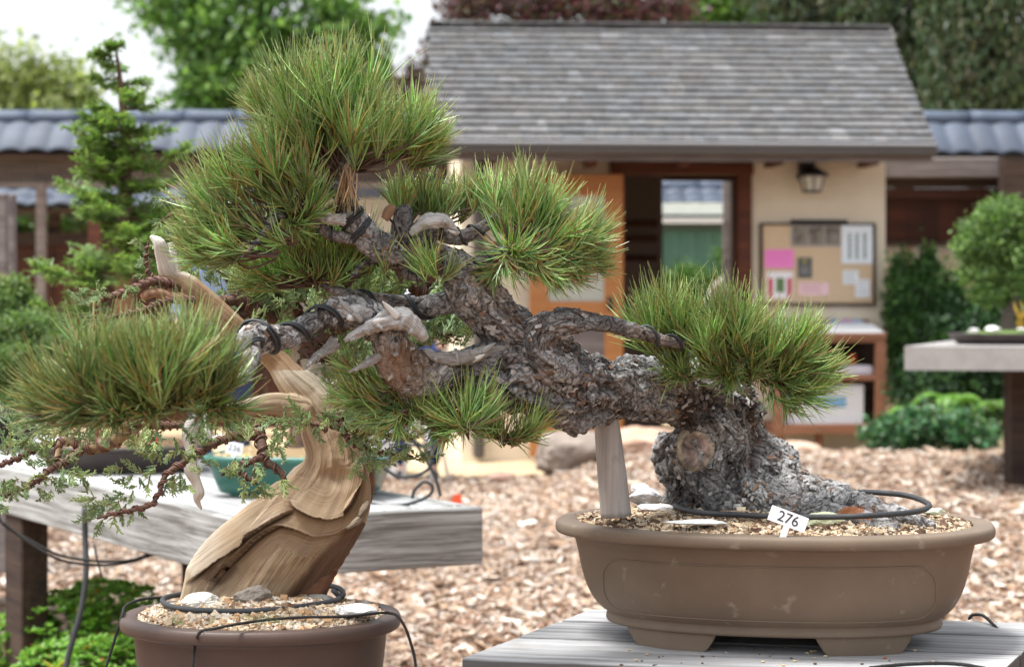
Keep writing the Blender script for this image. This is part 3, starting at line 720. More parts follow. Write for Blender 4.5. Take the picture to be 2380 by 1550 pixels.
def pbx(mb, x0, y0, x1, y1, D, th, col=(1, 1, 1), z0=None, bev=0):
    a = P(x0, y0, D); b = P(x1, y1, D); box(mb, a[0], b[0], D, D+th, b[2] if z0 is None else z0, a[2], col, bev)
# slatted transom
mb = MB(); x = xA
a0, a1 = P(0, 362, 18.3)[2], P(0, 424, 18.3)[2]
while x < xB-.03: box(mb, x, x+.022, 18.32, 18.36, a1, a0); x += .042
box(mb, xA, xB, 18.30, 18.40, a1-.04, a1-.0); box(mb, xA, xB, 18.30, 18.40, a0+.001, a0+.05)
mb.build('slatted_transom', M_['greywood'], wl, False, IM)
mb = MB(); box(mb, xA, xB, 18.37, 18.39, a1, a0); mb.build('transom_back', M_['greywood'], wl, False, IM)
for xx in (83, 700, 990):
    mb = MB(); pbx(mb, xx, 424, xx+20, 900, 18.25, .1, z0=0); mb.build('post', M_['greywood'], wl, False, IM)
# lower, further tiled fence seen under the transom
wf = thing('low_tiled_fence', 'low brown board fence with small tile roof behind the left wall', 'fence', (-4, 20.3, 0))
tiled_roof(wf, -7, -1.2, 20.0, 424, 478, 5, 2)
mb = MB(); x = -7.0; rg = np.random.default_rng(4)
ztf = P(0, 545, 20.2)[2]
while x < -1.2:
    w = .19; g = rg.uniform(.3, .7); box(mb, x, x+w-.008, 20.3, 20.33, 0, ztf, (g, g, g)); x += w
mb.build('board_panel', M_['redwood'], wf, False, IM)
mb = MB(); box(mb, -7, -1.2, 20.26, 20.3, ztf-.1, ztf+.02); box(mb, -7, -1.2, 20.38, 20.44, ztf, P(0, 486, 20)[2]) if 0 else None
mb.build('rail', M_['darkwood'], wf, False, IM)
for xx in (-6.2, -4.6, -3.4, -2.2):
    mb = MB(); box(mb, xx, xx+.1, 20.34, 20.44, 0, P(0, 480, 20)[2]); mb.build('post', M_['darkwood'], wf, False, IM)
# grey gate posts at left
for (x0, x1, y0, D, lab) in ((-14, 13, 450, 9.2, 'outer weathered grey timber post at the far left edge'), (16, 32, 452, 9.4, 'thin grey timber post beside the outer left post'), (205, 232, 470, 15.5, 'reddish brown timber post behind the small conifer')):
    mb = MB(); pbx(mb, x0, y0, x1, 900, D, .06, z0=0, bev=.004); o = mb.build('timber_post', M_['greywood'] if x0 < 100 else M_['redwood'], None, False, IM); tag(o, lab, 'post')
# white low building between
wb = thing('white_outbuilding', 'low white plastered outbuilding with dark grey roof edge behind the pine', 'building', (-1, 19.2, 0))
mb = MB(); pbx(mb, 700, 458, 1068, 900, 19.2, 1.2, (.62, .60, .58), z0=0); mb.build('wall', M_['plainv'], wb, False, IM)
mb = MB(); pbx(mb, 690, 436, 1075, 458, 18.95, 1.6, (.09, .11, .16)); mb.build('roof_edge', M_['plainv'], wb, False, IM)
# right side wall
wr = thing('tiled_wall', 'dark timber wall with blue grey tile roof right of the house', 'wall', (5, 18.2, 0))
tiled_roof(wr, 3.62, 6.6, 18.0, 264, 358, 11)
mb = MB(); pbx(mb, 2040, 366, 2332, 412, 17.9, .22, bev=.01); mb.build('grey_beam', M_['greywood'], wr, False, IM)
mb = MB(); pbx(mb, 2040, 414, 2420, 436, 18.1, .1); pbx(mb, 2040, 460, 2420, 466, 18.2, .1); mb.build('rail', M_['darkwood'], wr, False, IM)
mb = MB(); pbx(mb, 2040, 438, 2420, 460, 18.12, .1, (.5, .5, .5)); mb.build('rail', M_['redwood'], wr, False, IM)
mb = MB(); x = 3.2; zt_, zb_ = P(0, 466, 18.2)[2], P(0, 562, 18.2)[2]
while x < 6.5:
    g = rg.uniform(.25, .6); box(mb, x, x+.149, 18.22, 18.25, zb_, zt_, (g, g*.9, g*.85)); x += .15
mb.build('board_panel', M_['redwood'], wr, False, IM)
mb = MB(); pbx(mb, 2334, 362, 2440, 466, 17.7, .3); pbx(mb, 2380, 466, 2440, 900, 17.7, .3, z0=0); mb.build('corner_post', M_['darkwood'], wr, False, IM)
mb = MB(); pbx(mb, 2040, 562, 2460, 572, 18.15, .1); mb.build('rail', M_['darkwood'], wr, False, IM)
mb = MB(); x = 3.2
while x < 6.5: addtube(mb, [(x, 18.2, 0), (x, 18.2, zb_-.02)], .013, 6, 3, col=A(.55, .43, .26)*rg.uniform(.8, 1.1)); x += .030
for zz in (.2, .5): addtube(mb, [(3.2, 18.17, zz), (6.5, 18.17, zz)], .012, 6, 9, col=(.1, .07, .05))
mb.build('bamboo_panel', M_['plainv'], wr, True, IM)
# green shed seen through the doorway
sh = thing('green_shed', 'green ribbed shed with white eave boards seen through the doorway', 'shed', P(1620, 900, 25))
mb = MB(); x = P(1440, 0, 25)[0]
while x < P(1800, 0, 25)[0]: box(mb, x, x+.16, 25, 25.03, .0, P(0, 532, 25)[2]); box(mb, x+.16, x+.20, 24.97, 25.03, .0, P(0, 532, 25)[2]); x += .2
mb.build('ribbed_wall', M_['greenpaint'], sh, False, IM)
mb = MB(); pbx(mb, 1430, 472, 1810, 498, 24.5, .05, (.62, .68, .66)); pbx(mb, 1430, 506, 1810, 519, 24.7, .05, (.66, .64, .66)); mb.build('eave_board', M_['plainv'], sh, False, IM)
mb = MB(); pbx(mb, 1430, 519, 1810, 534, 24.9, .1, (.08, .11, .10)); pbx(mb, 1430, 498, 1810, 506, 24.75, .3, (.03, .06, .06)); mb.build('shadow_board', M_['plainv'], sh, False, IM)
tiled_roof(sh, P(1430, 0, 26)[0], P(1810, 0, 26)[0], 25.2, 424, 474, 21, 2, both=False)
mb = MB(); pbx(mb, 1682, 422, 1706, 900, 19.3, .1, z0=0); o = mb.build('timber_post', M_['greywood'], None, False, IM); tag(o, 'grey timber post seen through the doorway before the green shed', 'post')
# ================================================================ vegetation helpers
def leafcloud(mb, C, n, size, spread, pal, rg, flat=.0, hang=False, aspect=.6):
    """C (m,3) clump centres; n leaves per clump; leaves are bent quads"""
    m = len(C); tot = m*n
    c = np.repeat(C, n, 0)+rg.normal(0, 1, (tot, 3))*spread
    d = rg.normal(0, 1, (tot, 3)); d /= np.linalg.norm(d, axis=1)[:, None]
    if hang: d = d*A(.7, .7, .7)+A(0, 0, -1)
    d /= np.linalg.norm(d, axis=1)[:, None]
    u = np.cross(d, rg.normal(0, 1, (tot, 3))); u /= np.linalg.norm(u, axis=1)[:, None]+1e-9
    s = size*rg.uniform(.6, 1.3, (tot, 1)); w = s*aspect
    up = np.cross(d, u)
    v = np.stack([c-d*s*.5, c+u*w*.5+up*s*.08, c+d*s*.5, c-u*w*.5+up*s*.08], 1).reshape(-1, 3)
    q = np.arange(tot*4).reshape(-1, 4)
    pal = np.asarray(pal)
    ck = np.repeat(rg.uniform(.75, 1.25, (m, 1)), n, 0); col = pal[rg.integers(0, len(pal), tot)]*ck*rg.uniform(.8, 1.25, (tot, 1))
    mb.add(v, q, col=np.repeat(col, 4, 0))
def lobes_points(lobes, per, rg, shell=.55):
    out = []
    for (c, r, k) in lobes:
        n = int(per*k); d = rg.normal(0, 1, (n, 3)); d /= np.linalg.norm(d, axis=1)[:, None]
        rr = rg.uniform(shell, 1.0, (n, 1))**.7
        out.append(np.array(c)+d*rr*np.array(r))
    return np.concatenate(out)
def tree(name, label, base, lobes, trunk_r, per, nleaf, size, spread, pal, seed, cat='tree', hang=False, group=None, barkcol=(.12, .09, .07), aspect=.6, foliage='crown', shell=.35):
    rg = np.random.default_rng(seed)
    t = thing(name, label, cat, base, group)
    C = lobes_points(lobes, per, rg, shell)
    mb = MB(); leafcloud(mb, C, nleaf, size, spread, pal, rg, hang=hang, aspect=aspect)
    mb.build(foliage, M_['leaf'], t, False, IM)
    mb = MB(); b = np.array(base, float); top = np.mean([l[0] for l in lobes], 0)
    mid = b+(top-b)*.5+A(rg.normal(0, .1), 0, 0)*trunk_r*4
    addtube(mb, [b-A(0, 0, .1), b+A(0, 0, .05), mid, top], [trunk_r*1.4, trunk_r, trunk_r*.75, trunk_r*.3], 10, trunk_r*1.5, col=barkcol)
    for (c, r, k) in lobes:
        st = b+(top-b)*rg.uniform(.35, .8); c = np.array(c)
        addtube(mb, [st, (st+c)/2+rg.normal(0, .05, 3)*np.mean(r), c, c+rg.normal(0, .5, 3)*np.array(r)], [trunk_r*.45, trunk_r*.3, trunk_r*.18, trunk_r*.05], 6, trunk_r*2, col=barkcol)
    mb.build('trunk', M_['twigbark'], t, True, IM)
    return t
def L3(x, y, D, rx, ry, k=1, rd=None):
    p = P(x, y, D); return (p, (rx/F*D, (rd or rx)/F*D, ry/F*D), k)
# big green broadleaf
lob = [L3(x, y, 30, rx, ry, k) for (x, y, rx, ry, k) in [(420, 20, 100, 80, 1), (560, 60, 130, 110, 1.6), (700, 20, 140, 110, 1.6), (470, 110, 90, 60, .8), (800, 100, 100, 90, 1.2), (540, 190, 100, 80, 1.2), (660, 210, 120, 90, 1.6), (800, 220, 90, 80, 1.2), (470, 240, 60, 40, .5), (600, -60, 200, 70, 1.2), (380, -40, 80, 60, .5), (860, 210, 55, 70, .5), (890, 60, 28, 20, .12)]]
tree('broadleaf_tree', 'large dense green broadleaf tree rising behind the tiled wall', (P(620, 0, 30)[0], 30, 0), lob, .22, 30, 34, .15, A(.19, .19, .14), [(.13, .25, .065), (.19, .33, .09), (.075, .16, .05), (.25, .39, .12)], 1)
lob = [L3(x, y, 45, rx, ry, k) for (x, y, rx, ry, k) in [(20, 190, 55, 70, 1), (90, 205, 50, 55, .9), (160, 215, 50, 50, .8), (30, 260, 60, 40, .8), (130, 262, 80, 30, .8), (195, 230, 25, 40, .4)]]
tree('yellow_green_tree', 'pale yellow green poplar crowns far off at the upper left', (P(90, 0, 45)[0], 45, 0), lob, .25, 50, 16, .2, A(.14, .14, .30), [(.30, .35, .13), (.38, .41, .18), (.22, .27, .10)], 2)
lob = [L3(x, y, 23, rx, ry, k) for (x, y, rx, ry, k) in [(1100, 10, 70, 40, 1), (1220, -5, 90, 50, 1.2), (1350, 5, 90, 48, 1.2), (1460, 10, 80, 45, 1), (1550, 20, 60, 40, .7), (1250, 45, 80, 25, .6), (985, 180, 26, 34, .35), (990, 250, 22, 30, .3), (950, 215, 28, 50, .3), (1450, 45, 90, 25, .6), (1010, 120, 20, 30, .12)]]
tree('purple_leaf_tree', 'dark purple leaved tree behind the house roof ridge', (P(1000, 0, 23)[0], 23, 0), lob, .09, 110, 16, .07, .10, [(.12, .045, .06), (.17, .06, .08), (.07, .035, .045), (.09, .10, .05)], 3)
lob = [L3(x, y, 27, rx, ry, k) for (x, y, rx, ry, k) in [(1620, 10, 70, 70, 1), (1700, 0, 70, 80, 1), (1790, 20, 50, 70, .6)]]
tree('green_tree', 'mid green tree above the middle of the shingle roof', (P(1700, 0, 27)[0], 27, 0), lob, .12, 120, 16, .10, .12, [(.12, .22, .05), (.16, .26, .06), (.08, .15, .04)], 4)
for j, (x0, D, lab) in enumerate(((1880, 24.5, 'dark weeping conifer above the right end of the shingle roof'), (2090, 25.5, 'tall dark weeping conifer with grey trunk right of the roof'), (2270, 24, 'rightmost dark weeping conifer over the right tiled wall'))):
    lob = [L3(x0+dx, y, D, 78, 85, 1) for dx in (-60, 25, 80) for y in (-60, 40, 140, 220)]
    tree('weeping_conifer', lab, (P(x0, 0, D)[0], D, 0), lob, .11, 30, 34, .13, A(.10, .10, .19), [(.075, .12, .06), (.10, .15, .075), (.05, .085, .045), (.13, .13, .08)], 10+j, hang=True, group='weeping conifers behind the house', aspect=.34, barkcol=(.20, .165, .15))
# backdrop hedge of trees low behind the left wall (dark green seen under the transom)
lob = [L3(x, y, 22, rx, ry, 1) for (x, y, rx, ry) in [(60, 520, 80, 40), (300, 480, 90, 70), (430, 420, 80, 60), (560, 450, 90, 60), (180, 510, 80, 40)]]
tree('shrub', 'dark green hedge shrub glimpsed between wall posts on the left', (P(300, 0, 22)[0], 22, 0), lob, .06, 120, 14, .08, .08, [(.04, .09, .02), (.06, .11, .03), (.14, .13, .04)], 20, 'shrub')
# plants beyond the doorway
lob = [L3(x, y, 20, rx, ry, k) for (x, y, rx, ry, k) in [(1600, 660, 45, 40, 1), (1560, 690, 40, 50, 1), (1650, 690, 40, 40, 1), (1700, 620, 28, 50, .8), (1630, 740, 80, 40, 1)]]
tree('doorway_shrub', 'bright green clipped shrub seen low through the doorway', (P(1620, 0, 20)[0], 20, 0), lob, .05, 150, 20, .045, .05, [(.09, .18, .04), (.12, .23, .05), (.06, .12, .03)], 21, 'shrub')
mb = MB(); pp, rr = px([(1640, 760, 19.6, 30), (1650, 700, 19.6, 24), (1668, 665, 19.6, 22), (1690, 640, 19.6, 14), (1712, 600, 19.6, 6)]); addtube(mb, pp, rr, 8, .05, col=(.42, .38, .34)); o = mb.build('bare_trunk', M_['twigbark'], None, True, IM); tag(o, 'pale leaning trunk among the plants beyond the doorway', 'trunk')
# ---- right side planting
def shrubby(name, label, x, y, D, lob, pal, seed, size=.05, sp=.05, per=120, nl=18, cat='shrub', aspect=.6):
    return tree(name, label, (P(x, 0, D)[0], D, float(gz(np.array([P(x, 0, D)[0]]), np.array([D]))[0])), [L3(a, b, D, c, d, k) for (a, b, c, d, k) in lob], .02, per, nl, size, sp, pal, seed, cat, aspect=aspect)
shrubby('evergreen_shrub', 'dark green feathery shrub between the cabinet and the stone bench', 2130, 0, 15.6, [(2090, 690, 32, 70, 1), (2140, 680, 35, 85, 1.2), (2110, 800, 50, 90, 1.6), (2200, 720, 50, 90, 1.2), (2160, 620, 18, 30, .2), (2088, 625, 8, 30, .1)], [(.07, .16, .045), (.11, .23, .06), (.03, .08, .025)], 30, .05, A(.03, .03, .07), 80, 22)
shrubby('evergreen_shrub', 'very dark shrub mass under and behind the stone bench', 2240, 0, 15.2, [(2250, 800, 90, 90, 1.5), (2330, 760, 80, 90, 1.5), (2180, 900, 100, 80, 1.5), (2330, 900, 80, 100, 1.5), (2350, 650, 60, 80, 1)], [(.02, .055, .02), (.035, .08, .03), (.05, .12, .04)], 31, .06, .06, 110, 20)
shrubby('glossy_groundcover', 'low glossy dark green plant at the mulch edge by the cabinet', 2160, 0, 13.6, [(2060, 1010, 50, 28, .8), (2130, 995, 60, 35, 1), (2220, 1000, 60, 35, 1), (2270, 1015, 40, 25, .6)], [(.05, .15, .06), (.07, .20, .08), (.025, .08, .03), (.22, .32, .2)], 32, .06, .045, 70, 14, 'plant', .55)
def fern(name, label, x, y, D, n, ln, seed, group=None):
    rg = np.random.default_rng(seed); b = P(x, y, D); t = thing(name, label, 'fern', b, group)
    for k in range(n):
        az = rg.uniform(0, 2*np.pi); l = ln*rg.uniform(.7, 1.1); mb = MB(); d = A(math.cos(az), math.sin(az)*.6, 0)
        pts = [b+d*l*f+A(0, 0, l*(1.2*f-1.35*f*f)) for f in np.linspace(0, 1, 12)]
        addtube(mb, pts, [.004*(1-.7*i/11) for i in range(12)], 4, .5, col=(.10, .16, .04))
        T = np.gradient(np.array(pts), axis=0)
        for i in range(1, 12):
            for sub in (0, .5):
                p = pts[i]-T[i]*sub; tt = T[i]/np.linalg.norm(T[i]); s = np.cross(tt, A(0, 0, 1)); s /= np.linalg.norm(s)
                w = l*.26*math.sin(math.pi*(.12+.85*i/12))
                for sg in (-1, 1):
                    e = p+sg*s*w+tt*w*.35-A(0, 0, w*.25); mm = (p+e)/2+tt*w*.16; m2 = (p+e)/2-tt*w*.10
                    g = rg.uniform(.8, 1.2); mb.add([p, m2, e, mm], [[0, 1, 2, 3]], col=A(.17, .36, .06)*g)
        mb.build('frond', M_['leaf'], t, False, IM)
fern('fern', 'bright green fern under the right stone bench', 2210, 940, 14.0, 11, .30, 1, 'ferns under the right bench')
fern('fern', 'small fern nearest the right edge under the stone bench', 2320, 950, 14.2, 9, .26, 2, 'ferns under the right bench')
fern('fern', 'fern spreading just above the glossy groundcover', 2120, 965, 14.1, 10, .22, 3, 'ferns under the right bench')
# ---- right bench with clipped bonsai
rb = thing('stone_bench', 'pale grey bench slab on a dark leg at the right edge', 'bench', P(2370, 1040, 11.5))
mb = MB(); 
zt = EYE-.242; D1 = 11.0; xL = P(2102, 0, 11.0)[0]
v = [(xL, 11.0, zt-.128), (4.6, 10.6, zt-.128), (5.0, 12.2, zt-.128), (2.70, 12.6, zt-.128)]; v += [(a, b, c+.128) for a, b, c in v]
mb.add(v, BOXQ); mb.build('slab', mat_simple('bench_concrete', (.31, .295, .285), .85, .15, 12, .3, 90), rb, False, IM)
mb = MB(); a = P(2352, 865, 11.4); box(mb, a[0], a[0]+.16, 11.4, 11.6, 0, zt-.129); mb.build('leg', M_['darkwood'], rb, False, IM); mb = MB(); box(mb, a[0]+1.2, a[0]+1.36, 11.4, 11.6, 0, zt-.129); mb.build('leg', M_['darkwood'], rb, False, IM)
cb = thing('clipped_bonsai', 'rounded bright green clipped bonsai in a shallow dark tray on the right bench', 'bonsai', (P(2345, 0, 11.6)[0], 11.6, zt))
def cushions(mb, lobes, rg, per, nl, size, sp, pal):
    C = lobes_points(lobes, per, rg, .6); C = C[C[:, 2] > -9]
    leafcloud(mb, C, nl, size, sp, pal, rg)
rg = np.random.default_rng(40)
lob = [L3(a, b, 11.6, c, d, k) for (a, b, c, d, k) in [(2330, 490, 50, 30, 1), (2290, 530, 60, 32, 1.1), (2370, 530, 60, 35, 1.1), (2270, 575, 58, 30, 1), (2350, 590, 70, 35, 1.2), (2275, 630, 50, 28, .9), (2380, 650, 60, 35, 1), (2300, 680, 50, 26, .7), (2420, 600, 50, 60, 1), (2310, 550, 60, 60, 1)]]
mb = MB(); cushions(mb, lob, rg, 60, 26, .026, .022, [(.14, .245, .065), (.21, .33, .10), (.06, .12, .035)]); mb.build('foliage', M_['leaf'], cb, False, IM)
mb = MB(); pp, rr = px([(2345, 778, 11.6, 44), (2342, 740, 11.6, 32), (2352, 690, 11.6, 26), (2335, 640, 11.6, 22), (2345, 560, 11.6, 14), (2332, 500, 11.6, 6)]); addtube(mb, pp, rr, 10, .02, col=(.11, .09, .08))
for l in lob[::2]:
    addtube(mb, [P(2345, 640, 11.6), (P(2345, 640, 11.6)+l[0])/2-A(0, 0, .02), l[0]], [.018, .012, .005], 6, .04, col=(.11, .09, .08))
mb.build('trunk', M_['twigbark'], cb, True, IM)
# tray
def oval(mb, c, a, b, yaw, prof, n=72, ex=2.3, col=(1, 1, 1), ret=False):
    """prof [(inset, z)], superellipse loops"""
    th = np.arange(n)/n*2*np.pi; ct, st = np.cos(th), np.sin(th)
    ux = np.sign(ct)*np.abs(ct)**(2/ex); uy = np.sign(st)*np.abs(st)**(2/ex)
    cy, sy = math.cos(yaw), math.sin(yaw); vs = []
    for (ins, z) in prof:
        x = ux*(a-ins); y = uy*(b-ins); vs.append(np.column_stack([c[0]+cy*x-sy*y, c[1]+sy*x+cy*y, np.full(n, c[2]+z)]))
    m = len(prof); v = np.concatenate(vs); i = np.arange(m-1)[:, None]*n; j = np.arange(n)[None]; k = (j+1) % n
    q = np.stack([i+j, i+n+j, i+n+k, i+k], -1).reshape(-1, 4)[:, ::-1]
    mb.add(v, q, col=col)
def smoothprof(p, k=6):
    a = np.array([(x, y) for x, y in p], float); out = []
    q = np.concatenate([[2*a[0]-a[1]], a, [2*a[-1]-a[-2]]])
    for i in range(1, len(q)-2):
        for t in np.arange(k)/k:
            A0, B, C, D = q[i-1], q[i], q[i+1], q[i+2]; out.append(.5*((2*B)+(-A0+C)*t+(2*A0-5*B+4*C-D)*t*t+(-A0+3*B-3*C+D)*t**3))
    out.append(a[-1]); return [tuple(o) for o in out]
ctr = P(2380, 780, 11.5); ctr[2] = zt
mb = MB(); oval(mb, ctr, .42, .26, 0, [(.06, .0), (.03, .02), (.0, .052), (-.012, .062), (.012, .064), (.02, .05), (.40, .05)]); mb.build('tray', M_['pot_dark'], cb, True, IM)
mb = MB(); oval(mb, ctr, .40, .24, 0, [(0, .052), (.08, .066), (.2, .078), (.239, .08)], n=40); mb.build('moss', M_['moss'], cb, True, IM)
for k, (x, y, s, lab) in enumerate(((2262, 766, .035, 'leftmost white stone in the tray of the clipped bonsai'), (2308, 762, .045, 'larger white stone in the tray beside the clipped trunk'), (2376, 764, .03, 'white stone at the right edge of the tray'))):
    rock('pale_stone', M_['stone'], P(x, y+2, 11.3), (s, s, s*.4), 60+k, (.72, .72, .70), lab, group='stones in the clipped bonsai tray', sub=3)
mb = MB(); rg = np.random.default_rng(44); b = P(2372, 770, 11.35)
for k in range(14): addtube(mb, [b, b+A(rg.normal(0, .012), 0, .05), b+A(rg.normal(0, .04), rg.normal(0, .02), rg.uniform(.08, .17))], [.004, .004, .002], 4, .1, col=(.55, .36, .05))
o = mb.build('yellow_sprig', M_['leaf'], None, True, IM); tag(o, 'yellow orange sprig growing at the tray edge on the right bench', 'plant')
# ---- boulders by the path
rock('boulder', M_['boulder'], P(1335, 1062, 13.6)-A(0, 0, .02), (.36, .28, .20), 5, (.27, .225, .19), 'grey brown boulder beside the sandy path behind the pine', 'boulder', sub=4, yaw=.4)
rock('boulder', M_['boulder'], P(1490, 1030, 14.6), (.36, .3, .14), 6, (.58, .38, .28), 'pinkish low boulder behind the round support post', 'boulder', sub=4, yaw=.2)
rock('boulder', M_['boulder'], P(1838, 1046, 14.6), (.22, .2, .07), 7, (.62, .44, .33), 'small tan boulder below the brown cabinet', 'boulder', sub=4)
rock('boulder', M_['boulder'], P(1165, 1112, 14.0), (.10, .1, .06), 8, (.42, .27, .21), 'small reddish stone at the edge of the sandy path', 'boulder', sub=3)
mb = MB(); a = P(1060, 1163, 10.2); 
v = [a+A(-.03, 0, -.02), a+A(.035, 0, -.015), a+A(.022, .0, .035), a+A(-.012, 0, .03)]; v += [p+A(0, .006, 0) for p in v]
mb.add(v, [[0, 1, 2, 3], [7, 6, 5, 4], [0, 4, 5, 1], [1, 5, 6, 2], [2, 6, 7, 3], [3, 7, 4, 0]], col=(.80, .10, .03)); o = mb.build('orange_flag', M_['plainv'], None, False, IM); tag(o, 'small orange plastic flag in the mulch behind the left bench', 'flag')
# azalea shrub lower left
sy = 6.6; bz = P(240, 1550, sy)
t = thing('azalea_shrub', 'low bright green azalea shrub under the left bench', 'shrub', (bz[0], sy, 0))
rg = np.random.default_rng(50); lob = [L3(a, b, D, c, d, k) for (a, b, D, c, d, k) in [(160, 1450, 6.7, 110, 80, 1), (280, 1440, 6.6, 110, 90, 1.2), (340, 1520, 6.4, 100, 80, 1), (150, 1560, 6.4, 120, 70, 1), (250, 1560, 6.2, 120, 80, 1), (230, 1400, 6.9, 90, 50, .8), (60, 1500, 6.8, 90, 90, 1)]]
C = lobes_points(lob, 330, rg, .8); mb = MB()
# rosettes of small leaves
n = 9; Ls = .022
for k in range(n):
    az = k/n*2*np.pi+rg.uniform(0, .6, len(C)); el = rg.uniform(.1, .9, len(C))
    d = np.stack([np.cos(az)*np.cos(el), np.sin(az)*np.cos(el), np.sin(el)], 1); l = Ls*rg.uniform(.7, 1.3, (len(C), 1))
    u = np.cross(d, A(0, 0, 1)); u /= np.linalg.norm(u, axis=1)[:, None]
    v = np.stack([C, C+d*l*.55+u*l*.26, C+d*l, C+d*l*.55-u*l*.26], 1).reshape(-1, 3)
    cc = np.array([(.20, .40, .06), (.27, .47, .09), (.12, .26, .05), (.16, .33, .05)])[rg.integers(0, 4, len(C))]*rg.uniform(.8, 1.2, (len(C), 1))
    rd = rg.random(len(C)) < .03; cc[rd] = (.35, .10, .03)
    mb.add(v, np.arange(len(v)).reshape(-1, 4), col=np.repeat(cc, 4, 0))
mb.build('foliage', M_['leaf'], t, False, IM)
mb = MB()
for l in lob: addtube(mb, [(bz[0]+rg.normal(0, .05), sy, 0), (A(bz[0], sy, 0)+l[0])/2, l[0]], [.012, .009, .004], 5, .1, col=(.09, .06, .045))
mb.build('stem', M_['twigbark'], t, True, IM)
mb = MB(); b = P(130, 1552, 5.9)
for k in range(9):
    az = rg.uniform(0, 6.28); d = A(math.cos(az), math.sin(az), rg.uniform(.2, 1.1)); l = rg.uniform(.025, .045); u = np.cross(d, A(0, 0, 1)); u /= np.linalg.norm(u)
    mb.add([b, b+d*l*.5+u*l*.25, b+d*l, b+d*l*.5-u*l*.25], [[0, 1, 2, 3]], col=(.45, .42, .06))
addtube(mb, [(b[0], b[1], 0), b], .004, 5, .2, col=(.2, .22, .06)); o = mb.build('seedling', M_['leaf'], None, False, IM); tag(o, 'yellow leaved seedling at the bottom left corner', 'plant')
# ================================================================ people in the background
def skinned(name, mat, pts, edges, rad, parent, sub=2, col=(1, 1, 1)):
    me = bpy.data.meshes.new('sk'); me.from_pydata([tuple(p) for p in pts], edges, []); o = bpy.data.objects.new('sk', me); COL.objects.link(o)
    md = o.modifiers.new('s', 'SKIN'); 
    for i, v in enumerate(me.skin_vertices[0].data): v.radius = rad[i] if not np.isscalar(rad[i]) else (rad[i], rad[i]); v.use_root = (i == 0)
    ss = o.modifiers.new('u', 'SUBSURF'); ss.levels = sub; ss.render_levels = sub
    dg = bpy.context.evaluated_depsgraph_get(); ev = bpy.data.meshes.new_from_object(o.evaluated_get(dg))
    bpy.data.objects.remove(o)
    v = np.array([x.co[:] for x in ev.vertices]); q = [list(p.vertices) for p in ev.polygons if len(p.vertices) == 4]; t = [list(p.vertices) for p in ev.polygons if len(p.vertices) == 3]
    mb = MB(); mb.add(v, q, t, col=col); return mb.build(name, mat, parent, True, IM)
def person(label, base, h, shirt, jeans, hair, lean=0., face=-1):
    b = np.array(base, float); s = h/1.75; t = thing('person', label, 'person', base)
    def q(x, y, z): return b+A(x*s+lean*max(z-.9, 0), y*s, z*s)
    # body (skin): head, neck, arms, torso core, legs as one surface
    pts = [q(0, 0, .95), q(0, 0, 1.2), q(0, 0, 1.40), q(0, -.01*face*0, 1.50), q(0, 0, 1.60), q(0, 0, 1.70),
           q(-.19, 0, 1.40), q(-.25, -.02, 1.12), q(-.20, -.20, .98), q(-.17, -.28, .97), q(.19, 0, 1.40), q(.25, -.02, 1.12), q(.20, -.20, .98), q(.17, -.28, .97),
           q(-.10, 0, .88), q(-.10, -.01, .48), q(-.10, 0, .08), q(-.10, -.12, .03), q(.10, 0, .88), q(.11, -.01, .48), q(.12, 0, .08), q(.12, -.12, .03)]
    ed = [(0, 1), (1, 2), (2, 3), (3, 4), (4, 5), (2, 6), (6, 7), (7, 8), (8, 9), (2, 10), (10, 11), (11, 12), (12, 13), (0, 14), (14, 15), (15, 16), (16, 17), (0, 18), (18, 19), (19, 20), (20, 21)]
    rd = [.13, .12, .12, .052, .085, .075, .045, .038, .028, .032, .045, .038, .028, .032, .07, .05, .035, .035, .07, .05, .035, .035]
    skinned('body', M_['skin'], pts, ed, [r*s for r in rd], t)
    sp = [pts[0]+A(0, 0, .0), pts[1], pts[2], pts[6], pts[7], (pts[7]+pts[8])/2, pts[10], pts[11], (pts[11]+pts[12])/2]
    skinned('shirt', M_['cloth'], sp, [(0, 1), (1, 2), (2, 3), (3, 4), (4, 5), (2, 6), (6, 7), (7, 8)], [r*s for r in (.165, .155, .14, .065, .055, .05, .065, .055, .05)], t, col=shirt)
    jp = [pts[0]-A(0, 0, .02), pts[14], pts[15], pts[16]+A(0, 0, .02), pts[18], pts[19], pts[20]+A(0, 0, .02)]
    skinned('jeans', M_['cloth'], jp, [(0, 1), (1, 2), (2, 3), (0, 4), (4, 5), (5, 6)], [r*s for r in (.155, .095, .07, .06, .095, .07, .06)], t, col=jeans)
    for k in (17, 21): rock('shoe', M_['cloth'], pts[k]+A(0, .03, .015), (.05, .14, .05), k, (.05, .05, .05), sub=2, parent=t, facet=.05)
    v, f = icosub(3); hc = q(0, .012, 1.665); v2 = v*A(.088, .105, .098)*s
    keep = (v[:, 2] > .35) | (v[:, 1] > -.1); v2 = np.where(keep[:, None], v2, v2*.72)
    v2 = v2*(1+.04*fbm(v*6, 3)[:, None]); mb = MB(); mb.add(v2+hc, None, f, col=hair); mb.build('hair', M_['hair'], t, True, IM)
    mb = MB(); fc = q(0, -.088, 1.60)
    for dx in (-.032, .032): vv, ff = icosub(1); mb.add(vv*.011*s+fc+A(dx*s, .0, .03*s), None, ff, col=(.05, .04, .03))
    vv, ff = icosub(1); mb.add(vv*A(.013, .02, .024)*s+fc+A(0, -.008, .0), None, ff, col=(.45, .25, .18))
    mb.add(vv*A(.026, .006, .006)*s+fc+A(0, .004, -.04*s), None, ff, col=(.4, .14, .12)); mb.build('face', M_['plainv'], t, True, IM)
    return t
person('grey haired person in a denim shirt standing behind the pine at left', P(512, 0, 12.2)*A(1, 1, 0), 1.95 if 0 else 1.86, (.14, .18, .26), (.05, .07, .12), (.6, .58, .56), lean=.10)
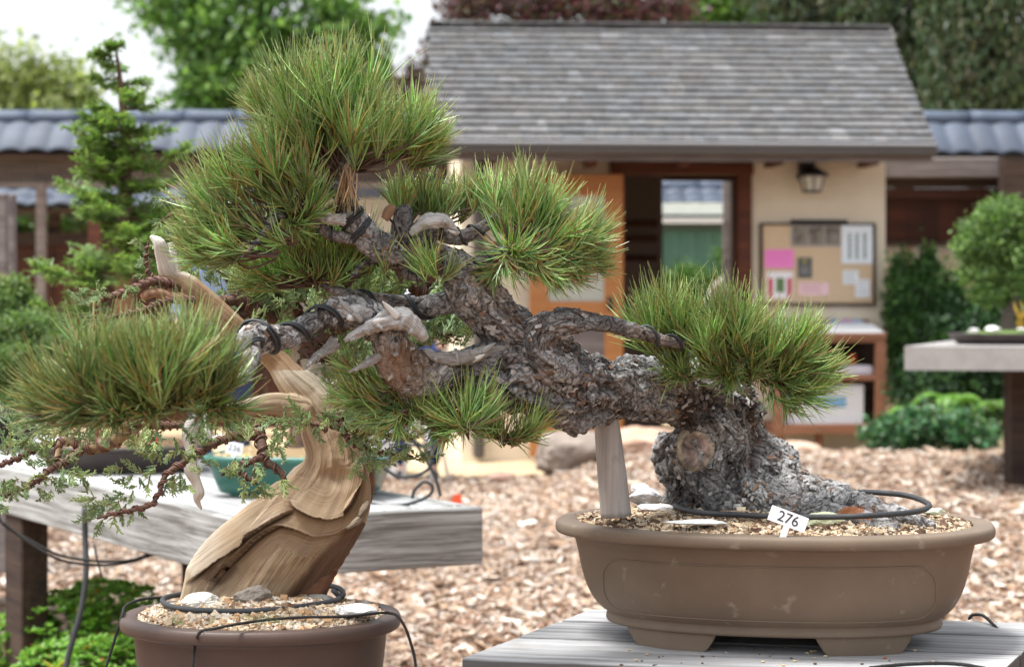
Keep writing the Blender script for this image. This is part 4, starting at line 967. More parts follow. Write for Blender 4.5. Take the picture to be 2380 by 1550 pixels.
person('person in pale blue shirt and dark blue jeans behind the easel', P(968, 0, 14.2)*A(1, 1, 0), 1.70, (.55, .62, .72), (.02, .035, .09), (.1, .07, .05))
# white easel / tripod stand
ez = thing('folding_easel', 'white folding stand with thin splayed legs before the dark blue jeans', 'easel', P(985, 1110, 13.6))
for (x0, x1) in ((965, 935), (985, 1005), (1000, 1045)):
    D = 13.6 if x0 < 990 else 13.9; mb = MB(); a = P(x0, 900, D); b = P(x1, 1120, D); b[2] = .0; addtube(mb, [a, b], .013, 8, 2, col=(.78, .8, .82)); mb.build('leg', M_['plainv'], ez, True, IM)
mb = MB(); pbx(mb, 925, 1030, 1025, 1040, 13.55, .03, (.05, .06, .1)); mb.build('crossbar', M_['plainv'], ez, False, IM)
mb = MB(); pbx(mb, 905, 860, 1040, 905, 13.6, .03, (.6, .6, .62)); mb.build('easel_tray', M_['plainv'], ez, False, IM)
mb = MB(); pbx(mb, 842, 985, 925, 1100, 14.6, .4, (.55, .55, .57), z0=0); o = mb.build('concrete_block', M_['plainv'], None, False, IM); tag(o, 'pale grey block standing left of the blue jeans', 'block')
# ================================================================ left bench
BZ = EYE-.545
MU = Matrix.Translation((-.675, 5.10, 0)) @ Matrix.Rotation(R(28.3), 4, 'Z')      # x along the short end
MV = Matrix.Translation((-.675, 5.10, 0)) @ Matrix.Rotation(R(121.6), 4, 'Z')     # x along the long side, y = -short
lb = thing('slatted_bench', 'long weathered grey timber bench carrying the dark and green pots', 'bench', (-.9, 5.6, 0))
rg = np.random.default_rng(1)
def vary(g=.12): 
    t = rg.uniform(1-g, 1+g); return (t, t, t)
mb = MB(); box(mb, .046, 3.6, -.05, 0, BZ-.15, BZ-.0, vary(.04), bev=.004); mb.build('long_beam', M_['bench_side'], lb, False, MV)
mb = MB(); box(mb, .0, .68, 0, .044, BZ-.15, BZ+.001, vary(.04), bev=.004); mb.build('end_beam', M_['bench_side'], lb, False, MU)
mb = MB(); box(mb, .046, 3.6, -.68, -.63, BZ-.15, BZ-.0, vary(.04), bev=.004); mb.build('long_beam', M_['bench_side'], lb, False, MV)
y = -.062
while y > -.62:
    mb = MB(); w = .078; box(mb, .05, 3.6, y-w, y, BZ-.04, BZ-.001, vary(.2), bev=.004); mb.build('slat', M_['bench_top'], lb, False, MV); y -= w+.019
for (xx, yy) in ((1.74, -.10), (1.50, -.62), (3.3, -.12), (3.3, -.62)):
    mb = MB(); box(mb, xx, xx+.17, yy, yy+.09, -.02, BZ-.152, bev=.006); mb.build('leg', M_['darkwood'], lb, False, MV)
# ---------------------------------------------------------------- potted conifer on it
def soilmesh(c, a, b, yaw, z, dome, ins, ex=2.3, n=64, col=(.16, .11, .07)):
    mb = MB(); prof = [(ins, z), (ins+.25*(b-ins), z+dome*.5), (ins+.6*(b-ins), z+dome*.9), (b-.004, z+dome)]
    oval(mb, c, a, b, yaw, prof, n, ex, col=col); v, q, t, cc, g = mb.arrays(); m = len(v); k = n*(len(prof)-1)
    mb.add([[c[0], c[1], c[2]+z+dome]], tris=None); mb.t.append(np.array([[k+(j+1) % n, k+j, m] for j in range(n)])[:, ::-1]); return mb
def gravel(mb, c, a, b, yaw, zf, n, size, pal, seed, ex=2.3):
    rg = np.random.default_rng(seed); u = rg.uniform(0, 2*np.pi, n); r = np.sqrt(rg.uniform(0, 1, n))
    ct, st = np.cos(u), np.sin(u); x = np.sign(ct)*np.abs(ct)**(2/ex)*a*r; y = np.sign(st)*np.abs(st)**(2/ex)*b*r
    cy, sy = math.cos(yaw), math.sin(yaw); z = zf(r)
    p = np.column_stack([c[0]+cy*x-sy*y, c[1]+sy*x+cy*y, c[2]+z+rg.uniform(-.001, .003, n)])
    base = np.array([(-1, -1, -1), (1, -1, -1), (1, 1, -1), (-1, 1, -1), (-1, -1, 1), (1, -1, 1), (1, 1, 1), (-1, 1, 1)], float)*.62
    s = size*rg.lognormal(0, .35, (n, 1, 1)); v = base[None]*s*(1+rg.uniform(-.45, .45, (n, 8, 3)))
    a1 = rg.uniform(0, 6.28, n); a2 = rg.uniform(0, 6.28, n)
    for ang, i, j in ((a1, 0, 1), (a2, 1, 2)):
        c_, s_ = np.cos(ang)[:, None], np.sin(ang)[:, None]; P_, Q_ = v[..., i].copy(), v[..., j].copy(); v[..., i] = c_*P_-s_*Q_; v[..., j] = s_*P_+c_*Q_
    v += p[:, None]; pal = np.asarray(pal); col = pal[rg.integers(0, len(pal), n)]*rg.uniform(.75, 1.2, (n, 1))
    mb.add(v.reshape(-1, 3), (np.array(BOXQ)[None]+8*np.arange(n)[:, None, None]).reshape(-1, 4), col=np.repeat(col, 8, 0))
cz = BZ
con = thing('potted_conifer', 'small upright layered conifer with bright green foliage in a dark oval pot', 'bonsai', (-1.25, 6.58, cz))
cc = A(-1.255, 6.60, cz)
mb = MB(); oval(mb, cc, .285, .19, R(8), smoothprof([(.07, .0), (.06, .012), (.045, .03), (.03, .052), (.018, .07)], 3)+[(.0, .074), (-.002, .08), (.0, .086), (.02, .086), (.024, .07)]); mb.build('pot', M_['pot_dark'], con, True, IM)
mb = soilmesh(cc, .285, .19, R(8), .075, .03, .022, col=(.22, .13, .08)); gravel(mb, cc, .25, .16, R(8), lambda r: .077+.03*(1-r), 2500, .0045, [(.35, .22, .13), (.25, .15, .09), (.10, .14, .04), (.45, .34, .24)], 3); mb.build('soil', M_['pumice'], con, False, IM)
def conifer():
    rg = np.random.default_rng(77)
    tp = [(296, 1045, 6.6, 66), (292, 960, 6.6, 56), (292, 800, 6.6, 54), (290, 660, 6.6, 48), (290, 540, 6.6, 40), (292, 420, 6.6, 30), (292, 330, 6.6, 21), (284, 240, 6.6, 14), (276, 160, 6.6, 8), (266, 92, 6.6, 3)]
    pp, rr = px(tp); mb = MB(); v, q, t, S, TH = tube(pp, rr, 18, .012)
    nz = fbm(np.column_stack([np.cos(TH)*3, np.sin(TH)*3, S*8]), 4, 4); v = v*1.0; v[:, 0] += nz*.006; v[:, 1] += nz*.006
    c = A(.13, .085, .06)*(1+.5*nz[:, None]); strip = (TH > 2.6) & (TH < 3.6); c[(np.sin(TH) < -.5) & (S < .55)] = A(.28, .16, .09)
    mb.add(v, q, t, col=c)
    br = []; fol = MB()
    for y in np.concatenate([np.linspace(108, 300, 17), np.linspace(300, 640, 36), np.linspace(560, 700, 7)]):
        hw = np.interp(y, [90, 140, 210, 300, 400, 500, 600, 660, 720], [14, 48, 84, 118, 146, 180, 200, 200, 150])
        az = rg.uniform(0, 2*np.pi); L = hw/F*6.6*rg.uniform(.45, 1.15)
        x0 = np.interp(y, [92, 240, 420, 660], [266, 284, 292, 290]); b = P(x0, y, 6.6)
        if y > 640: az = rg.choice([np.pi, 0])+rg.normal(0, .4) if y < 600 else np.pi+rg.normal(0, .35); L = .26
        d = A(math.cos(az), math.sin(az), 0); dro = rg.uniform(-.34, .14)
        pts = [b+d*L*f+A(0, 0, L*(dro*f+.22*f*f*f)) for f in (0, .3, .6, .85, 1)]
        addtube(mb, pts, [.008*min(1, L*5), .0065*min(1, L*5), .004, .003, .0015], 6, .05, col=(.10, .06, .04))
        sd = np.cross(d, A(0, 0, 1)); nt = int(8+L*52)
        for k in range(nt):
            f = rg.uniform(.12, 1); p = np.array([np.interp(f, [0, .3, .6, .85, 1], [q_[i] for q_ in pts]) for i in range(3)])
            sg = rg.choice([-1, 1]); tl = L*.34*(1.15-f*.6)*rg.uniform(.6, 1.2)+.02
            td = d*rg.uniform(.5, 1.1)+sd*sg*rg.uniform(.3, 1.1)+A(0, 0, rg.uniform(-.25, .8)); td /= np.linalg.norm(td)
            m = int(12+tl*260); tt = rg.uniform(0.05, 1, (m, 1)); sp = np.cross(td, A(0, 0, 1)); sp /= np.linalg.norm(sp)
            c0 = p+td*tl*tt; s2 = rg.choice([-1, 1], (m, 1)); ll = .019*rg.uniform(.6, 1.3, (m, 1))*(1.2-.5*tt)
            e = c0+(sp*s2*.7+td*.7+rg.normal(0, .40, (m, 3)))*ll; w = td*.0042
            v = np.stack([c0-w, c0+w, e+w*.5, e-w*.5], 1).reshape(-1, 3)
            g = np.array([(.17, .29, .085), (.11, .20, .06), (.27, .38, .13)])[rg.integers(0, 3, m)]*rg.uniform(.8, 1.2, (m, 1))
            tipy = np.clip((tt-.6)*2.2, 0, 1)*rg.uniform(0, 1); g = g*(1-tipy*.5)+A(.40, .50, .12)*tipy*.5
            fol.add(v, np.arange(4*m).reshape(-1, 4), col=np.repeat(g, 4, 0))
    mb.build('trunk', M_['twigbark'], con, True, IM); fol.build('foliage', M_['leaf'], con, False, IM)
conifer()
# ---------------------------------------------------------------- cushion juniper far left
cj = thing('potted_juniper', 'low cushion shaped juniper with pale green pads in a brown pot at the far left', 'bonsai', (-2.0, 7.7, cz))
c2 = P(-55, 1050, 7.75); c2[2] = cz
mb = MB(); oval(mb, c2, .25, .2, 0, [(.05, 0), (.03, .03), (.015, .09), (.0, .095), (.0, .11), (.02, .11), (.025, .09)]); mb.build('pot', M_['pot_dark'], cj, True, IM)
mb = soilmesh(c2, .25, .2, 0, .095, .03, .02, col=(.14, .10, .07)); mb.build('soil', M_['pumice'], cj, False, IM)
rg = np.random.default_rng(8)
lob = [L3(a, b, D, c, d, k) for (a, b, D, c, d, k) in [(20, 700, 7.6, 60, 34, 1), (90, 760, 7.5, 80, 30, 1.2), (10, 770, 7.5, 60, 36, 1), (160, 800, 7.4, 60, 26, 1), (40, 830, 7.4, 80, 32, 1.1), (110, 860, 7.5, 80, 28, 1), (10, 900, 7.5, 60, 30, .8), (-40, 840, 7.6, 60, 100, 1.2), (60, 920, 7.4, 60, 20, .6), (30, 670, 7.6, 30, 20, .4)]]
mb = MB(); cushions(mb, lob, rg, 130, 22, .017, .016, [(.15, .24, .08), (.20, .29, .10), (.10, .17, .06)])
C = lobes_points([L3(10, 665, 7.6, 35, 22, 1)], 60, rg, .8); leafcloud(mb, C, 12, .011, .014, [(.32, .20, .10), (.22, .24, .08)], rg)
mb.build('foliage', M_['leaf'], cj, False, IM)
mb = MB()
for l in lob: addtube(mb, [c2+A(.05, 0, .1), (c2+l[0])/2+A(0, 0, .1), l[0]], [.022, .014, .005], 7, .05, col=(.08, .06, .05))
mb.build('trunk', M_['twigbark'], cj, True, IM)
rock('pale_stone', M_['stone'], P(28, 968, 7.62), (.05, .04, .022), 21, (.66, .64, .60), 'rounded white stone on the soil of the far left pot', sub=3)
mb = MB(); a = P(112, 970, 7.55); box(mb, a[0]-.008, a[0]+.008, a[1], a[1]+.003, a[2]-.012, a[2]+.05, (.45, .03, .03)); o = mb.build('red_tag', M_['plainv'], None, False, IM); tag(o, 'red plastic tag stuck beside the far left pot', 'tag')
mb = MB(); a = P(362, 1033, 6.45); box(mb, a[0]-.014, a[0]+.014, a[1], a[1]+.003, a[2]-.01, a[2]+.022, (.42, .03, .03)); o = mb.build('red_tag', M_['plainv'], None, False, IM); tag(o, 'red plastic tag stuck in the dark oval pot of the conifer', 'tag')
# ---------------------------------------------------------------- green pot
gp = thing('green_potted_bonsai', 'small bonsai in a glossy green glazed rectangular pot on the left bench', 'bonsai', (-.60, 5.78, cz))
c3 = A(-.595, 5.78, cz)
mb = MB(); oval(mb, c3, .262, .165, R(-8), smoothprof([(.045, .012), (.04, .02), (.03, .045), (.016, .085)], 4)+[(.002, .095), (.0, .1), (.0, .112), (.004, .116), (.018, .116), (.022, .09)], 96, 5); mb.build('pot', M_['pot_green'], gp, True, IM)
for s in (-1, 1):
    for t_ in (-1, 1):
        mb = MB(); q_ = c3+A(s*.15, t_*.085-s*.02, 0); box(mb, q_[0]-.04, q_[0]+.04, q_[1]-.015, q_[1]+.015, cz, cz+.013, bev=.004); mb.build('foot', M_['pot_green'], gp, False, IM)
mb = soilmesh(c3, .262, .165, R(-8), .105, .035, .02, 5, col=(.25, .18, .10)); gravel(mb, c3, .232, .14, R(-8), lambda r: .107+.032*(1-r), 3000, .005, [(.5, .40, .28), (.35, .26, .16), (.6, .5, .3), (.45, .42, .15)], 5, 5); mb.build('soil', M_['pumice'], gp, False, IM)
mb = MB(); pp, rr = px([(690, 1050, 5.75, 60), (700, 980, 5.75, 44), (740, 900, 5.75, 34), (720, 820, 5.75, 24), (760, 740, 5.75, 14)]); addtube(mb, pp, rr, 10, .02, col=(.14, .09, .07)); mb.build('trunk', M_['twigbark'], gp, True, IM)
lob = [L3(a, b, 5.75, c, d, k) for (a, b, c, d, k) in [(680, 790, 60, 40, 1), (780, 740, 70, 40, 1), (640, 650, 70, 40, .8), (840, 830, 60, 36, .8), (900, 930, 50, 26, .5)]]
mb = MB(); cushions(mb, lob, rg, 80, 16, .012, .02, [(.13, .26, .07), (.2, .32, .1)]); mb.build('foliage', M_['leaf'], gp, False, IM)
for k, (x, y, D, s, lab) in enumerate(((738, 1046, 5.68, .034, 'flat pale stone on the soil of the green pot'), (630, 1052, 5.72, .022, 'small tan stone near the left end of the green pot'), (510, 1020, 6.1, .03, 'grey stone left of the green pot tag'))):
    rock('pale_stone', M_['stone'], P(x, y, D), (s, s*.7, s*.45), 90+k, (.55, .52, .47), lab, sub=3)
def text_mesh(name, s, size, mat, parent, M, col=(.02, .02, .03)):
    cu = bpy.data.curves.new(name, 'FONT'); cu.body = s; cu.size = size; cu.align_x = 'CENTER'; cu.align_y = 'CENTER'; cu.extrude = .00015
    o = bpy.data.objects.new(name, cu); COL.objects.link(o); dg = bpy.context.evaluated_depsgraph_get()
    me = bpy.data.meshes.new_from_object(o.evaluated_get(dg)); bpy.data.objects.remove(o)
    me.materials.clear(); me.materials.append(mat); n = bpy.data.objects.new(name, me); COL.objects.link(n); n.parent = parent; n.matrix_parent_inverse = WM[parent.name].inverted(); n.matrix_basis = M; return n
inkm = mat_simple('ink', (.02, .02, .03), .6)
whitem = mat_simple('white_plastic', (.80, .82, .85), .45, .03, 10)
def plant_label(label, c, w, h, rot, number, stem, size, tilt=8, yaw=0):
    M = Matrix.Translation(Vector(c)) @ Matrix.Rotation(R(yaw), 4, 'Z') @ Matrix.Rotation(R(90-tilt), 4, 'X') @ Matrix.Rotation(R(rot), 4, 'Z')
    mb = MB(); r = h*.06
    box(mb, -w/2, w/2, -h/2, h/2, -.0012, 0, bev=.0006); o = mb.build('plant_label', whitem, None, False, M); tag(o, label, 'label')
    mb = MB(); box(mb, stem-.005, stem+.005, -h/2-.03, -h/2-.0002, -.0011, -.0001); mb.build('stem', whitem, o, False, M)
    text_mesh('number', number, size, inkm, o, M @ Matrix.Translation((0, 0, .0003))); return o
plant_label('small white number label 236 stuck in the green pot', P(545, 1042, 5.66), .045, .034, -12, '236', .0, .024)
# black hose coil on the bench
mb = MB(); D = 5.55
pts = [(868, 1060), (890, 1085), (930, 1108), (980, 1100), (1003, 1075), (985, 1040), (940, 1018), (890, 1030), (866, 1080), (868, 1140)]
addtube(mb, [P(x, y, D+.05) for x, y in pts], .0045, 8, .01)
pts = [(862, 1170), (900, 1176), (960, 1168), (1000, 1148), (1004, 1128), (985, 1120), (964, 1138), (958, 1158)]
addtube(mb, [P(x, y, 5.50) for x, y in pts], .0045, 8, .01)
pts = [(1024, 1152), (1012, 1110), (985, 1060), (955, 1015), (930, 990), (905, 985)]
addtube(mb, [P(x, y, 5.6) for x, y in pts], .0045, 8, .01)
o = mb.build('hose_coil', M_['hose'], None, True, IM); tag(o, 'thin black irrigation tubing coiled on the right end of the left bench', 'hose')
mb = MB(); addtube(mb, [P(*p) for p in ((197, 1180, 5.75), (198, 1250, 5.75), (200, 1330, 5.72), (190, 1410, 5.7), (168, 1490, 5.68), (150, 1570, 5.66), (140, 1700, 5.6))], .0085, 10, .02); o = mb.build('black_pipe', M_['hose'], None, True, IM); tag(o, 'black rubber pipe hanging down under the left bench', 'pipe')
def cord(name, label, pts, r=.0022, strands=2, pitch=.012, cat='cord', mat='twine', fuzz=0, parent=None):
    c = catmull(np.array(pts, float), .003); T, U, V = frames(c); s = np.concatenate([[0], np.cumsum(np.linalg.norm(np.diff(c, axis=0), axis=1))])
    mb = MB()
    for k in range(strands):
        a = s/pitch*2*np.pi+k*2*np.pi/strands; h = c+(U*np.cos(a)[:, None]+V*np.sin(a)[:, None])*r*.55
        v, q, t, S, TH = tube(h, np.full(len(h), r*.62), 5, 1.0); mb.add(v, q, t)
    if fuzz:
        rg = np.random.default_rng(3)
        for k in range(fuzz):
            i = rg.integers(0, len(c)); d = rg.normal(0, 1, 3); d /= np.linalg.norm(d); addtube(mb, [c[i], c[i]+d*r*1.8, c[i]+d*r*3+rg.normal(0, .001, 3)], r*.07, 3, 1)
    o = mb.build(name, M_[mat], None, True, IM); tag(o, label, cat); return o
cord('black_rope', 'upper of two slack black cords under the left bench', [P(*p) for p in ((-10, 1170, 5.6), (5, 1215, 5.6), (60, 1250, 5.6), (140, 1290, 5.6), (225, 1303, 5.6), (300, 1302, 5.6), (350, 1286, 5.7))], .004)
cord('black_rope', 'lower of two slack black cords under the left bench', [P(*p) for p in ((8, 1215, 5.58), (70, 1262, 5.58), (140, 1300, 5.58), (220, 1312, 5.58), (290, 1308, 5.6), (372, 1284, 5.7))], .004)
mb = MB(); addtube(mb, [P(*p) for p in ((218, 1262, 5.74), (226, 1300, 5.74), (238, 1345, 5.74))], .003, 5, .02); o = mb.build('thin_wire', M_['wire'], None, True, IM); tag(o, 'short thin wire dangling under the left bench', 'wire')
# ================================================================ foreground bench
FZ = EYE-.575
MF = Matrix.Translation((.149, 3.83, 0)) @ Matrix.Rotation(R(-12), 4, 'Z')
fb = thing('deck_bench', 'weathered pale plank bench carrying the large tan oval pot', 'bench', (.5, 3.55, 0))
sk = .197/.98
def plank(y0, y1, z0, z1, x0=0., x1=.835, col=(1, 1, 1)):
    mb = MB(); e = .0035; n = 24
    xs = np.linspace(0, 1, n); rg2 = np.random.default_rng(int(abs(y0)*1000)+3)
    v = []
    prof = [(y1, z1-e), (y1-e, z1), (y0+e, z1), (y0, z1-e), (y0, z0), (y1, z0)]
    for k, f in enumerate(xs):
        for (yy, zz) in prof:
            xx = x0+(x1-x0)*f+sk*yy; v.append((xx, yy, zz+rg2.normal(0, .0004)))
    v = np.array(v); m = 6; i = np.arange(n-1)[:, None]*m; j = np.arange(m)[None]; k = (j+1) % m
    q = np.stack([i+j, i+k, i+m+k, i+m+j], -1).reshape(-1, 4)[:, ::-1]
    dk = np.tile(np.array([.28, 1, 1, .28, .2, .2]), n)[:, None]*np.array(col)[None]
    mb.add(v, q, [], col=dk)
    mb.q.append(np.array([[0, 1, 2, 3], [0, 3, 4, 5]])[:, ::-1]); b_ = (n-1)*m; mb.q.append(np.array([[b_, b_+1, b_+2, b_+3], [b_, b_+3, b_+4, b_+5]]))
    return mb
for (ya, yb_) in ((-.146, .0), (-.332, -.160), (-.566, -.346)):
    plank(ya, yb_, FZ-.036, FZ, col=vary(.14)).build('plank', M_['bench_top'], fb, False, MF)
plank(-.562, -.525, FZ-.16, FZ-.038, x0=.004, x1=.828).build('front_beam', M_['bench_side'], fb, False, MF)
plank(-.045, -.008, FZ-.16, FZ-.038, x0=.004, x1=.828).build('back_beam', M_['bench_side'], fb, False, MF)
ME = MF @ Matrix.Rotation(math.atan2(.98, .197), 4, 'Z')
for xo in (.824, .040):
    mb = MB(); v = np.array([(xo, 0), (xo-.036, 0)])
    # end beam between front and back beams, running along the cut
    pts = [(xo+sk*-.048, -.048), (xo-.036+sk*-.048, -.048), (xo-.036+sk*-.52, -.52), (xo+sk*-.52, -.52)]
    prism(mb, pts[::-1], FZ-.16, FZ-.038); mb.build('end_beam', M_['bench_side'], fb, False, MF)
for (xx, yy) in ((.10, -.42), (.66, -.42), (.12, -.10), (.70, -.10)):
    mb = MB(); box(mb, xx, xx+.09, yy-.09+.0, yy, -.02, FZ-.04, bev=.004); mb.build('leg', M_['darkwood'], fb, False, MF)
# ---------------------------------------------------------------- the tan pot
pine = thing('pine_bonsai', 'large leaning pine bonsai with flaky bark and long needles in a tan oval pot', 'bonsai', (.445, 3.5, FZ))
PC = A(.445, 3.50, FZ); PA, PB, PY = .371, .268, R(-11)
pot_prof = [(.11, .030), (.088, .030), (.086, .034), (.087, .041), (.090, .0445), (.087, .0475)]+smoothprof([(.080, .051), (.066, .066), (.053, .090), (.044, .120), (.038, .150), (.033, .170)], 6)+smoothprof([(.030, .176), (.018, .1795), (.004, .1815), (.0, .186), (.0, .195), (.003, .2005), (.008, .202)], 3)+[(.034, .2025), (.038, .198), (.042, .180), (.05, .15)]
mb = MB(); oval(mb, PC, PA, PB, PY, pot_prof, 160, 2.25); pot = mb.build('pot', M_['pot_tan'], pine, True, IM)
def ovalpt(c, a, b, yaw, ins, z, s, ex=2.25, front=True):
    """point on front wall at local x = s"""
    aa, bb = a-ins, b-ins; y = -bb*(max(0, 1-abs(s/aa)**ex))**(1/ex); cy, sy = math.cos(yaw), math.sin(yaw)
    if not front: y = -y
    return A(c[0]+cy*s-sy*y, c[1]+sy*s+cy*y, c[2]+z)
def insat(z):
    pr = [p for p in pot_prof if .05 < p[1] < .178]; return np.interp(z, [p[1] for p in pr[:-1]], [p[0] for p in pr[:-1]])
# feet: curved scalloped slabs
for sx in (-1, 1):
    for fr in (True, False):
        mb = MB(); n = 22; rows = []
        for i in range(n+1):
            f = i/n*2-1; s = sx*.165+f*.082
            cut = .0
            zl = .0 if abs(f) < .72 else .030*((abs(f)-.72)/.28)**1.4
            for (ins, zz) in ((.092, .0315), (.096, zl), (.135, zl), (.135, .0315)): rows.append(ovalpt(PC, PA, PB, PY, ins, zz, s*.96, front=fr))
        v = np.array(rows); m = 4; i = np.arange(n)[:, None]*m; j = np.arange(m)[None]; k = (j+1) % m
        q = np.stack([i+j, i+k, i+m+k, i+m+j], -1).reshape(-1, 4)
        if not fr: q = q[:, ::-1]
        mb.add(v, q, []); mb.q.append(np.array([[0, 3, 2, 1], [n*m, n*m+1, n*m+2, n*m+3]])); mb.build('foot', M_['pot_tan'], pot, False, IM)
# raised panel moulding
mb = MB()
for fr in (True, False):
    loop = []; s0, z0, z1, rr_ = .272, .058, .150, .036
    for (cx, cz_, a0) in ((s0-rr_, z1-rr_, 90), (s0-rr_, z0+rr_, 0), (-s0+rr_, z0+rr_, -90), (-s0+rr_, z1-rr_, -180)):
        for k in range(9):
            an = R(a0-k*90/8); loop.append((cx+rr_*math.cos(an), cz_+rr_*math.sin(an)))
    dense = []
    for i in range(len(loop)):
        a, b = np.array(loop[i]), np.array(loop[(i+1) % len(loop)]); m = max(1, int(np.linalg.norm(b-a)/.012))
        for t_ in range(m): dense.append(a+(b-a)*t_/m)
    dense.append(dense[0])
    pts = [ovalpt(PC, PA, PB, PY, insat(z)-.0002, z, s, front=fr) for s, z in dense]
    addtube(mb, pts, .0016, 6, .01)
mb.build('panel_moulding', M_['pot_tan'], pot, True, IM)
mb = soilmesh(PC, PA, PB, PY, .196, .016, .034, 2.25, col=(.16, .11, .07))
gravel(mb, PC, PA-.037, PB-.037, PY, lambda r: .197+.016*(1-r**2), 17000, .0034, [(.50, .39, .26), (.42, .32, .21), (.58, .48, .35), (.28, .18, .11), (.10, .06, .04), (.12, .07, .045), (.52, .44, .35)], 6, 2.25)
mb.build('soil', M_['pumice'], pine, False, IM)
# ================================================================ organic bodies by union of limbs
def densify(paths):
    out = []
    for p in paths:
        pp, rr = px(p[0] if isinstance(p, tuple) else p); out.append(catmull(np.column_stack([pp, rr]), .004))
    return out
def union_body(paths, voxel, dr=.85, smooth=6, blobs=()):
    tmp = MB()
    for p in paths:
        pp, rr = px(p); v, q, t, S, TH = tube(pp, rr, 20, .006, dr=dr, ref=A(0, 1, 0)); tmp.add(v, q, t)
        for e in (0, -1):
            vv, ff = icosub(2); tmp.add(vv*rr[e]*A(1, dr, 1)+pp[e], None, ff)
    for (x, y, D, w, sx, sy, sz) in blobs:
        vv, ff = icosub(3); c = P(x, y, D); r = w/2/F*D; tmp.add(vv*r*A(sx, sy, sz)+c, None, ff)
    me = tmp.mesh('tmp'); o = bpy.data.objects.new('tmp', me); COL.objects.link(o)
    m = o.modifiers.new('r', 'REMESH'); m.mode = 'VOXEL'; m.voxel_size = voxel; m.adaptivity = 0
    if smooth: s = o.modifiers.new('s', 'SMOOTH'); s.factor = .5; s.iterations = smooth
    dg = bpy.context.evaluated_depsgraph_get(); ev = bpy.data.meshes.new_from_object(o.evaluated_get(dg)); bpy.data.objects.remove(o)
    v = np.zeros(len(ev.vertices)*3, np.float32); ev.vertices.foreach_get('co', v); v = v.reshape(-1, 3).astype(float)
    np_ = len(ev.polygons); lt = np.zeros(np_, np.int32); ev.polygons.foreach_get('loop_total', lt); li = np.zeros(len(ev.loops), np.int32); ev.loops.foreach_get('vertex_index', li)
    st = np.concatenate([[0], np.cumsum(lt)[:-1]]); q = li[(st[lt == 4][:, None]+np.arange(4))]; t = li[(st[lt == 3][:, None]+np.arange(3))] if (lt == 3).any() else np.zeros((0, 3), int)
    return v, q, t
def nearest(v, paths):
    """per vertex nearest skeleton: path index, s, theta, distance/radius"""
    best = np.full(len(v), 1e9); idx = np.zeros(len(v), int); S = np.zeros(len(v)); TH = np.zeros(len(v)); RR = np.ones(len(v))
    for k, p in enumerate(paths):
        pp, rr = px(p); c = catmull(np.column_stack([pp, rr]), .01); T, U, V = frames(c[:, :3], A(0, 1, 0)); s = np.concatenate([[0], np.cumsum(np.linalg.norm(np.diff(c[:, :3], axis=0), axis=1))])
        for a in range(0, len(v), 20000):
            w = v[a:a+20000]; d = np.linalg.norm(w[:, None]-c[None, :, :3], axis=2)/(c[None, :, 3]+.004); j = d.argmin(1); dm = d[np.arange(len(w)), j]
            m = dm < best[a:a+20000]; ii = np.where(m)[0]+a; jj = j[m]
            rel = w[m]-c[jj, :3]; best[ii] = dm[m]; idx[ii] = k; S[ii] = s[jj]+np.einsum('ij,ij->i', rel, T[jj]); TH[ii] = np.arctan2(np.einsum('ij,ij->i', rel, V[jj]), np.einsum('ij,ij->i', rel, U[jj])); RR[ii] = c[jj, 3]
    return idx, S, TH, best, RR
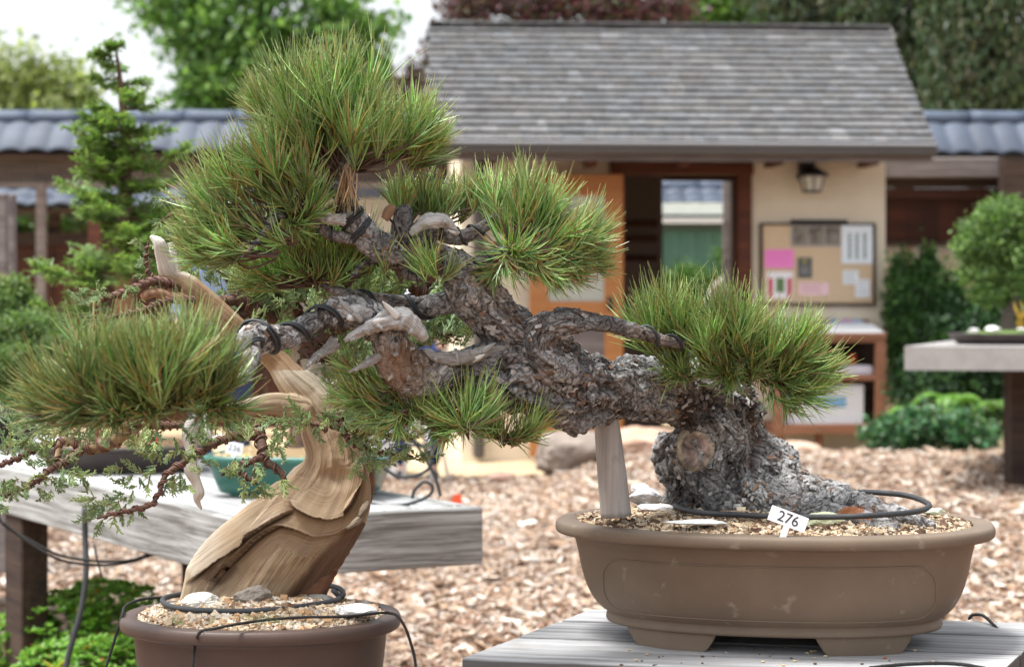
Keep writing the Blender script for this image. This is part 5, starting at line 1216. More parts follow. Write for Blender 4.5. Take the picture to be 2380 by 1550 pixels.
# ---------------------------------------------------------------- pine wood
TR = [
 [(1640, 1190, 3.60, 200), (1665, 1130, 3.60, 240), (1662, 1050, 3.59, 245), (1660, 985, 3.57, 225), (1615, 930, 3.54, 175), (1530, 908, 3.48, 140), (1430, 905, 3.41, 142), (1340, 898, 3.33, 172), (1270, 878, 3.26, 214), (1195, 855, 3.2, 178), (1110, 858, 3.15, 116), (1040, 868, 3.1, 94), (975, 878, 3.05, 104), (930, 850, 3.02, 112), (908, 805, 3.0, 100), (900, 765, 2.99, 76)],
 [(1700, 1010, 3.62, 190), (1755, 1080, 3.60, 175), (1845, 1136, 3.55, 112), (1935, 1158, 3.50, 90), (2030, 1184, 3.44, 60), (2110, 1206, 3.38, 36), (2165, 1220, 3.35, 18)],
 [(1730, 1120, 3.56, 110), (1790, 1170, 3.50, 80), (1880, 1190, 3.44, 60), (1990, 1207, 3.38, 46), (2080, 1222, 3.33, 26)],
 [(1600, 1140, 3.56, 110), (1578, 1180, 3.55, 60)],
 [(1640, 1110, 3.54, 110), (1670, 1160, 3.53, 80), (1730, 1180, 3.52, 44)],
 [(1240, 860, 3.22, 170), (1195, 785, 3.19, 142), (1135, 725, 3.15, 124), (1090, 670, 3.1, 98), (1055, 622, 3.07, 66), (1005, 594, 3.04, 56), (940, 590, 3.0, 56), (872, 566, 2.97, 56), (828, 522, 2.95, 52), (803, 470, 2.94, 46), (800, 410, 2.94, 36), (800, 320, 2.94, 22)],
 [(1330, 870, 3.22, 80), (1285, 845, 3.14, 76), (1245, 815, 3.12, 74), (1262, 772, 3.12, 78), (1310, 752, 3.13, 68), (1350, 746, 3.15, 56), (1405, 752, 3.18, 42), (1470, 768, 3.24, 36), (1560, 795, 3.32, 24), (1660, 810, 3.4, 16)],
 [(905, 790, 3.0, 70), (860, 742, 2.97, 62), (790, 724, 2.92, 62), (730, 750, 2.88, 50), (670, 780, 2.84, 46), (618, 786, 2.8, 62), (578, 786, 2.78, 60), (585, 835, 2.74, 40), (560, 880, 2.68, 26), (450, 925, 2.62, 20), (330, 945, 2.58, 13)],
 [(1100, 700, 3.15, 50), (1030, 708, 3.17, 44), (960, 715, 3.19, 42), (880, 704, 3.17, 38), (820, 690, 3.14, 28), (760, 668, 3.1, 18), (720, 650, 3.1, 11)],
 [(925, 600, 3.0, 44), (932, 545, 3.0, 46), (938, 498, 3.0, 42)],
 [(940, 595, 3.02, 44), (972, 550, 3.04, 50), (1020, 535, 3.05, 40), (1065, 552, 3.06, 32), (1110, 535, 3.08, 25), (1160, 508, 3.1, 22), (1190, 495, 3.12, 12)],
 [(1080, 640, 3.1, 36), (1130, 600, 3.06, 24), (1190, 580, 3.05, 20), (1260, 590, 3.05, 16), (1330, 570, 3.07, 10)],
 [(935, 885, 3.02, 50), (955, 930, 3.05, 26), (1020, 955, 3.08, 22), (1100, 985, 3.12, 19), (1200, 1030, 3.15, 12)],
 [(860, 560, 2.97, 26), (770, 545, 2.93, 22), (700, 490, 2.9, 22), (640, 505, 2.87, 18), (600, 560, 2.84, 12), (560, 600, 2.82, 8)],
 [(803, 450, 2.94, 24), (730, 430, 2.9, 20), (690, 470, 2.88, 20)],
 [(820, 640, 3.0, 12), (850, 612, 3.0, 15), (905, 612, 3.02, 16), (950, 640, 3.03, 14), (1000, 650, 3.03, 9)],
 [(1640, 930, 3.54, 60), (1680, 880, 3.50, 34), (1760, 845, 3.45, 22), (1840, 850, 3.42, 14)],
 [(1600, 930, 3.52, 40), (1580, 860, 3.46, 26), (1560, 800, 3.4, 16), (1550, 760, 3.36, 9)],
 [(800, 360, 2.94, 20), (880, 365, 2.97, 18), (960, 362, 3.0, 12)],
 [(1330, 570, 3.07, 10), (1380, 560, 3.08, 6)],
]
def cdp(D):
    if D >= 3.3: return D
    return 3.3-(3.3-D)*.5 if D >= 2.9 else 3.1-(2.9-D)*1.35
TR = [[(x, y, cdp(D), w*(1.17 if w < 70 else 1.03)) for (x, y, D, w) in p] for p in TR]
v, q, t = union_body(TR, .0018, dr=.85, smooth=5, blobs=[(1625, 1070, 3.55, 170, 1, .8, 1), (1556, 1055, 3.56, 70, .8, 1, 1.6), (1680, 960, 3.56, 200, 1, .8, .8), (1250, 900, cdp(3.22), 150, 1.1, .9, 1), (600, 775, cdp(2.79), 76, 1, .8, 1)])
idx, S, TH, bd, RRr = nearest(v, TR)
nrm = vertnormals(v, q, t)
amp = np.clip(RRr/.07, .12, 1.0)
warp = np.stack([fbm(v*16, 31, 3), fbm(v*16, 32, 3), fbm(v*16, 33, 3)], 1)
big = fbm(v*11, 2, 3)
# layered flakes: terraces of noise stretched along the limb
lc = np.column_stack([np.cos(TH)*RRr, np.sin(TH)*RRr, S*.55+idx*.31])
def terrace(n, k, sharp=.72):
    t_ = n*k; l_ = np.floor(t_); f_ = t_-l_; e_ = sstep(sharp, 1.0, f_); return (l_+e_)/k, f_, l_
n1_ = fbm(lc*A(26, 26, 24)+warp*.9, 41, 4, .5); T1, F1, L1 = terrace(n1_+1, 8)
n2_ = fbm(lc*95+warp*1.4, 47, 3, .55); T2, F2, L2 = terrace(n2_+1, 5)
f1, f2, rid = worley(lc*A(38, 38, 46)+warp*.8, 4); edge = sstep(.02, .14, f2-f1)
n3_ = fbm(v*260, 52, 2)
disp = amp*(.015*big+.032*(T1-1)+.006*(T2-1)-.0035*(1-edge)+.0006*n3_)
v2 = v+nrm*disp[:, None]
grey = A(.44, .43, .42); lav = A(.70, .70, .70); brown = A(.17, .11, .075); dark = A(.06, .04, .032); rust = A(.34, .17, .09)
hh = _hash(np.column_stack([L1, np.floor(rid*9), L2]), 3)
lev = np.clip((n1_+.55)/1.1, 0, 1)*.55+.45*hh
c = grey+(lav-grey)*sstep(.5, .85, lev)[:, None]
c = c+(brown-c)*(sstep(.42, .18, lev)*.85)[:, None]
c = c+(rust-c)*(sstep(.15, .5, fbm(v*24, 44, 3))*.40)[:, None]
c = c*(1-.50*sstep(.0, .45, fbm(v*13, 61, 3)))[:, None]; c = c*(1-.35*sstep(-.1, -.8, nrm[:, 2])*sstep(.03, .05, RRr))[:, None]  # undersides of thick limbs darkened, shade put into the bark colour
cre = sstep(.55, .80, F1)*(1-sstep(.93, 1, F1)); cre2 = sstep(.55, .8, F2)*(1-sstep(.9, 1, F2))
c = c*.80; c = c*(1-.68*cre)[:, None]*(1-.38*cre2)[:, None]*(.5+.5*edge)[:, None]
vx = 1190+v[:, 0]/v[:, 1]*F; vy = 700-(v[:, 2]-EYE)/v[:, 1]*F
m1 = np.exp(-(((vx-925)/85)**2+((vy-850)/85)**2)*.9)*sstep(-.3, .3, fbm(v*25, 71, 3)+.25)
c = c*(1-.75*m1[:, None])+A(.23, .12, .055)*(.75*m1[:, None])
m2 = sstep(.2, -.1, np.hypot((vx-1992)/52, (vy-1192)/24)-.6+.8*fbm(v*60, 5, 3)); c = c*(1-m2[:, None])+A(.36, .14, .06)*m2[:, None]
m3 = sstep(.15, -.1, np.hypot((vx-2040)/70, (vy-1180)/22)-.6+.9*fbm(v*70, 6, 3)); c = c*(1-.7*m3[:, None])+A(.62, .60, .60)*.7*m3[:, None]
thin = (RRr < .012); c[thin] = c[thin]*.75+A(.03, .02, .02)
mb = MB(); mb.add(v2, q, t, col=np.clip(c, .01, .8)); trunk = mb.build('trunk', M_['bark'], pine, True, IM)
PV2 = v2
# loose bark flakes
rg = np.random.default_rng(14); sel = rg.choice(np.where((RRr > .02))[0], 1500); mb = MB()
for i in sel:
    n = nrm[i]; a_ = rg.normal(0, 1, 3); a_[2] *= .3; a_[1] *= .3; a_ -= n*a_.dot(n); a_ /= np.linalg.norm(a_); b_ = np.cross(n, a_)
    l, w = rg.uniform(.005, .014), rg.uniform(.0018, .0045); p = v2[i]+n*.0008; li = rg.uniform(0, .35)
    k = [p-a_*l*.5-b_*w, p+a_*l*.5-b_*w*rg.uniform(.4, 1)+n*li*l*.3, p+a_*l*.6+b_*w+n*li*l*.5, p-a_*l*.4+b_*w*rg.uniform(.5, 1)]
    g = rg.uniform(.6, 1.25); mb.add(k+[x-n*.0008 for x in k], BOXQ, col=(grey*g if rg.random() < .75 else brown*1.4))
mb.build('bark_flakes', M_['bark'], trunk, False, IM)
# pruning scar
mb = MB(); cN = P(1618, 1046, 3.30); 
zsel = np.where((np.abs(vx-1618) < 30) & (np.abs(vy-1046) < 36) & (nrm[:, 1] < 0))[0]; Dsur = np.percentile(v2[zsel, 1], 25) if len(zsel) else 3.30
n_ = 40; rg = np.random.default_rng(3)
for r_ in range(1):
    th = np.arange(n_)/n_*2*np.pi; R0 = 1+.06*np.sin(3*th+1)
    ring = []; 
    for (rr_, dy) in ((1.2, .012), (1.1, .001), (.98, -.005), (.84, -.005), (.72, -.002), (.5, .000), (.25, -.001), (.02, .0)):
        cen = P(1618, 1046, Dsur); ring.append(np.column_stack([cen[0]+np.cos(th)*rr_*R0*42/F*3.3, np.full(n_, Dsur+dy)+.002*rg.normal(0, .5, n_), cen[2]+np.sin(th)*rr_*R0*48/F*3.3]))
    vv = np.concatenate(ring); i = np.arange(7)[:, None]*n_; j = np.arange(n_)[None]; k = (j+1) % n_
    qq = np.stack([i+j, i+k, i+n_+k, i+n_+j], -1).reshape(-1, 4)
    vv[:, 1] += .006*fbm(vv*70, 3, 3)
    cc = np.repeat(np.array([(.20, .16, .12), (.34, .29, .20), (.40, .35, .26), (.38, .31, .24), (.36, .28, .24), (.36, .27, .24), (.34, .26, .22), (.30, .22, .19)]), n_, 0)*(1+1.6*fbm(vv*75, 8, 3)[:, None]); mb.add(vv, qq, col=np.clip(cc, .03, .8))
mb.build('pruning_scar', M_['bark'], trunk, True, IM)
# jins, bleached deadwood
def jin(path, col=(.62, .60, .58), n=10, parent=None, name='deadwood', rough=.25, mat='jin', seed=0):
    pp, rr = px(path); v, q, t, S, TH = tube(pp, rr*1.12, 26, .0022, dr=.8, ref=A(0, 1, 0))
    c0, _ = pp.mean(0), 0; nrm_ = vertnormals(v, np.array(q), np.array(t) if len(t) else np.zeros((0, 3), int))
    gg = np.column_stack([np.cos(TH), np.sin(TH), S*3]); R_ = np.interp(S, np.linspace(0, S.max(), len(rr)), rr); gg = gg
    kk_ = np.column_stack([np.cos(TH+S*9)*3.4, np.sin(TH+S*9)*3.4, S*48])+seed; d = R_*(-.25*rough+1.5*rough*(.5-np.abs(fbm(kk_, 3+seed, 3)))-.35*rough+1.0*rough*fbm(v*95, seed, 3))
    v = v+nrm_*d[:, None]; cl = np.array(col)*(1+.25*fbm(v*60, seed)[:, None])*(1-.25*sstep(-.2*R_.max(), -.7*R_.max(), d))[:, None]; return v, q, t, cl, np.column_stack([np.cos(TH), np.sin(TH), S])
JN = [
 [(990, 790, 2.98, 20), (968, 765, 2.96, 34), (940, 742, 2.95, 44), (895, 745, 2.94, 42), (855, 762, 2.93, 26), (808, 782, 2.92, 9)],
 [(930, 740, 2.94, 34), (880, 752, 2.92, 34), (830, 775, 2.91, 22), (800, 792, 2.90, 10)],
 [(860, 735, 2.95, 30), (820, 726, 2.92, 34), (795, 722, 2.91, 20)],
 [(1285, 757, 3.09, 20), (1310, 768, 3.08, 17), (1335, 772, 3.07, 11), (1356, 777, 3.06, 5)],
 [(1150, 780, 3.08, 9), (1170, 795, 3.07, 12), (1196, 812, 3.07, 9)],
 [(885, 825, 2.98, 20), (850, 846, 2.94, 16), (811, 865, 2.9, 5)],
 [(782, 795, 2.93, 34), (755, 815, 2.9, 20), (728, 835, 2.87, 14), (706, 860, 2.85, 5)],
 [(628, 745, 2.75, 8), (612, 775, 2.735, 18), (600, 800, 2.73, 18), (588, 826, 2.73, 8)],
 [(955, 838, 2.96, 10), (962, 865, 2.95, 16), (975, 892, 2.95, 14), (978, 900, 2.95, 6)],
 [(1020, 878, 3.02, 12), (1022, 895, 3.02, 12), (1018, 908, 3.02, 6)],
 [(1215, 948, 3.12, 16), (1240, 942, 3.11, 24), (1268, 934, 3.12, 14)],
 [(1195, 946, 3.14, 8), (1212, 942, 3.13, 12)],
 [(802, 512, 2.93, 26), (765, 508, 2.92, 24), (735, 500, 2.91, 14), (706, 488, 2.9, 7)],
 [(800, 542, 2.94, 16), (760, 545, 2.92, 18), (735, 552, 2.91, 12)],
 [(872, 590, 2.93, 10), (845, 588, 2.92, 9), (820, 572, 2.92, 8), (808, 548, 2.92, 5)],
 [(955, 545, 2.99, 14), (985, 518, 2.98, 30), (1020, 512, 2.98, 34), (1050, 528, 2.99, 20), (1062, 548, 3.0, 8)],
 [(895, 578, 2.93, 6), (925, 590, 2.93, 12), (965, 600, 2.94, 10), (990, 604, 2.95, 6)],
 [(1070, 575, 3.0, 12), (1105, 570, 2.99, 18), (1130, 585, 2.99, 14), (1142, 606, 3.0, 6)],
 [(985, 812, 3.06, 10), (1020, 832, 3.06, 26), (1070, 832, 3.08, 34), (1130, 820, 3.12, 26), (1190, 804, 3.16, 8)],
 [(1010, 792, 3.04, 6), (1035, 808, 3.03, 16), (1075, 815, 3.05, 22), (1100, 812, 3.08, 10)],
 [(1660, 845, 3.2, 5), (1655, 850, 3.2, 9), (1645, 856, 3.2, 5)],
]
JN = [[(x, y, cdp(D)-.012, w) for (x, y, D, w) in p] for p in JN]
for k, p in enumerate(JN):
    mb = MB(); v, q, t, cl, g = jin(p, col=(.95, .93, .91) if k not in (5, 6, 18) else (.66, .62, .58), seed=k, rough=.5); mb.add(v, q, t, col=cl, gr=g)
    if k in (0, 1, 2, 5, 6, 18, 15, 12):
        pp, rr = px(p); rg = np.random.default_rng(k)
        for j_ in range(5 if k != 18 else 8):
            f_ = rg.uniform(.1, .95)*(len(pp)-1); i_ = int(f_); b_ = pp[i_]*(1-f_+i_)+pp[min(i_+1, len(pp)-1)]*(f_-i_); r0_ = rr[i_]; dd_ = pp[min(i_+1, len(pp)-1)]-pp[max(i_-1, 0)]; dd_ /= np.linalg.norm(dd_); dd_ = dd_*rg.choice([-1, 1])+rg.normal(0, .7, 3); dd_ /= np.linalg.norm(dd_); b_ = b_+A(rg.normal(0, .5), -.75, rg.normal(0, .5))*r0_; L_ = r0_*rg.uniform(1.1, 2.0)
            addtube(mb, [b_-dd_*L_*.4, b_+dd_*L_*.4, b_+dd_*L_+rg.normal(0, .15, 3)*L_], [r0_*.45, r0_*.34, r0_*.06], 7, .004, col=(.80, .78, .75)); mb.build('deadwood', M_['jin'], trunk, True, IM)
mb = MB(); v, q, t, cl, g = jin([(918, 478, 3.14, 10), (905, 490, 3.14, 24), (893, 510, 3.14, 18)], col=(.34, .20, .11), seed=5); mb.add(v, q, t, col=cl, gr=g); mb.build('broken_stub', M_['jin'], trunk, True, IM)
# wire wrapped round limbs
def wire(path, wr, pitch, f0=0., f1=1., off=1.06, double=False, mat='wire', parent=None, rmin=0.003, dr=.9, name='wire', phase=0):
    pp, rr = px(path); c = catmull(np.column_stack([pp, rr]), .004); n = len(c); c = c[int(n*f0):max(int(n*f1), int(n*f0)+4)]
    T, U, V = frames(c[:, :3], A(0, 1, 0)); s = np.concatenate([[0], np.cumsum(np.linalg.norm(np.diff(c[:, :3], axis=0), axis=1))])
    ss = np.linspace(0, s[-1], max(8, int(s[-1]/pitch*18))); C_ = np.stack([np.interp(ss, s, c[:, i]) for i in range(4)], 1)
    U = np.stack([np.interp(ss, s, U[:, i]) for i in range(3)], 1); V = np.stack([np.interp(ss, s, V[:, i]) for i in range(3)], 1)
    out = MB()
    for kk in range(2 if double else 1):
        a = (ss+kk*wr*2.4)/pitch*2*np.pi+phase; r = np.maximum(C_[:, 3], rmin)*off+wr
        h = C_[:, :3]+(U*np.cos(a)[:, None]*dr+V*np.sin(a)[:, None])*r[:, None]
        v, q, t, S, TH = tube(h, np.full(len(h), wr), 6, 1.0); out.add(v, q, t)
    return out.build(name, M_[mat], parent, True, IM)
for (k, wr, pi_, f0, f1, db) in ((7, .0024, .078, .03, .62, True), (5, .0023, .022, .70, .88, True), (6, .0022, .055, .62, .95, False), (8, .0024, .07, .05, .7, True), (10, .0022, .03, .1, .95, False), (13, .0016, .02, .2, .9, False), (12, .0016, .022, .2, .95, False), (9, .0018, .05, .3, .9, False), (15, .0012, .014, 0, .9, False), (14, .0016, .02, 0, .9, False), (11, .0015, .02, 0, .9, False), (16, .0016, .02, .3, 1, False)):
    wire(TR[k], wr, pi_, f0, f1, .96 if k in (5, 6, 7, 8, 10) else 1.1, db, parent=trunk, phase=k)
for (x, y, D, r_) in ():       # spare loops of wire
    mb = MB(); a = np.linspace(0, 2*np.pi*1.7, 40); c0 = P(x, y, D); rr_ = r_/F*D
    addtube(mb, [c0+A(rr_*math.cos(t_), .01*math.sin(t_*.5)-.01, rr_*1.1*math.sin(t_)) for t_ in a], .0027, 7, .004); mb.build('wire', M_['wire'], trunk, True, IM)
# ================================================================ pine needles
def needles(mb, B, Dn, Ln, rg, width=.00095, curve=.42, dead=.06, yellow=.13, bright=1.5, tone=None):
    n = len(B); Dn = Dn/np.linalg.norm(Dn, axis=1)[:, None]
    side = np.cross(Dn, rg.normal(0, 1, (n, 3))); side /= np.linalg.norm(side, axis=1)[:, None]; up = np.cross(side, Dn)
    bend = (up*rg.normal(0, .75, (n, 1))+A(0, 0, 1)*rg.uniform(.3, 1.5, (n, 1)))*curve
    rings = []; fs = (0, .3, .65, 1.0); ws = (.85, 1.0, .9, .32)
    for f, w in zip(fs, ws):
        c = B+Dn*Ln[:, None]*f+bend*Ln[:, None]*(f*f)*.7
        for k in range(3):
            a = k*2*np.pi/3; rings.append(c+(side*math.cos(a)+up*math.sin(a))*(width*w)*rg.uniform(.95, 1.05))
    v = np.stack(rings, 1)     # n,12,3
    qs = []
    for r in range(3):
        for k in range(3): qs.append([r*3+k, r*3+(k+1) % 3, (r+1)*3+(k+1) % 3, (r+1)*3+k])
    q = (np.array(qs)[None]+12*np.arange(n)[:, None, None]).reshape(-1, 4)
    pal = np.array([(.155, .28, .065), (.22, .36, .10), (.09, .19, .05), (.33, .46, .20), (.20, .34, .13)])
    c = pal[rg.integers(0, 5, n)]*rg.uniform(.8, 1.2, (n, 1))*bright*(1 if tone is None else tone[:, None])
    y = rg.random(n) < yellow; c[y] = A(.42, .36, .10)*rg.uniform(.7, 1.1, (y.sum(), 1)); d = rg.random(n) < dead; c[d] = A(.46, .29, .16)*rg.uniform(.6, 1.2, (d.sum(), 1))
    cc = np.repeat(c[:, None], 12, 1); tipc = A(.44, .42, .18); cc[:, 9:12] = cc[:, 9:12]*.4+tipc*.6; cc[:, 0:3] = cc[:, 0:3]*.6+A(.25, .18, .09)*.4
    mb.add(v.reshape(-1, 3), q, col=cc.reshape(-1, 3))
def shoots(mb, Bs, Ds, nper, length, rg, cone=1.15, **k):
    m = len(Bs); B = np.repeat(Bs, nper, 0); D0 = np.repeat(Ds, nper, 0)
    n = len(B); r = rg.normal(0, 1, (n, 3)); r -= D0*np.einsum('ij,ij->i', r, D0)[:, None]; r /= np.linalg.norm(r, axis=1)[:, None]
    ang = np.repeat(rg.uniform(.55, 1.1, m), nper)*cone*np.sqrt(rg.uniform(0, 1, n))*rg.uniform(.6, 1.1, n); lf = np.repeat(rg.uniform(.72, 1.32, m), nper); tn_ = np.repeat(rg.uniform(.5, 1.35, m), nper)
    Dn = D0*np.cos(ang)[:, None]+r*np.sin(ang)[:, None]
    B = B-D0*rg.uniform(0, .024, (n, 1))+r*.0015
    needles(mb, B, Dn, length*lf*rg.uniform(.78, 1.10, n), rg, tone=tn_, **k)
def pad(cx, cy, D, rx, ry, n, L, seed, vx_=0, vy_=1.0, low=1.4, rd=None, nper=58, twigs=True, limb=None, cone=1.0, **k):
    rg = np.random.default_rng(seed); n = max(2, int(n*1.02)); nper = int(nper*.66); L = L*.86; D = cdp(D); limb = None if limb is None else (limb[0], limb[1], cdp(limb[2])); c = P(cx, cy, D); sx, sz = rx/F*D, ry/F*D; sy = rd or (sx+sz)*.5
    d = rg.normal(0, 1, (n, 3)); d /= np.linalg.norm(d, axis=1)[:, None]; r = rg.uniform(.15, 1, (n, 1))**.6
    Bs = c+d*r*A(sx, sy, sz); root = c+A(0, 0, -sz*low) if limb is None else P(*limb)
    Ds = (Bs-root)/A(sx, sy, sz)*1.0; Ds = Ds/np.linalg.norm(Ds, axis=1)[:, None]+A(vx_, -.1, vy_)*.75+rg.normal(0, .28, (n, 3)); Ds /= np.linalg.norm(Ds, axis=1)[:, None]
    mb = MB(); shoots(mb, Bs, Ds, nper, L/F*D, rg, cone=cone, **k)
    ob = mb.build('needle_cluster', M_['needle'], pine, False, IM)
    tw = MB()
    for b, dd in zip(Bs, Ds):
        mid = (b+root)/2+rg.normal(0, .006, 3)-A(0, 0, .004); addtube(tw, [root+rg.normal(0, .004, 3), mid, b-dd*.012, b+dd*.004], [.0020, .0017, .0017, .001], 5, .02, col=(.13, .085, .065))
        bb = b+dd*.003; addtube(tw, [bb, bb+dd*.006, bb+dd*.010], [.0018, .0022, .0004], 5, .1, col=(.30, .15, .09))
    tw.build('twig', M_['twigbark'], ob, True, IM)
#   cx   cy   D     rx   ry  n  L
pad(765, 235, 2.92, 105, 90, 24, 116, 1, 0, 1.0, low=1.0, limb=(800, 400, 2.94), nper=62)
pad(800, 335, 2.92, 165, 55, 24, 112, 44, 0, .5, low=1.0, limb=(800, 410, 2.94), nper=60)
pad(630, 260, 2.90, 50, 45, 7, 112, 45, -.7, .8, limb=(760, 400, 2.93))
pad(700, 320, 2.88, 110, 70, 18, 110, 2, -.5, .7, limb=(780, 410, 2.93))
pad(920, 335, 2.95, 75, 55, 14, 100, 3, .5, .7, limb=(820, 400, 2.94))
pad(975, 345, 3.0, 50, 45, 9, 95, 4, .5, .7, limb=(960, 385, 3.0), yellow=.2)
pad(560, 500, 2.86, 110, 85, 26, 112, 5, -.9, .35, limb=(680, 560, 2.88), dead=.08)
pad(640, 430, 2.86, 90, 70, 18, 105, 6, -.4, .7, limb=(700, 500, 2.9), dead=.12)
pad(520, 570, 2.84, 100, 50, 14, 110, 7, -1.0, .1, limb=(640, 590, 2.86))
pad(720, 500, 2.90, 70, 60, 10, 85, 8, .1, .3, limb=(690, 500, 2.9), nper=45)
pad(720, 600, 3.08, 120, 60, 34, 100, 9, -.2, .5, limb=(740, 660, 3.1), nper=46, yellow=.2)
pad(630, 640, 3.06, 70, 45, 14, 95, 10, -.6, .2, limb=(720, 660, 3.1), nper=46)
pad(965, 475, 3.12, 80, 30, 15, 78, 11, 0, 1.2, limb=(960, 530, 3.1), nper=52, yellow=.25)
pad(1060, 480, 3.14, 60, 28, 8, 76, 12, .2, 1.1, limb=(1010, 530, 3.1), nper=50, yellow=.25)
pad(1190, 495, 3.08, 95, 50, 22, 100, 13, 0, 1.2, limb=(1190, 560, 3.08))
pad(1325, 580, 3.08, 85, 50, 20, 98, 14, .9, .35, limb=(1230, 580, 3.06))
pad(1300, 610, 3.05, 100, 50, 18, 98, 15, .5, -.05, limb=(1230, 580, 3.05), dead=.10)
pad(1180, 600, 3.03, 60, 45, 10, 90, 16, .1, -.1, limb=(1180, 580, 3.04), dead=.10)
pad(1010, 625, 2.95, 55, 16, 5, 82, 17, .1, .8, limb=(1000, 650, 3.0), nper=34)
pad(900, 610, 2.98, 40, 16, 3, 70, 18, 0, .8, limb=(930, 640, 3.0), nper=26)
pad(1540, 775, 3.38, 75, 45, 16, 112, 19, -.4, 1.0, limb=(1580, 860, 3.46))
pad(1680, 785, 3.36, 130, 45, 28, 112, 20, 0, 1.0, limb=(1690, 880, 3.5))
pad(1810, 815, 3.38, 90, 50, 20, 108, 21, .7, .8, limb=(1740, 870, 3.46))
pad(1865, 885, 3.38, 65, 50, 16, 106, 22, 1.0, -.1, limb=(1780, 860, 3.44))
pad(1600, 855, 3.4, 70, 40, 12, 92, 23, -.2, .1, limb=(1600, 880, 3.46))
pad(1720, 870, 3.38, 90, 30, 12, 85, 24, .1, -.1, limb=(1720, 870, 3.48))
pad(1820, 935, 3.36, 30, 22, 4, 100, 25, .5, -.8, limb=(1790, 870, 3.42), nper=34, cone=.7)
pad(330, 880, 2.56, 195, 62, 46, 128, 26, -.1, .8, limb=(350, 960, 2.58), nper=64, bright=1.15)
pad(170, 935, 2.55, 90, 48, 18, 122, 27, -1.0, .2, limb=(300, 960, 2.58), bright=1.1)
pad(480, 880, 2.60, 90, 60, 18, 115, 28, .4, .7, limb=(470, 940, 2.62), bright=1.1)
pad(520, 950, 2.60, 80, 28, 9, 90, 43, .3, -.1, limb=(480, 930, 2.62), nper=46)
pad(350, 950, 2.55, 150, 30, 14, 105, 29, -.2, -.1, limb=(380, 940, 2.6), bright=1.05)
pad(820, 600, 3.12, 60, 40, 12, 90, 41, 0, .6, limb=(800, 660, 3.12), nper=46, yellow=.2)
pad(900, 975, 3.0, 80, 24, 10, 92, 46, -.1, -.2, limb=(940, 960, 3.0), nper=40, yellow=.2)
pad(1100, 975, 3.02, 90, 24, 12, 92, 47, .2, -.2, limb=(1090, 985, 3.0), nper=40, yellow=.2)
pad(960, 945, 3.10, 70, 26, 14, 88, 42, 0, .5, limb=(960, 960, 3.1), nper=42, yellow=.2)
pad(860, 920, 3.04, 70, 32, 13, 96, 30, -.4, .3, limb=(920, 910, 3.04), nper=44, yellow=.2)
pad(1040, 950, 3.08, 95, 30, 17, 88, 31, .2, .3, limb=(1050, 975, 3.1), nper=40, yellow=.18)
pad(1180, 1005, 3.12, 75, 24, 12, 92, 32, .3, -.1, limb=(1190, 1025, 3.15), nper=40, yellow=.2)
pad(1010, 1000, 3.08, 90, 18, 7, 92, 33, 0, -.6, limb=(1050, 985, 3.1), nper=26, yellow=.25, cone=.9)
pad(810, 855, 2.98, 20, 14, 2, 90, 34, -.4, -.2, limb=(850, 880, 3.0), nper=30, yellow=.2)
# brown dead needles hanging under the apex
rg = np.random.default_rng(91); mb = MB(); b = np.repeat(P(808, 395, 3.08)[None], 46, 0)+rg.normal(0, .006, (46, 3)); d = np.column_stack([rg.normal(0, .22, 46), rg.normal(0, .2, 46), np.full(46, -1.)])
needles(mb, b, d, rg.uniform(.045, .075, 46), rg, curve=.05, dead=1.0); mb.build('dead_needles', M_['needle'], pine, False, IM)
# ================================================================ things on the tan pot
def ringhose(name, label, pts, r, cat='hose'):
    mb = MB(); addtube(mb, pts, r, 10, .006); o = mb.build(name, M_['hose'], None, True, IM); tag(o, label, cat); return o
zt = .878
def onz(x, y, z):      # point on the horizontal plane z under picture position x,y
    D = (EYE-z)/((y-700)/F); return P(x, y, D)
zh = FZ+.222
ringhose('soaker_hose', 'black soaker hose ring laid round the pine trunk on the gravel', [onz(*p) for p in ((1900, 1146, zh+.01), (1980, 1143, zh+.02), (2050, 1145, zh+.024), (2110, 1152, zh+.020), (2150, 1166, zh+.014), (2158, 1178, zh+.012), (2120, 1190, zh+.010), (2000, 1199, zh+.010), (1850, 1201, zh+.003), (1720, 1196, zh), (1620, 1190, zh), (1572, 1176, zh), (1568, 1164, zh), (1590, 1152, zh), (1640, 1146, zh))], .0048)
mb = MB(); pp = [P(1388, 935, 3.42), P(1408, 975, 3.42), P(1420, 1080, 3.42), P(1432, 1200, 3.42)]
v, q, t, S, TH = tube(pp, [26/F*3.42, 28.5/F*3.42, 33/F*3.42, 36/F*3.42], 28, .01); 
v[:, 0] += .0006*fbm(np.column_stack([np.cos(TH)*3, np.sin(TH)*3, S*9]), 4); 
mb.add(v, q, t)
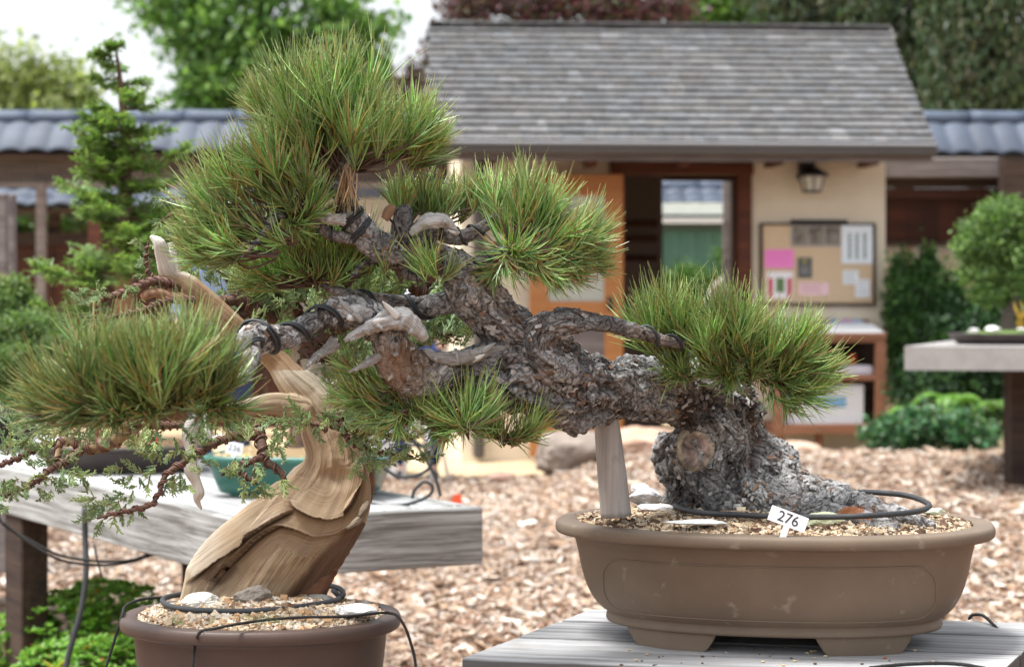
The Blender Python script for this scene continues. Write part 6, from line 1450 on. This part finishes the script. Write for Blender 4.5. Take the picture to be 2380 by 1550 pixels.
# grain runs along the post: build it in its own frame with X as the axis
Mp = Matrix(((0, 0, 1, 0), (0, 1, 0, 0), (1, 0, 0, 0), (0, 0, 0, 1))); Mp = Matrix.Translation(Vector(pp[-1])) @ Mp
Mi = np.array(Mp.inverted()); mb.v[0] = (np.column_stack([mb.v[0], np.ones(len(mb.v[0]))])@Mi.T)[:, :3]
mb.q[0] = mb.q[0]; o = mb.build('support_post', M_['post'], None, True, Mp); tag(o, 'round grey wooden post propping the leaning pine trunk', 'post')
plant_label('white plastic label reading 276 stuck in the gravel of the tan pot', P(1832, 1206, 3.245), .0620, .0245, -20.5, '276', .0015, .0235, tilt=6)
zs = FZ+.214
for k, (x, y, sz, col, lab, yaw) in enumerate(((1500, 1160, (.036, .028, .020), (.50, .50, .52), 'grey rounded stone behind the support post in the tan pot', .2),
        (1522, 1184, (.036, .016, .009), (.66, .65, .64), 'flat white stone beside the foot of the support post', -.15),
        (1622, 1216, (.054, .022, .005), (.62, .64, .62), 'thin pale flagstone at the front of the tan pot', .05),
        (1912, 1214, (.036, .014, .013), (.60, .64, .42), 'yellowish green stone right behind the number label', -.12),
        (1878, 1192, (.024, .012, .008), (.60, .62, .55), 'small pale stone under the black hose by the label', .1),
        (2172, 1192, (.020, .012, .007), (.56, .60, .46), 'small greenish stone near the right end of the tan pot', -.2),
        (1490, 1140, (.022, .018, .012), (.68, .68, .68), 'small white stone behind the grey rounded stone', 0))):
    rock('pale_stone', M_['stone'], onz(x, y, zs)+A(0, 0, sz[2]*.35), sz, 100+k, col, lab, group='stones on the pine gravel', sub=4, yaw=yaw)
cord('frayed_twine', 'frayed black twisted twine at the right edge of the plank bench', [P(*p) for p in ((2252, 1437, 3.70), (2262, 1428, 3.68), (2285, 1430, 3.66), (2310, 1452, 3.62), (2335, 1480, 3.58), (2362, 1500, 3.55), (2375, 1530, 3.53), (2380, 1570, 3.52))], .0028, 3, .010, fuzz=160)
cord('black_twine', 'black twine lying along the front of the plank bench', [onz(x, y, FZ+.003) for x, y in ((2020, 1551), (2100, 1543), (2180, 1540), (2240, 1543), (2290, 1552))], .0026, 3, .010)
# crumbs of gravel spilt on the bench are one scatter
rg = np.random.default_rng(6); mb = MB(); base = icosub(0)
for k in range(46):
    x, y = (rg.uniform(1440, 1900), rg.uniform(1500, 1545)) if k < 34 else (rg.uniform(1900, 2200), rg.uniform(1500, 1545)); s = rg.uniform(.0012, .0034)
    mb.add(base[0]*s*A(1.2, 1, .6)+onz(x, y, FZ+s*.6), None, base[1], col=[(.55, .42, .26), (.10, .07, .05), (.4, .12, .06)][rg.choice(3, p=[.5, .4, .1])])
o = mb.build('spilt_grit', M_['pumice'], None, False, IM); tag(o, 'spilt gravel crumbs scattered on the plank bench before the tan pot', 'grit', kind='stuff')
# ================================================================ front left juniper
JZ = .53; JC = P(607, 1425, 3.40); JC[2] = JZ
st = thing('display_stand', 'dark timber stand under the brown oval juniper pot', 'stand', (JC[0], JC[1], 0))
mb = MB(); box(mb, JC[0]-.30, JC[0]+.30, 3.1, 3.7, JZ-.05, JZ-.0, bev=.004); mb.build('top', M_['bench_top'], st, False, IM)
for sx in (-1, 1):
    for sy in (3.16, 3.58):
        mb = MB(); box(mb, JC[0]+sx*.25-.035, JC[0]+sx*.25+.035, sy, sy+.07, -.02, JZ-.052); mb.build('leg', M_['darkwood'], st, False, IM)
jun = thing('juniper_bonsai', 'twisted driftwood juniper bonsai with wired branches in a brown oval pot', 'bonsai', (JC[0], JC[1], JZ))
ja, jb, jy = .231, .205, R(-3); jh = EYE-.518-JZ
jp = [(.05, .0), (.046, .004)]+smoothprof([(.044, .02), (.034, .08), (.026, .14), (.023, jh-.030)], 4)+smoothprof([(.021, jh-.024), (.004, jh-.021), (.0, jh-.016), (.0, jh-.006), (.003, jh)], 3)+[(.026, jh+.001), (.030, jh-.004), (.034, jh-.03)]
mb = MB(); oval(mb, JC, ja, jb, jy, jp, 128, 2.15); mb.build('pot', M_['pot_brown'], jun, True, IM)
mb = soilmesh(JC, ja, jb, jy, jh-.006, .020, .028, 2.15, col=(.20, .15, .10))
gravel(mb, JC, ja-.030, jb-.030, jy, lambda r: jh-.004+.020*(1-r**2), 12500, .0036, [(.52, .42, .30), (.43, .33, .22), (.58, .49, .38), (.36, .22, .12), (.20, .13, .08), (.50, .45, .39)], 16, 2.15)
mb.build('soil', M_['pumice'], jun, False, IM)
rg = np.random.default_rng(7); mb = MB()
for k in range(900):
    x, y = rg.uniform(400, 720), rg.uniform(1428, 1452)
    if fbm(np.array([[x*.02, y*.05, 0]]), 3)[0] < .05: continue
    b = onz(x, y, JZ+jh+.012); l = rg.uniform(.003, .009); mb.add([b, b+A(.0006, 0, 0), b+A(rg.normal(0, .003), rg.normal(0, .002), l)], None, [[0, 1, 2]], col=(.12, .20, .05))
mb.build('moss', M_['leaf'], jun, False, IM)['kind'] = 'stuff'
JT = [
 [(545, 1402, 3.50, 225), (592, 1340, 3.50, 222), (655, 1262, 3.49, 216), (722, 1190, 3.48, 204), (770, 1115, 3.47, 174), (778, 1055, 3.46, 142), (760, 990, 3.46, 132), (722, 930, 3.45, 104), (676, 880, 3.44, 76), (645, 842, 3.44, 58), (600, 805, 3.43, 46), (545, 757, 3.42, 50), (480, 703, 3.41, 58), (430, 666, 3.40, 66), (395, 640, 3.39, 48), (380, 600, 3.38, 36), (370, 566, 3.37, 30), (354, 552, 3.37, 14)],
 [(405, 655, 3.39, 30), (404, 612, 3.39, 26), (400, 575, 3.39, 18), (392, 568, 3.39, 10)],
 [(436, 1392, 3.47, 40), (462, 1340, 3.47, 60), (510, 1275, 3.47, 70), (590, 1205, 3.47, 64), (655, 1140, 3.47, 50)],
 [(800, 1060, 3.46, 80), (825, 1120, 3.46, 70), (815, 1180, 3.46, 90), (780, 1250, 3.48, 90), (720, 1330, 3.50, 90), (670, 1398, 3.51, 110)],
 [(735, 950, 3.47, 90), (730, 900, 3.48, 68), (718, 860, 3.49, 50), (696, 838, 3.50, 40), (690, 800, 3.51, 26)],
 [(700, 950, 3.43, 60), (640, 938, 3.41, 52), (585, 945, 3.39, 42), (530, 958, 3.37, 40), (480, 968, 3.34, 38), (450, 984, 3.33, 36), (440, 1010, 3.33, 38), (447, 1060, 3.33, 28), (443, 1090, 3.33, 34), (457, 1122, 3.33, 26), (462, 1148, 3.33, 30), (458, 1162, 3.33, 18), (468, 1182, 3.33, 8)],
 [(470, 978, 3.33, 22), (484, 1005, 3.32, 16), (493, 1032, 3.32, 8)],
 [(628, 745, 3.5, 30), (612, 700, 3.5, 26), (596, 668, 3.5, 12)],
 [(700, 880, 3.45, 40), (740, 862, 3.49, 36), (800, 870, 3.52, 26), (830, 890, 3.55, 14)],
]
v, q, t = union_body(JT, .0018, dr=.62, smooth=7)
idx, S, TH, bd, RRr = nearest(v, JT)
nrm = vertnormals(v, q, t)
tw = TH+S*3.2
gr = np.column_stack([np.cos(tw), np.sin(tw), S+idx*.37])
def ridg(p, seed): return 1-2*np.abs(fbm(p, seed, 3))
tw = TH+S*1.1; gr = np.column_stack([np.cos(tw), np.sin(tw), S+idx*.37])
vx = 1190+v[:, 0]/v[:, 1]*F; vy = 700-(v[:, 2]-EYE)/v[:, 1]*F
k1 = np.column_stack([np.cos(tw)*1.3, np.sin(tw)*1.3, S*3.2+idx]); k2 = np.column_stack([np.cos(tw)*4.5, np.sin(tw)*4.5, S*6+idx]); k3 = np.column_stack([np.cos(tw)*15, np.sin(tw)*15, S*10+idx])
r1 = ridg(k1, 5); r2 = ridg(k2, 6); r3 = ridg(k3, 7)
am = np.clip(RRr/.06, .15, 1)
disp = am*(.0045*(r1-.5)+.0013*(r2-.6)+.0009*(r3-.6)+.004*fbm(v*30, 88, 3))
disp0 = disp; disp = np.zeros(len(v)); front = sstep(.25, -.25, nrm[:, 1])
def curve(pts, n=120):
    c_ = catmull(np.column_stack([np.array(pts, float), np.zeros(len(pts))]), 8)[:, :2]; return c_
def sdist(c_):
    """signed distance in reference pixels to a polyline, + on its left, and position along it 0..1"""
    best = np.full(len(vx), 1e9); sg = np.zeros(len(vx)); fr = np.zeros(len(vx))
    for i in range(len(c_)-1):
        a_, b_ = c_[i], c_[i+1]; e = b_-a_; L2_ = e@e+1e-9; px_ = vx-a_[0]; py_ = vy-a_[1]
        t_ = np.clip((px_*e[0]+py_*e[1])/L2_, 0, 1); dx = px_-t_*e[0]; dy = py_-t_*e[1]; d_ = np.hypot(dx, dy)
        m_ = d_ < best; best = np.where(m_, d_, best); sg = np.where(m_, np.sign(e[0]*py_-e[1]*px_), sg); fr = np.where(m_, (i+t_)/(len(c_)-1), fr)
    return best*-sg, fr
main = (idx == 0) | (idx == 2) | (idx == 3)
under = np.zeros(len(v)); crev = np.zeros(len(v)); flow = np.zeros(len(v)); fw = np.zeros(len(v))
# overhanging folds: (curve, rise above, width above, drop below, width below)
for pts, up, wu, dn, wd in (
    ([(672, 1160), (690, 1180), (725, 1197), (762, 1202), (792, 1193), (815, 1171), (831, 1134), (838, 1097), (834, 1062)], .013, 34, .010, 22),
    ([(470, 1392), (487, 1365), (509, 1331), (550, 1291), (588, 1254), (618, 1233), (650, 1222), (690, 1230), (725, 1243), (762, 1240), (799, 1227), (829, 1208), (856, 1176)], .011, 30, .014, 40),
    ([(430, 1360), (472, 1326), (513, 1292), (588, 1240), (643, 1205), (690, 1180)], .008, 26, .011, 10)):
    d_, fr_ = sdist(curve(pts)); en = sstep(0, .12, fr_)*sstep(1, .9, fr_)*main*front
    h_ = np.where(d_ > 0, up*np.exp(-d_/wu), -dn*np.exp(d_/wd)); h_ = h_*(np.abs(d_) < 150); disp = disp+h_*en
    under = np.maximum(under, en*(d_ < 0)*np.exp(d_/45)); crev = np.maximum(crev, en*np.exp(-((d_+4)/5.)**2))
    w_ = en*np.exp(-np.abs(d_)/np.where(d_ > 0, 95., 40.))*(np.abs(d_) < 120); m_ = w_ > fw; flow = np.where(m_, d_, flow); fw = np.maximum(fw, w_*m_)
# hollow below the neck
hol = np.exp(-(((vx-785)/30)**2+((vy-1108)/24)**2))*main*front; disp = disp-.012*hol; disp = disp+disp0*(1-.8*sstep(.2, .5, fw))
v2 = v+nrm*disp[:, None]
# the grain follows the folds close to them
g2_ = np.column_stack([flow*.022, np.zeros(len(v)), (vx+vy*.3)*.0004]); wf = sstep(.25, .5, fw)[:, None]; gr = gr*(1-wf)+(g2_+A(3, 0, 0))*wf
tan_ = A(.50, .375, .245); pale = A(.62, .53, .41); greyw = A(.46, .42, .35); brn = A(.25, .145, .075); whit = A(.80, .77, .72)
w1 = sstep(-.3, .5, fbm(v*14, 21, 3)); c = tan_+(pale-tan_)*w1[:, None]
gm = sstep(0, .5, fbm(v*9+4, 22, 3)+.5*nrm[:, 2]); c = c+(greyw-c)*(gm*.7)[:, None]
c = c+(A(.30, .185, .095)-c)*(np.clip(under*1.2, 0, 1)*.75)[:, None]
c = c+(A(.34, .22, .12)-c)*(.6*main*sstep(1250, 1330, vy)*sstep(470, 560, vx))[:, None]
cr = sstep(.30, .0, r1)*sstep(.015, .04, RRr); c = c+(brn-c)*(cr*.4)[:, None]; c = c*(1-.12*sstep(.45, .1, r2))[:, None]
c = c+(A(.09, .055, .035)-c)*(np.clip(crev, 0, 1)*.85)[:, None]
upm = sstep(600, 420, vx)*sstep(700, 620, vy); hang = ((idx == 5) & (vy > 960) & (vx < 500)) | (idx == 6)
m = np.clip(sstep(655, 615, vy)+hang*1.0, 0, 1); c = c+(whit-c)*(.85*m)[:, None]
om = ((idx == 0) & (vy < 860) & (vy > 640)); mo = om*sstep(-.2, .3, fbm(v*20, 9, 3)+.15); c = c+(A(.36, .205, .10)-c)*(.8*mo)[:, None]
dm = sstep(.25, -.1, np.hypot((vx-500)/70, (vy-1330)/34)-.55+.6*fbm(v*40, 3, 3)); c = c+(A(.15, .09, .055)-c)*(.75*dm)[:, None]
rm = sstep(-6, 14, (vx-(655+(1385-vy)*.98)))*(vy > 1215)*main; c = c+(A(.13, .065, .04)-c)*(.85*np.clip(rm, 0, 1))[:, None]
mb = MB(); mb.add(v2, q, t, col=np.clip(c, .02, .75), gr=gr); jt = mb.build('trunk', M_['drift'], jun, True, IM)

# live vein, shredding reddish bark on the back right
def barkstrip(path, col, name, parent, seed=0, mat='drift', rough=.22):
    mb = MB(); v, q, t, cl, g = jin(path, col=col, seed=seed, rough=rough); mb.add(v, q, t, col=cl, gr=g*A(1.5, 1.5, 1)); return mb.build(name, M_[mat], parent, True, IM)
barkstrip([(838, 1040, 3.50, 30), (850, 1100, 3.49, 36), (844, 1165, 3.49, 36), (812, 1240, 3.49, 40), (768, 1310, 3.50, 44), (715, 1392, 3.50, 60)], (.25, .115, .065), 'live_vein', jt, 3)
for k, p in enumerate(([(835, 1200, 3.42, 8), (848, 1182, 3.43, 18), (856, 1165, 3.44, 7)], [(806, 1228, 3.41, 6), (830, 1212, 3.42, 15), (846, 1194, 3.43, 9)])):
    barkstrip(p, (.26, .20, .14), 'bark_ridge', jt, 7+k, rough=.5)
# ---- wired live branches
JB = [
 [(600, 985, 3.34, 40), (600, 1010, 3.32, 40), (560, 1010, 3.30, 30), (500, 1030, 3.28, 24), (430, 1072, 3.26, 20), (385, 1105, 3.25, 16), (372, 1140, 3.24, 14), (352, 1172, 3.23, 15), (310, 1184, 3.22, 14), (262, 1194, 3.21, 11), (225, 1205, 3.2, 6)],
 [(600, 1000, 3.33, 34), (610, 1040, 3.30, 34), (618, 1070, 3.29, 28), (650, 1095, 3.28, 22), (668, 1130, 3.28, 12)],
 [(616, 1060, 3.29, 20), (580, 1075, 3.27, 15), (540, 1085, 3.26, 12), (515, 1105, 3.25, 7)],
 [(545, 1086, 3.26, 12), (575, 1110, 3.25, 12), (600, 1125, 3.25, 7)],
 [(290, 985, 3.22, 44), (280, 1012, 3.22, 42), (240, 1035, 3.22, 40), (200, 1040, 3.22, 36), (160, 1025, 3.22, 24), (138, 1030, 3.22, 20), (133, 1060, 3.2, 14), (120, 1085, 3.2, 10)],
 [(190, 1045, 3.21, 26), (160, 1068, 3.2, 26), (118, 1090, 3.19, 22), (90, 1115, 3.18, 18), (50, 1135, 3.17, 14), (0, 1155, 3.16, 12), (-40, 1160, 3.16, 8)],
 [(135, 1030, 3.24, 16), (90, 1040, 3.23, 18), (50, 1062, 3.22, 16), (5, 1078, 3.21, 13), (-40, 1095, 3.2, 10)],
 [(500, 975, 3.36, 18), (400, 990, 3.32, 16), (300, 985, 3.25, 26)],
 [(430, 670, 3.40, 20), (360, 655, 3.36, 18), (310, 672, 3.34, 16), (262, 690, 3.32, 13), (222, 700, 3.31, 8)],
 [(450, 700, 3.38, 18), (390, 700, 3.34, 15), (330, 722, 3.32, 14), (270, 735, 3.31, 11), (228, 748, 3.3, 6)],
 [(440, 690, 3.40, 26), (400, 690, 3.38, 28), (360, 680, 3.36, 26), (330, 690, 3.35, 20)],
 [(400, 660, 3.42, 14), (350, 640, 3.42, 10), (340, 600, 3.42, 8), (345, 560, 3.42, 5)],
 [(600, 730, 3.48, 40), (560, 700, 3.46, 30), (520, 700, 3.44, 24), (480, 690, 3.44, 14)],
 [(760, 1000, 3.30, 14), (720, 985, 3.28, 13), (670, 985, 3.27, 11), (640, 1000, 3.27, 7)],
 [(780, 900, 3.42, 26), (800, 960, 3.34, 22), (770, 985, 3.29, 18), (830, 1000, 3.27, 14), (890, 1010, 3.27, 10), (960, 1020, 3.27, 6)],
 [(790, 985, 3.28, 16), (820, 1030, 3.27, 12), (880, 1050, 3.27, 8), (960, 1060, 3.26, 5)],
 [(700, 830, 3.5, 40), (760, 780, 3.52, 30), (860, 730, 3.52, 24), (960, 690, 3.52, 18), (1010, 650, 3.52, 12)],
 [(860, 740, 3.52, 22), (940, 780, 3.5, 18), (1030, 780, 3.5, 14), (1090, 760, 3.5, 8)],
 [(720, 830, 3.5, 30), (700, 740, 3.52, 26), (660, 660, 3.52, 20), (640, 600, 3.52, 10)],
 [(770, 780, 3.52, 22), (780, 690, 3.52, 18), (800, 620, 3.52, 10)],
 [(440, 490, 3.42, 8), (420, 476, 3.4, 7), (400, 462, 3.4, 5)],
 [(420, 500, 3.42, 9), (395, 500, 3.4, 7), (370, 520, 3.4, 5)],
 [(640, 740, 3.5, 34), (590, 720, 3.48, 30), (550, 735, 3.46, 26), (500, 720, 3.45, 22), (460, 735, 3.44, 14)],
 [(660, 720, 3.52, 30), (620, 690, 3.5, 26), (570, 670, 3.5, 22), (530, 650, 3.5, 14), (500, 620, 3.5, 8)],
 [(980, 720, 3.52, 20), (1000, 690, 3.5, 24), (960, 670, 3.5, 20), (930, 650, 3.5, 12)],
 [(690, 860, 3.5, 44), (720, 830, 3.5, 34), (780, 835, 3.5, 28), (830, 860, 3.5, 20)],
]
JB = [[(x, y, D, w*(.74 if k_ in (0, 1, 2, 4, 5, 6, 13, 14) else .9)) for (x, y, D, w) in p] for k_, p in enumerate(JB)]
for k, p in enumerate(JB):
    pp, rr = px(p); mb = MB(); v, q, t, S, TH = tube(pp, rr, 12, .004); nz = fbm(v*120, 3, 3); n_ = vertnormals(v, np.array(q), np.array(t)); v = v+n_*(nz*.0016)[:, None]
    mb.add(v, q, t, col=A(.11, .068, .05)*(1+.7*nz[:, None]) if k not in (4, 10) else (A(.25, .17, .10) if k == 4 else A(.42, .25, .16))*(1+.6*nz[:, None])); br = mb.build('branch', M_['twigbark'], jun, True, IM)
    if p[0][3] > 10 and k not in (10,):
        wire(p, .0014, .013 if p[1][3] < 25 else .02, .02, .97, 1.05, k % 2 == 0, 'copper', br, rmin=.0025, dr=1.0, phase=k)
# ---- scale foliage
def sprays(zones, seed, parent, name='foliage', bright=1.2):
    rg = np.random.default_rng(seed); out = MB()
    Bp, Ep, R0, Cc = [], [], [], []
    for (x, y, D, rx, ry, ang, n, ln) in zones:
        for _ in range(n):
            u = rg.normal(0, .55, 2).clip(-1, 1); b = P(x+u[0]*rx, y+u[1]*ry, D+rg.normal(0, .02)); a = R(ang+rg.normal(0, 38)); d = A(math.cos(a), rg.normal(0, .45), math.sin(a)); d /= np.linalg.norm(d)
            L = ln/F*D*rg.uniform(.6, 1.2); s = np.cross(d, A(rg.normal(0, .5), 1, rg.normal(0, .5))); s /= np.linalg.norm(s)
            bend = rg.normal(0, .25)*s+A(0, 0, .12); col = np.array([(.15, .215, .085), (.20, .27, .12), (.11, .17, .07), (.17, .25, .13), (.24, .30, .12)])[rg.integers(0, 5)]*rg.uniform(.8, 1.2)*bright
            ts = np.linspace(0, 1, 9); ax = [b+d*L*t_+bend*L*t_*t_ for t_ in ts]
            for i in range(8):
                Bp.append(ax[i]); Ep.append(ax[i+1]); R0.append((.00115 if i > 3 else .0014, .00105)); Cc.append(col if i > 1 else A(.20, .15, .08))
            for i in range(1, 9):
                for sg in (-1, 1):
                    if rg.random() < .14: continue
                    l2 = L*.42*(1.05-ts[i]*.65)*rg.uniform(.6, 1.25); T = (ax[i]-ax[i-1]); T /= np.linalg.norm(T)
                    d2 = T*.75+s*sg*rg.uniform(.5, .95)+rg.normal(0, .22, 3); d2 /= np.linalg.norm(d2); p0 = ax[i]-T*L/8*rg.uniform(0, 1); p1 = p0+d2*l2*.55; d3 = d2+T*.35; d3 /= np.linalg.norm(d3); p2 = p1+d3*l2*.5
                    c2 = col*rg.uniform(.85, 1.25); Bp += [p0, p1]; Ep += [p1, p2]; R0 += [(.00095, .00095), (.00095, .0006)]; Cc += [c2, c2*1.15]
                    for q_ in range(2):
                        f = rg.uniform(.15, .85); pb = p0+(p1-p0)*f*1.3; sg2 = -1 if q_ % 2 else 1; d4 = d2*.8+np.cross(d2, np.cross(d2, s)+rg.normal(0, .3, 3))*sg2*.7+rg.normal(0, .25, 3); d4 /= np.linalg.norm(d4); Bp.append(pb); Ep.append(pb+d4*l2*rg.uniform(.25, .5)); R0.append((.0009, .00055)); Cc.append(c2*1.1)
    B = np.array(Bp); E = np.array(Ep); r = np.array(R0); C = np.array(Cc); n = len(B); T = E-B; T /= np.linalg.norm(T, axis=1)[:, None]+1e-9
    U = np.cross(T, A(.3, .5, .8)); U /= np.linalg.norm(U, axis=1)[:, None]; V = np.cross(T, U); vs = []
    for (c, rr_) in ((B, r[:, 0]), (E, r[:, 1])):
        for k in range(4):
            a = k*np.pi/2; vs.append(c+(U*math.cos(a)+V*math.sin(a))*rr_[:, None])
    v = np.stack(vs, 1); q = (np.array([[0, 1, 5, 4], [1, 2, 6, 5], [2, 3, 7, 6], [3, 0, 4, 7], [4, 5, 6, 7]])[None]+8*np.arange(n)[:, None, None]).reshape(-1, 4)
    out.add(v.reshape(-1, 3), q, col=np.repeat(C, 8, 0)); return out.build(name, M_['scale_leaf'], parent, False, IM)
Z = [[(600, 620, 3.46, 70, 60, 90, 50, 62), (700, 590, 3.46, 80, 50, 90, 60, 62), (820, 640, 3.46, 80, 60, 80, 60, 62), (930, 640, 3.46, 70, 50, 80, 46, 60), (760, 690, 3.46, 90, 30, 100, 40, 56), (590, 760, 3.5, 60, 40, 90, 34, 56), (1040, 760, 3.46, 50, 30, 90, 24, 56)], [(900, 950, 3.5, 90, 40, 80, 70, 44), (1000, 930, 3.5, 70, 30, 70, 40, 44), (780, 950, 3.5, 50, 30, 80, 16, 44), (240, 1030, 3.24, 60, 30, 90, 14, 44), (320, 1030, 3.26, 60, 30, 90, 14, 44), (130, 1060, 3.2, 60, 30, 200, 14, 44)], [(60, 1020, 3.21, 60, 30, 190, 10, 52), (50, 960, 3.24, 60, 34, 170, 9, 50), (110, 1000, 3.22, 70, 50, 150, 16, 46), (180, 1000, 3.22, 70, 34, 120, 16, 46)],
     [(30, 1130, 3.16, 50, 30, 240, 14, 44), (90, 1115, 3.18, 50, 34, 280, 12, 44), (150, 1095, 3.18, 40, 34, 320, 10, 48), (15, 1050, 3.18, 16, 30, 80, 3, 50), (20, 1170, 3.16, 20, 14, 210, 4, 40)],
     [(230, 690, 3.31, 34, 22, 185, 12, 38), (245, 740, 3.31, 44, 18, 185, 10, 38), (310, 680, 3.33, 60, 24, 240, 10, 32), (340, 600, 3.42, 18, 50, 230, 8, 34), (400, 470, 3.4, 24, 16, 140, 4, 38), (380, 515, 3.4, 22, 14, 200, 4, 36)],
     [(330, 1090, 3.25, 60, 40, 170, 12, 46), (300, 1160, 3.23, 60, 26, 230, 14, 44), (240, 1185, 3.21, 40, 26, 210, 9, 44), (390, 1040, 3.27, 60, 40, 250, 16, 42), (390, 1110, 3.25, 40, 30, 280, 10, 42), (215, 1140, 3.22, 22, 20, 150, 3, 56)],
     [(560, 1010, 3.29, 60, 24, 80, 12, 44), (560, 1090, 3.25, 50, 26, 260, 14, 44), (610, 1125, 3.25, 44, 18, 290, 10, 40), (650, 1060, 3.27, 30, 30, 40, 7, 40), (480, 1010, 3.28, 40, 30, 110, 8, 40), (480, 1080, 3.26, 30, 20, 180, 4, 40)],
     [(680, 975, 3.27, 60, 22, 170, 12, 46), (740, 970, 3.27, 60, 26, 290, 14, 46), (650, 1000, 3.27, 26, 16, 250, 6, 40), (800, 975, 3.27, 50, 26, 330, 12, 46)],
     [(840, 1020, 3.27, 50, 40, 300, 20, 44), (900, 1050, 3.26, 50, 24, 350, 9, 46), (850, 1070, 3.27, 30, 20, 300, 8, 40), (900, 1000, 3.27, 50, 26, 0, 8, 46), (950, 1065, 3.26, 24, 14, 350, 4, 46)],
     [(860, 940, 3.42, 90, 50, 60, 50, 46), (780, 900, 3.48, 40, 40, 60, 14, 44), (900, 890, 3.5, 80, 50, 90, 50, 44), (735, 810, 3.55, 60, 40, 60, 36, 44), (800, 810, 3.55, 60, 40, 80, 34, 44)],
     [(470, 620, 3.5, 70, 44, 120, 60, 44), (560, 590, 3.52, 70, 44, 90, 60, 44), (620, 650, 3.5, 90, 50, 90, 90, 44), (760, 600, 3.52, 90, 60, 90, 150, 46), (650, 590, 3.52, 60, 50, 90, 90, 44), (850, 660, 3.52, 70, 60, 60, 100, 44), (700, 680, 3.5, 80, 40, 120, 80, 44), (560, 640, 3.46, 60, 44, 120, 34, 42), (800, 560, 3.52, 60, 30, 90, 20, 44), (500, 700, 3.44, 30, 20, 160, 5, 40), (600, 710, 3.55, 60, 40, 90, 50, 42), (560, 790, 3.55, 60, 40, 90, 40, 42)],
     [(960, 640, 3.52, 70, 44, 90, 60, 44), (920, 690, 3.52, 50, 40, 110, 30, 44), (1030, 700, 3.5, 60, 36, 80, 40, 42), (1040, 770, 3.5, 60, 34, 70, 80, 42), (980, 800, 3.48, 50, 24, 90, 34, 40), (1100, 640, 3.52, 40, 40, 60, 12, 40)],
     [(130, 870, 3.3, 40, 20, 150, 4, 46), (200, 770, 3.3, 60, 20, 160, 5, 44), (500, 760, 3.3, 30, 20, 100, 0, 40), (300, 770, 3.31, 80, 20, 90, 10, 40), (1290, 650, 3.5, 22, 16, 20, 4, 38), (1180, 640, 3.52, 40, 30, 60, 6, 38)]]
for k, z in enumerate(Z): sprays(z, 200+k, jun, bright=1.75 if k == 0 else 1.6 if k in (1, 9, 10, 11) else 1.35)
# ---- things on the juniper pot
zq = JZ+jh+.010
rock('grey_stone', M_['stone'], onz(592, 1408, zq)+A(0, -.0, .015), (.036, .026, .023), 131, (.23, .20, .17), 'dark grey craggy stone in front of the driftwood trunk', sub=5, yaw=.1, facet=.45)
rock('pale_stone', M_['stone'], onz(470, 1412, zq)+A(0, -.0, .010), (.037, .026, .015), 132, (.62, .60, .55), 'white craggy stone at the left foot of the driftwood trunk', sub=5, yaw=-.1, facet=.45)
rock('pale_stone', M_['stone'], onz(826, 1428, zq)+A(0, 0, .008), (.040, .024, .012), 133, (.70, .69, .67), 'flat white stone at the right of the brown pot', sub=5, yaw=-.1, facet=.35)
rock('pale_stone', M_['stone'], onz(740, 1394, zq)+A(0, 0, .003), (.026, .02, .008), 134, (.60, .58, .52), 'pale stone inside the hose behind the driftwood trunk', sub=4, facet=.35)
zr = zq+.008
ringhose('soaker_hose', 'black soaker hose ring laid round the driftwood trunk', [onz(*p) for p in ((775, 1372, zr), (792, 1386, zr+.002), (798, 1380, zr+.004), (790, 1368, zr+.006), (760, 1360, zr+.004), (720, 1362, zr), (600, 1372, zr), (450, 1378, zr), (392, 1386, zr), (378, 1396, zr), (395, 1408, zr), (440, 1416, zr), (540, 1420, zr), (640, 1416, zr), (720, 1406, zr), (775, 1396, zr), (796, 1386, zr))], .0046)
zc = JZ+jh+.003
front = [onz(x, y, zc+.012) for x, y in ((880, 1424), (800, 1432), (700, 1434), (620, 1440), (550, 1450), (500, 1460))]
cord('black_twine', 'black twisted twine tied across the gravel of the brown juniper pot', [P(968, 1565, 3.25), P(962, 1520, 3.27), P(945, 1465, 3.28), onz(925, 1432, zc+.008), onz(905, 1424, zc+.010)]+front+[onz(468, 1466, zc+.006), P(455, 1490, 3.22), P(450, 1530, 3.215), P(445, 1570, 3.21)], .0024, 3, .009, fuzz=120)
cord('black_twine', 'black twisted twine leading down left from the brown pot rim', [onz(470, 1384, zc+.01), onz(400, 1386, zc+.008), onz(330, 1392, zc+.006), onz(292, 1408, zc+.002), P(284, 1430, 3.36), P(265, 1490, 3.35), P(240, 1570, 3.34)], .0024, 3, .009, fuzz=60)
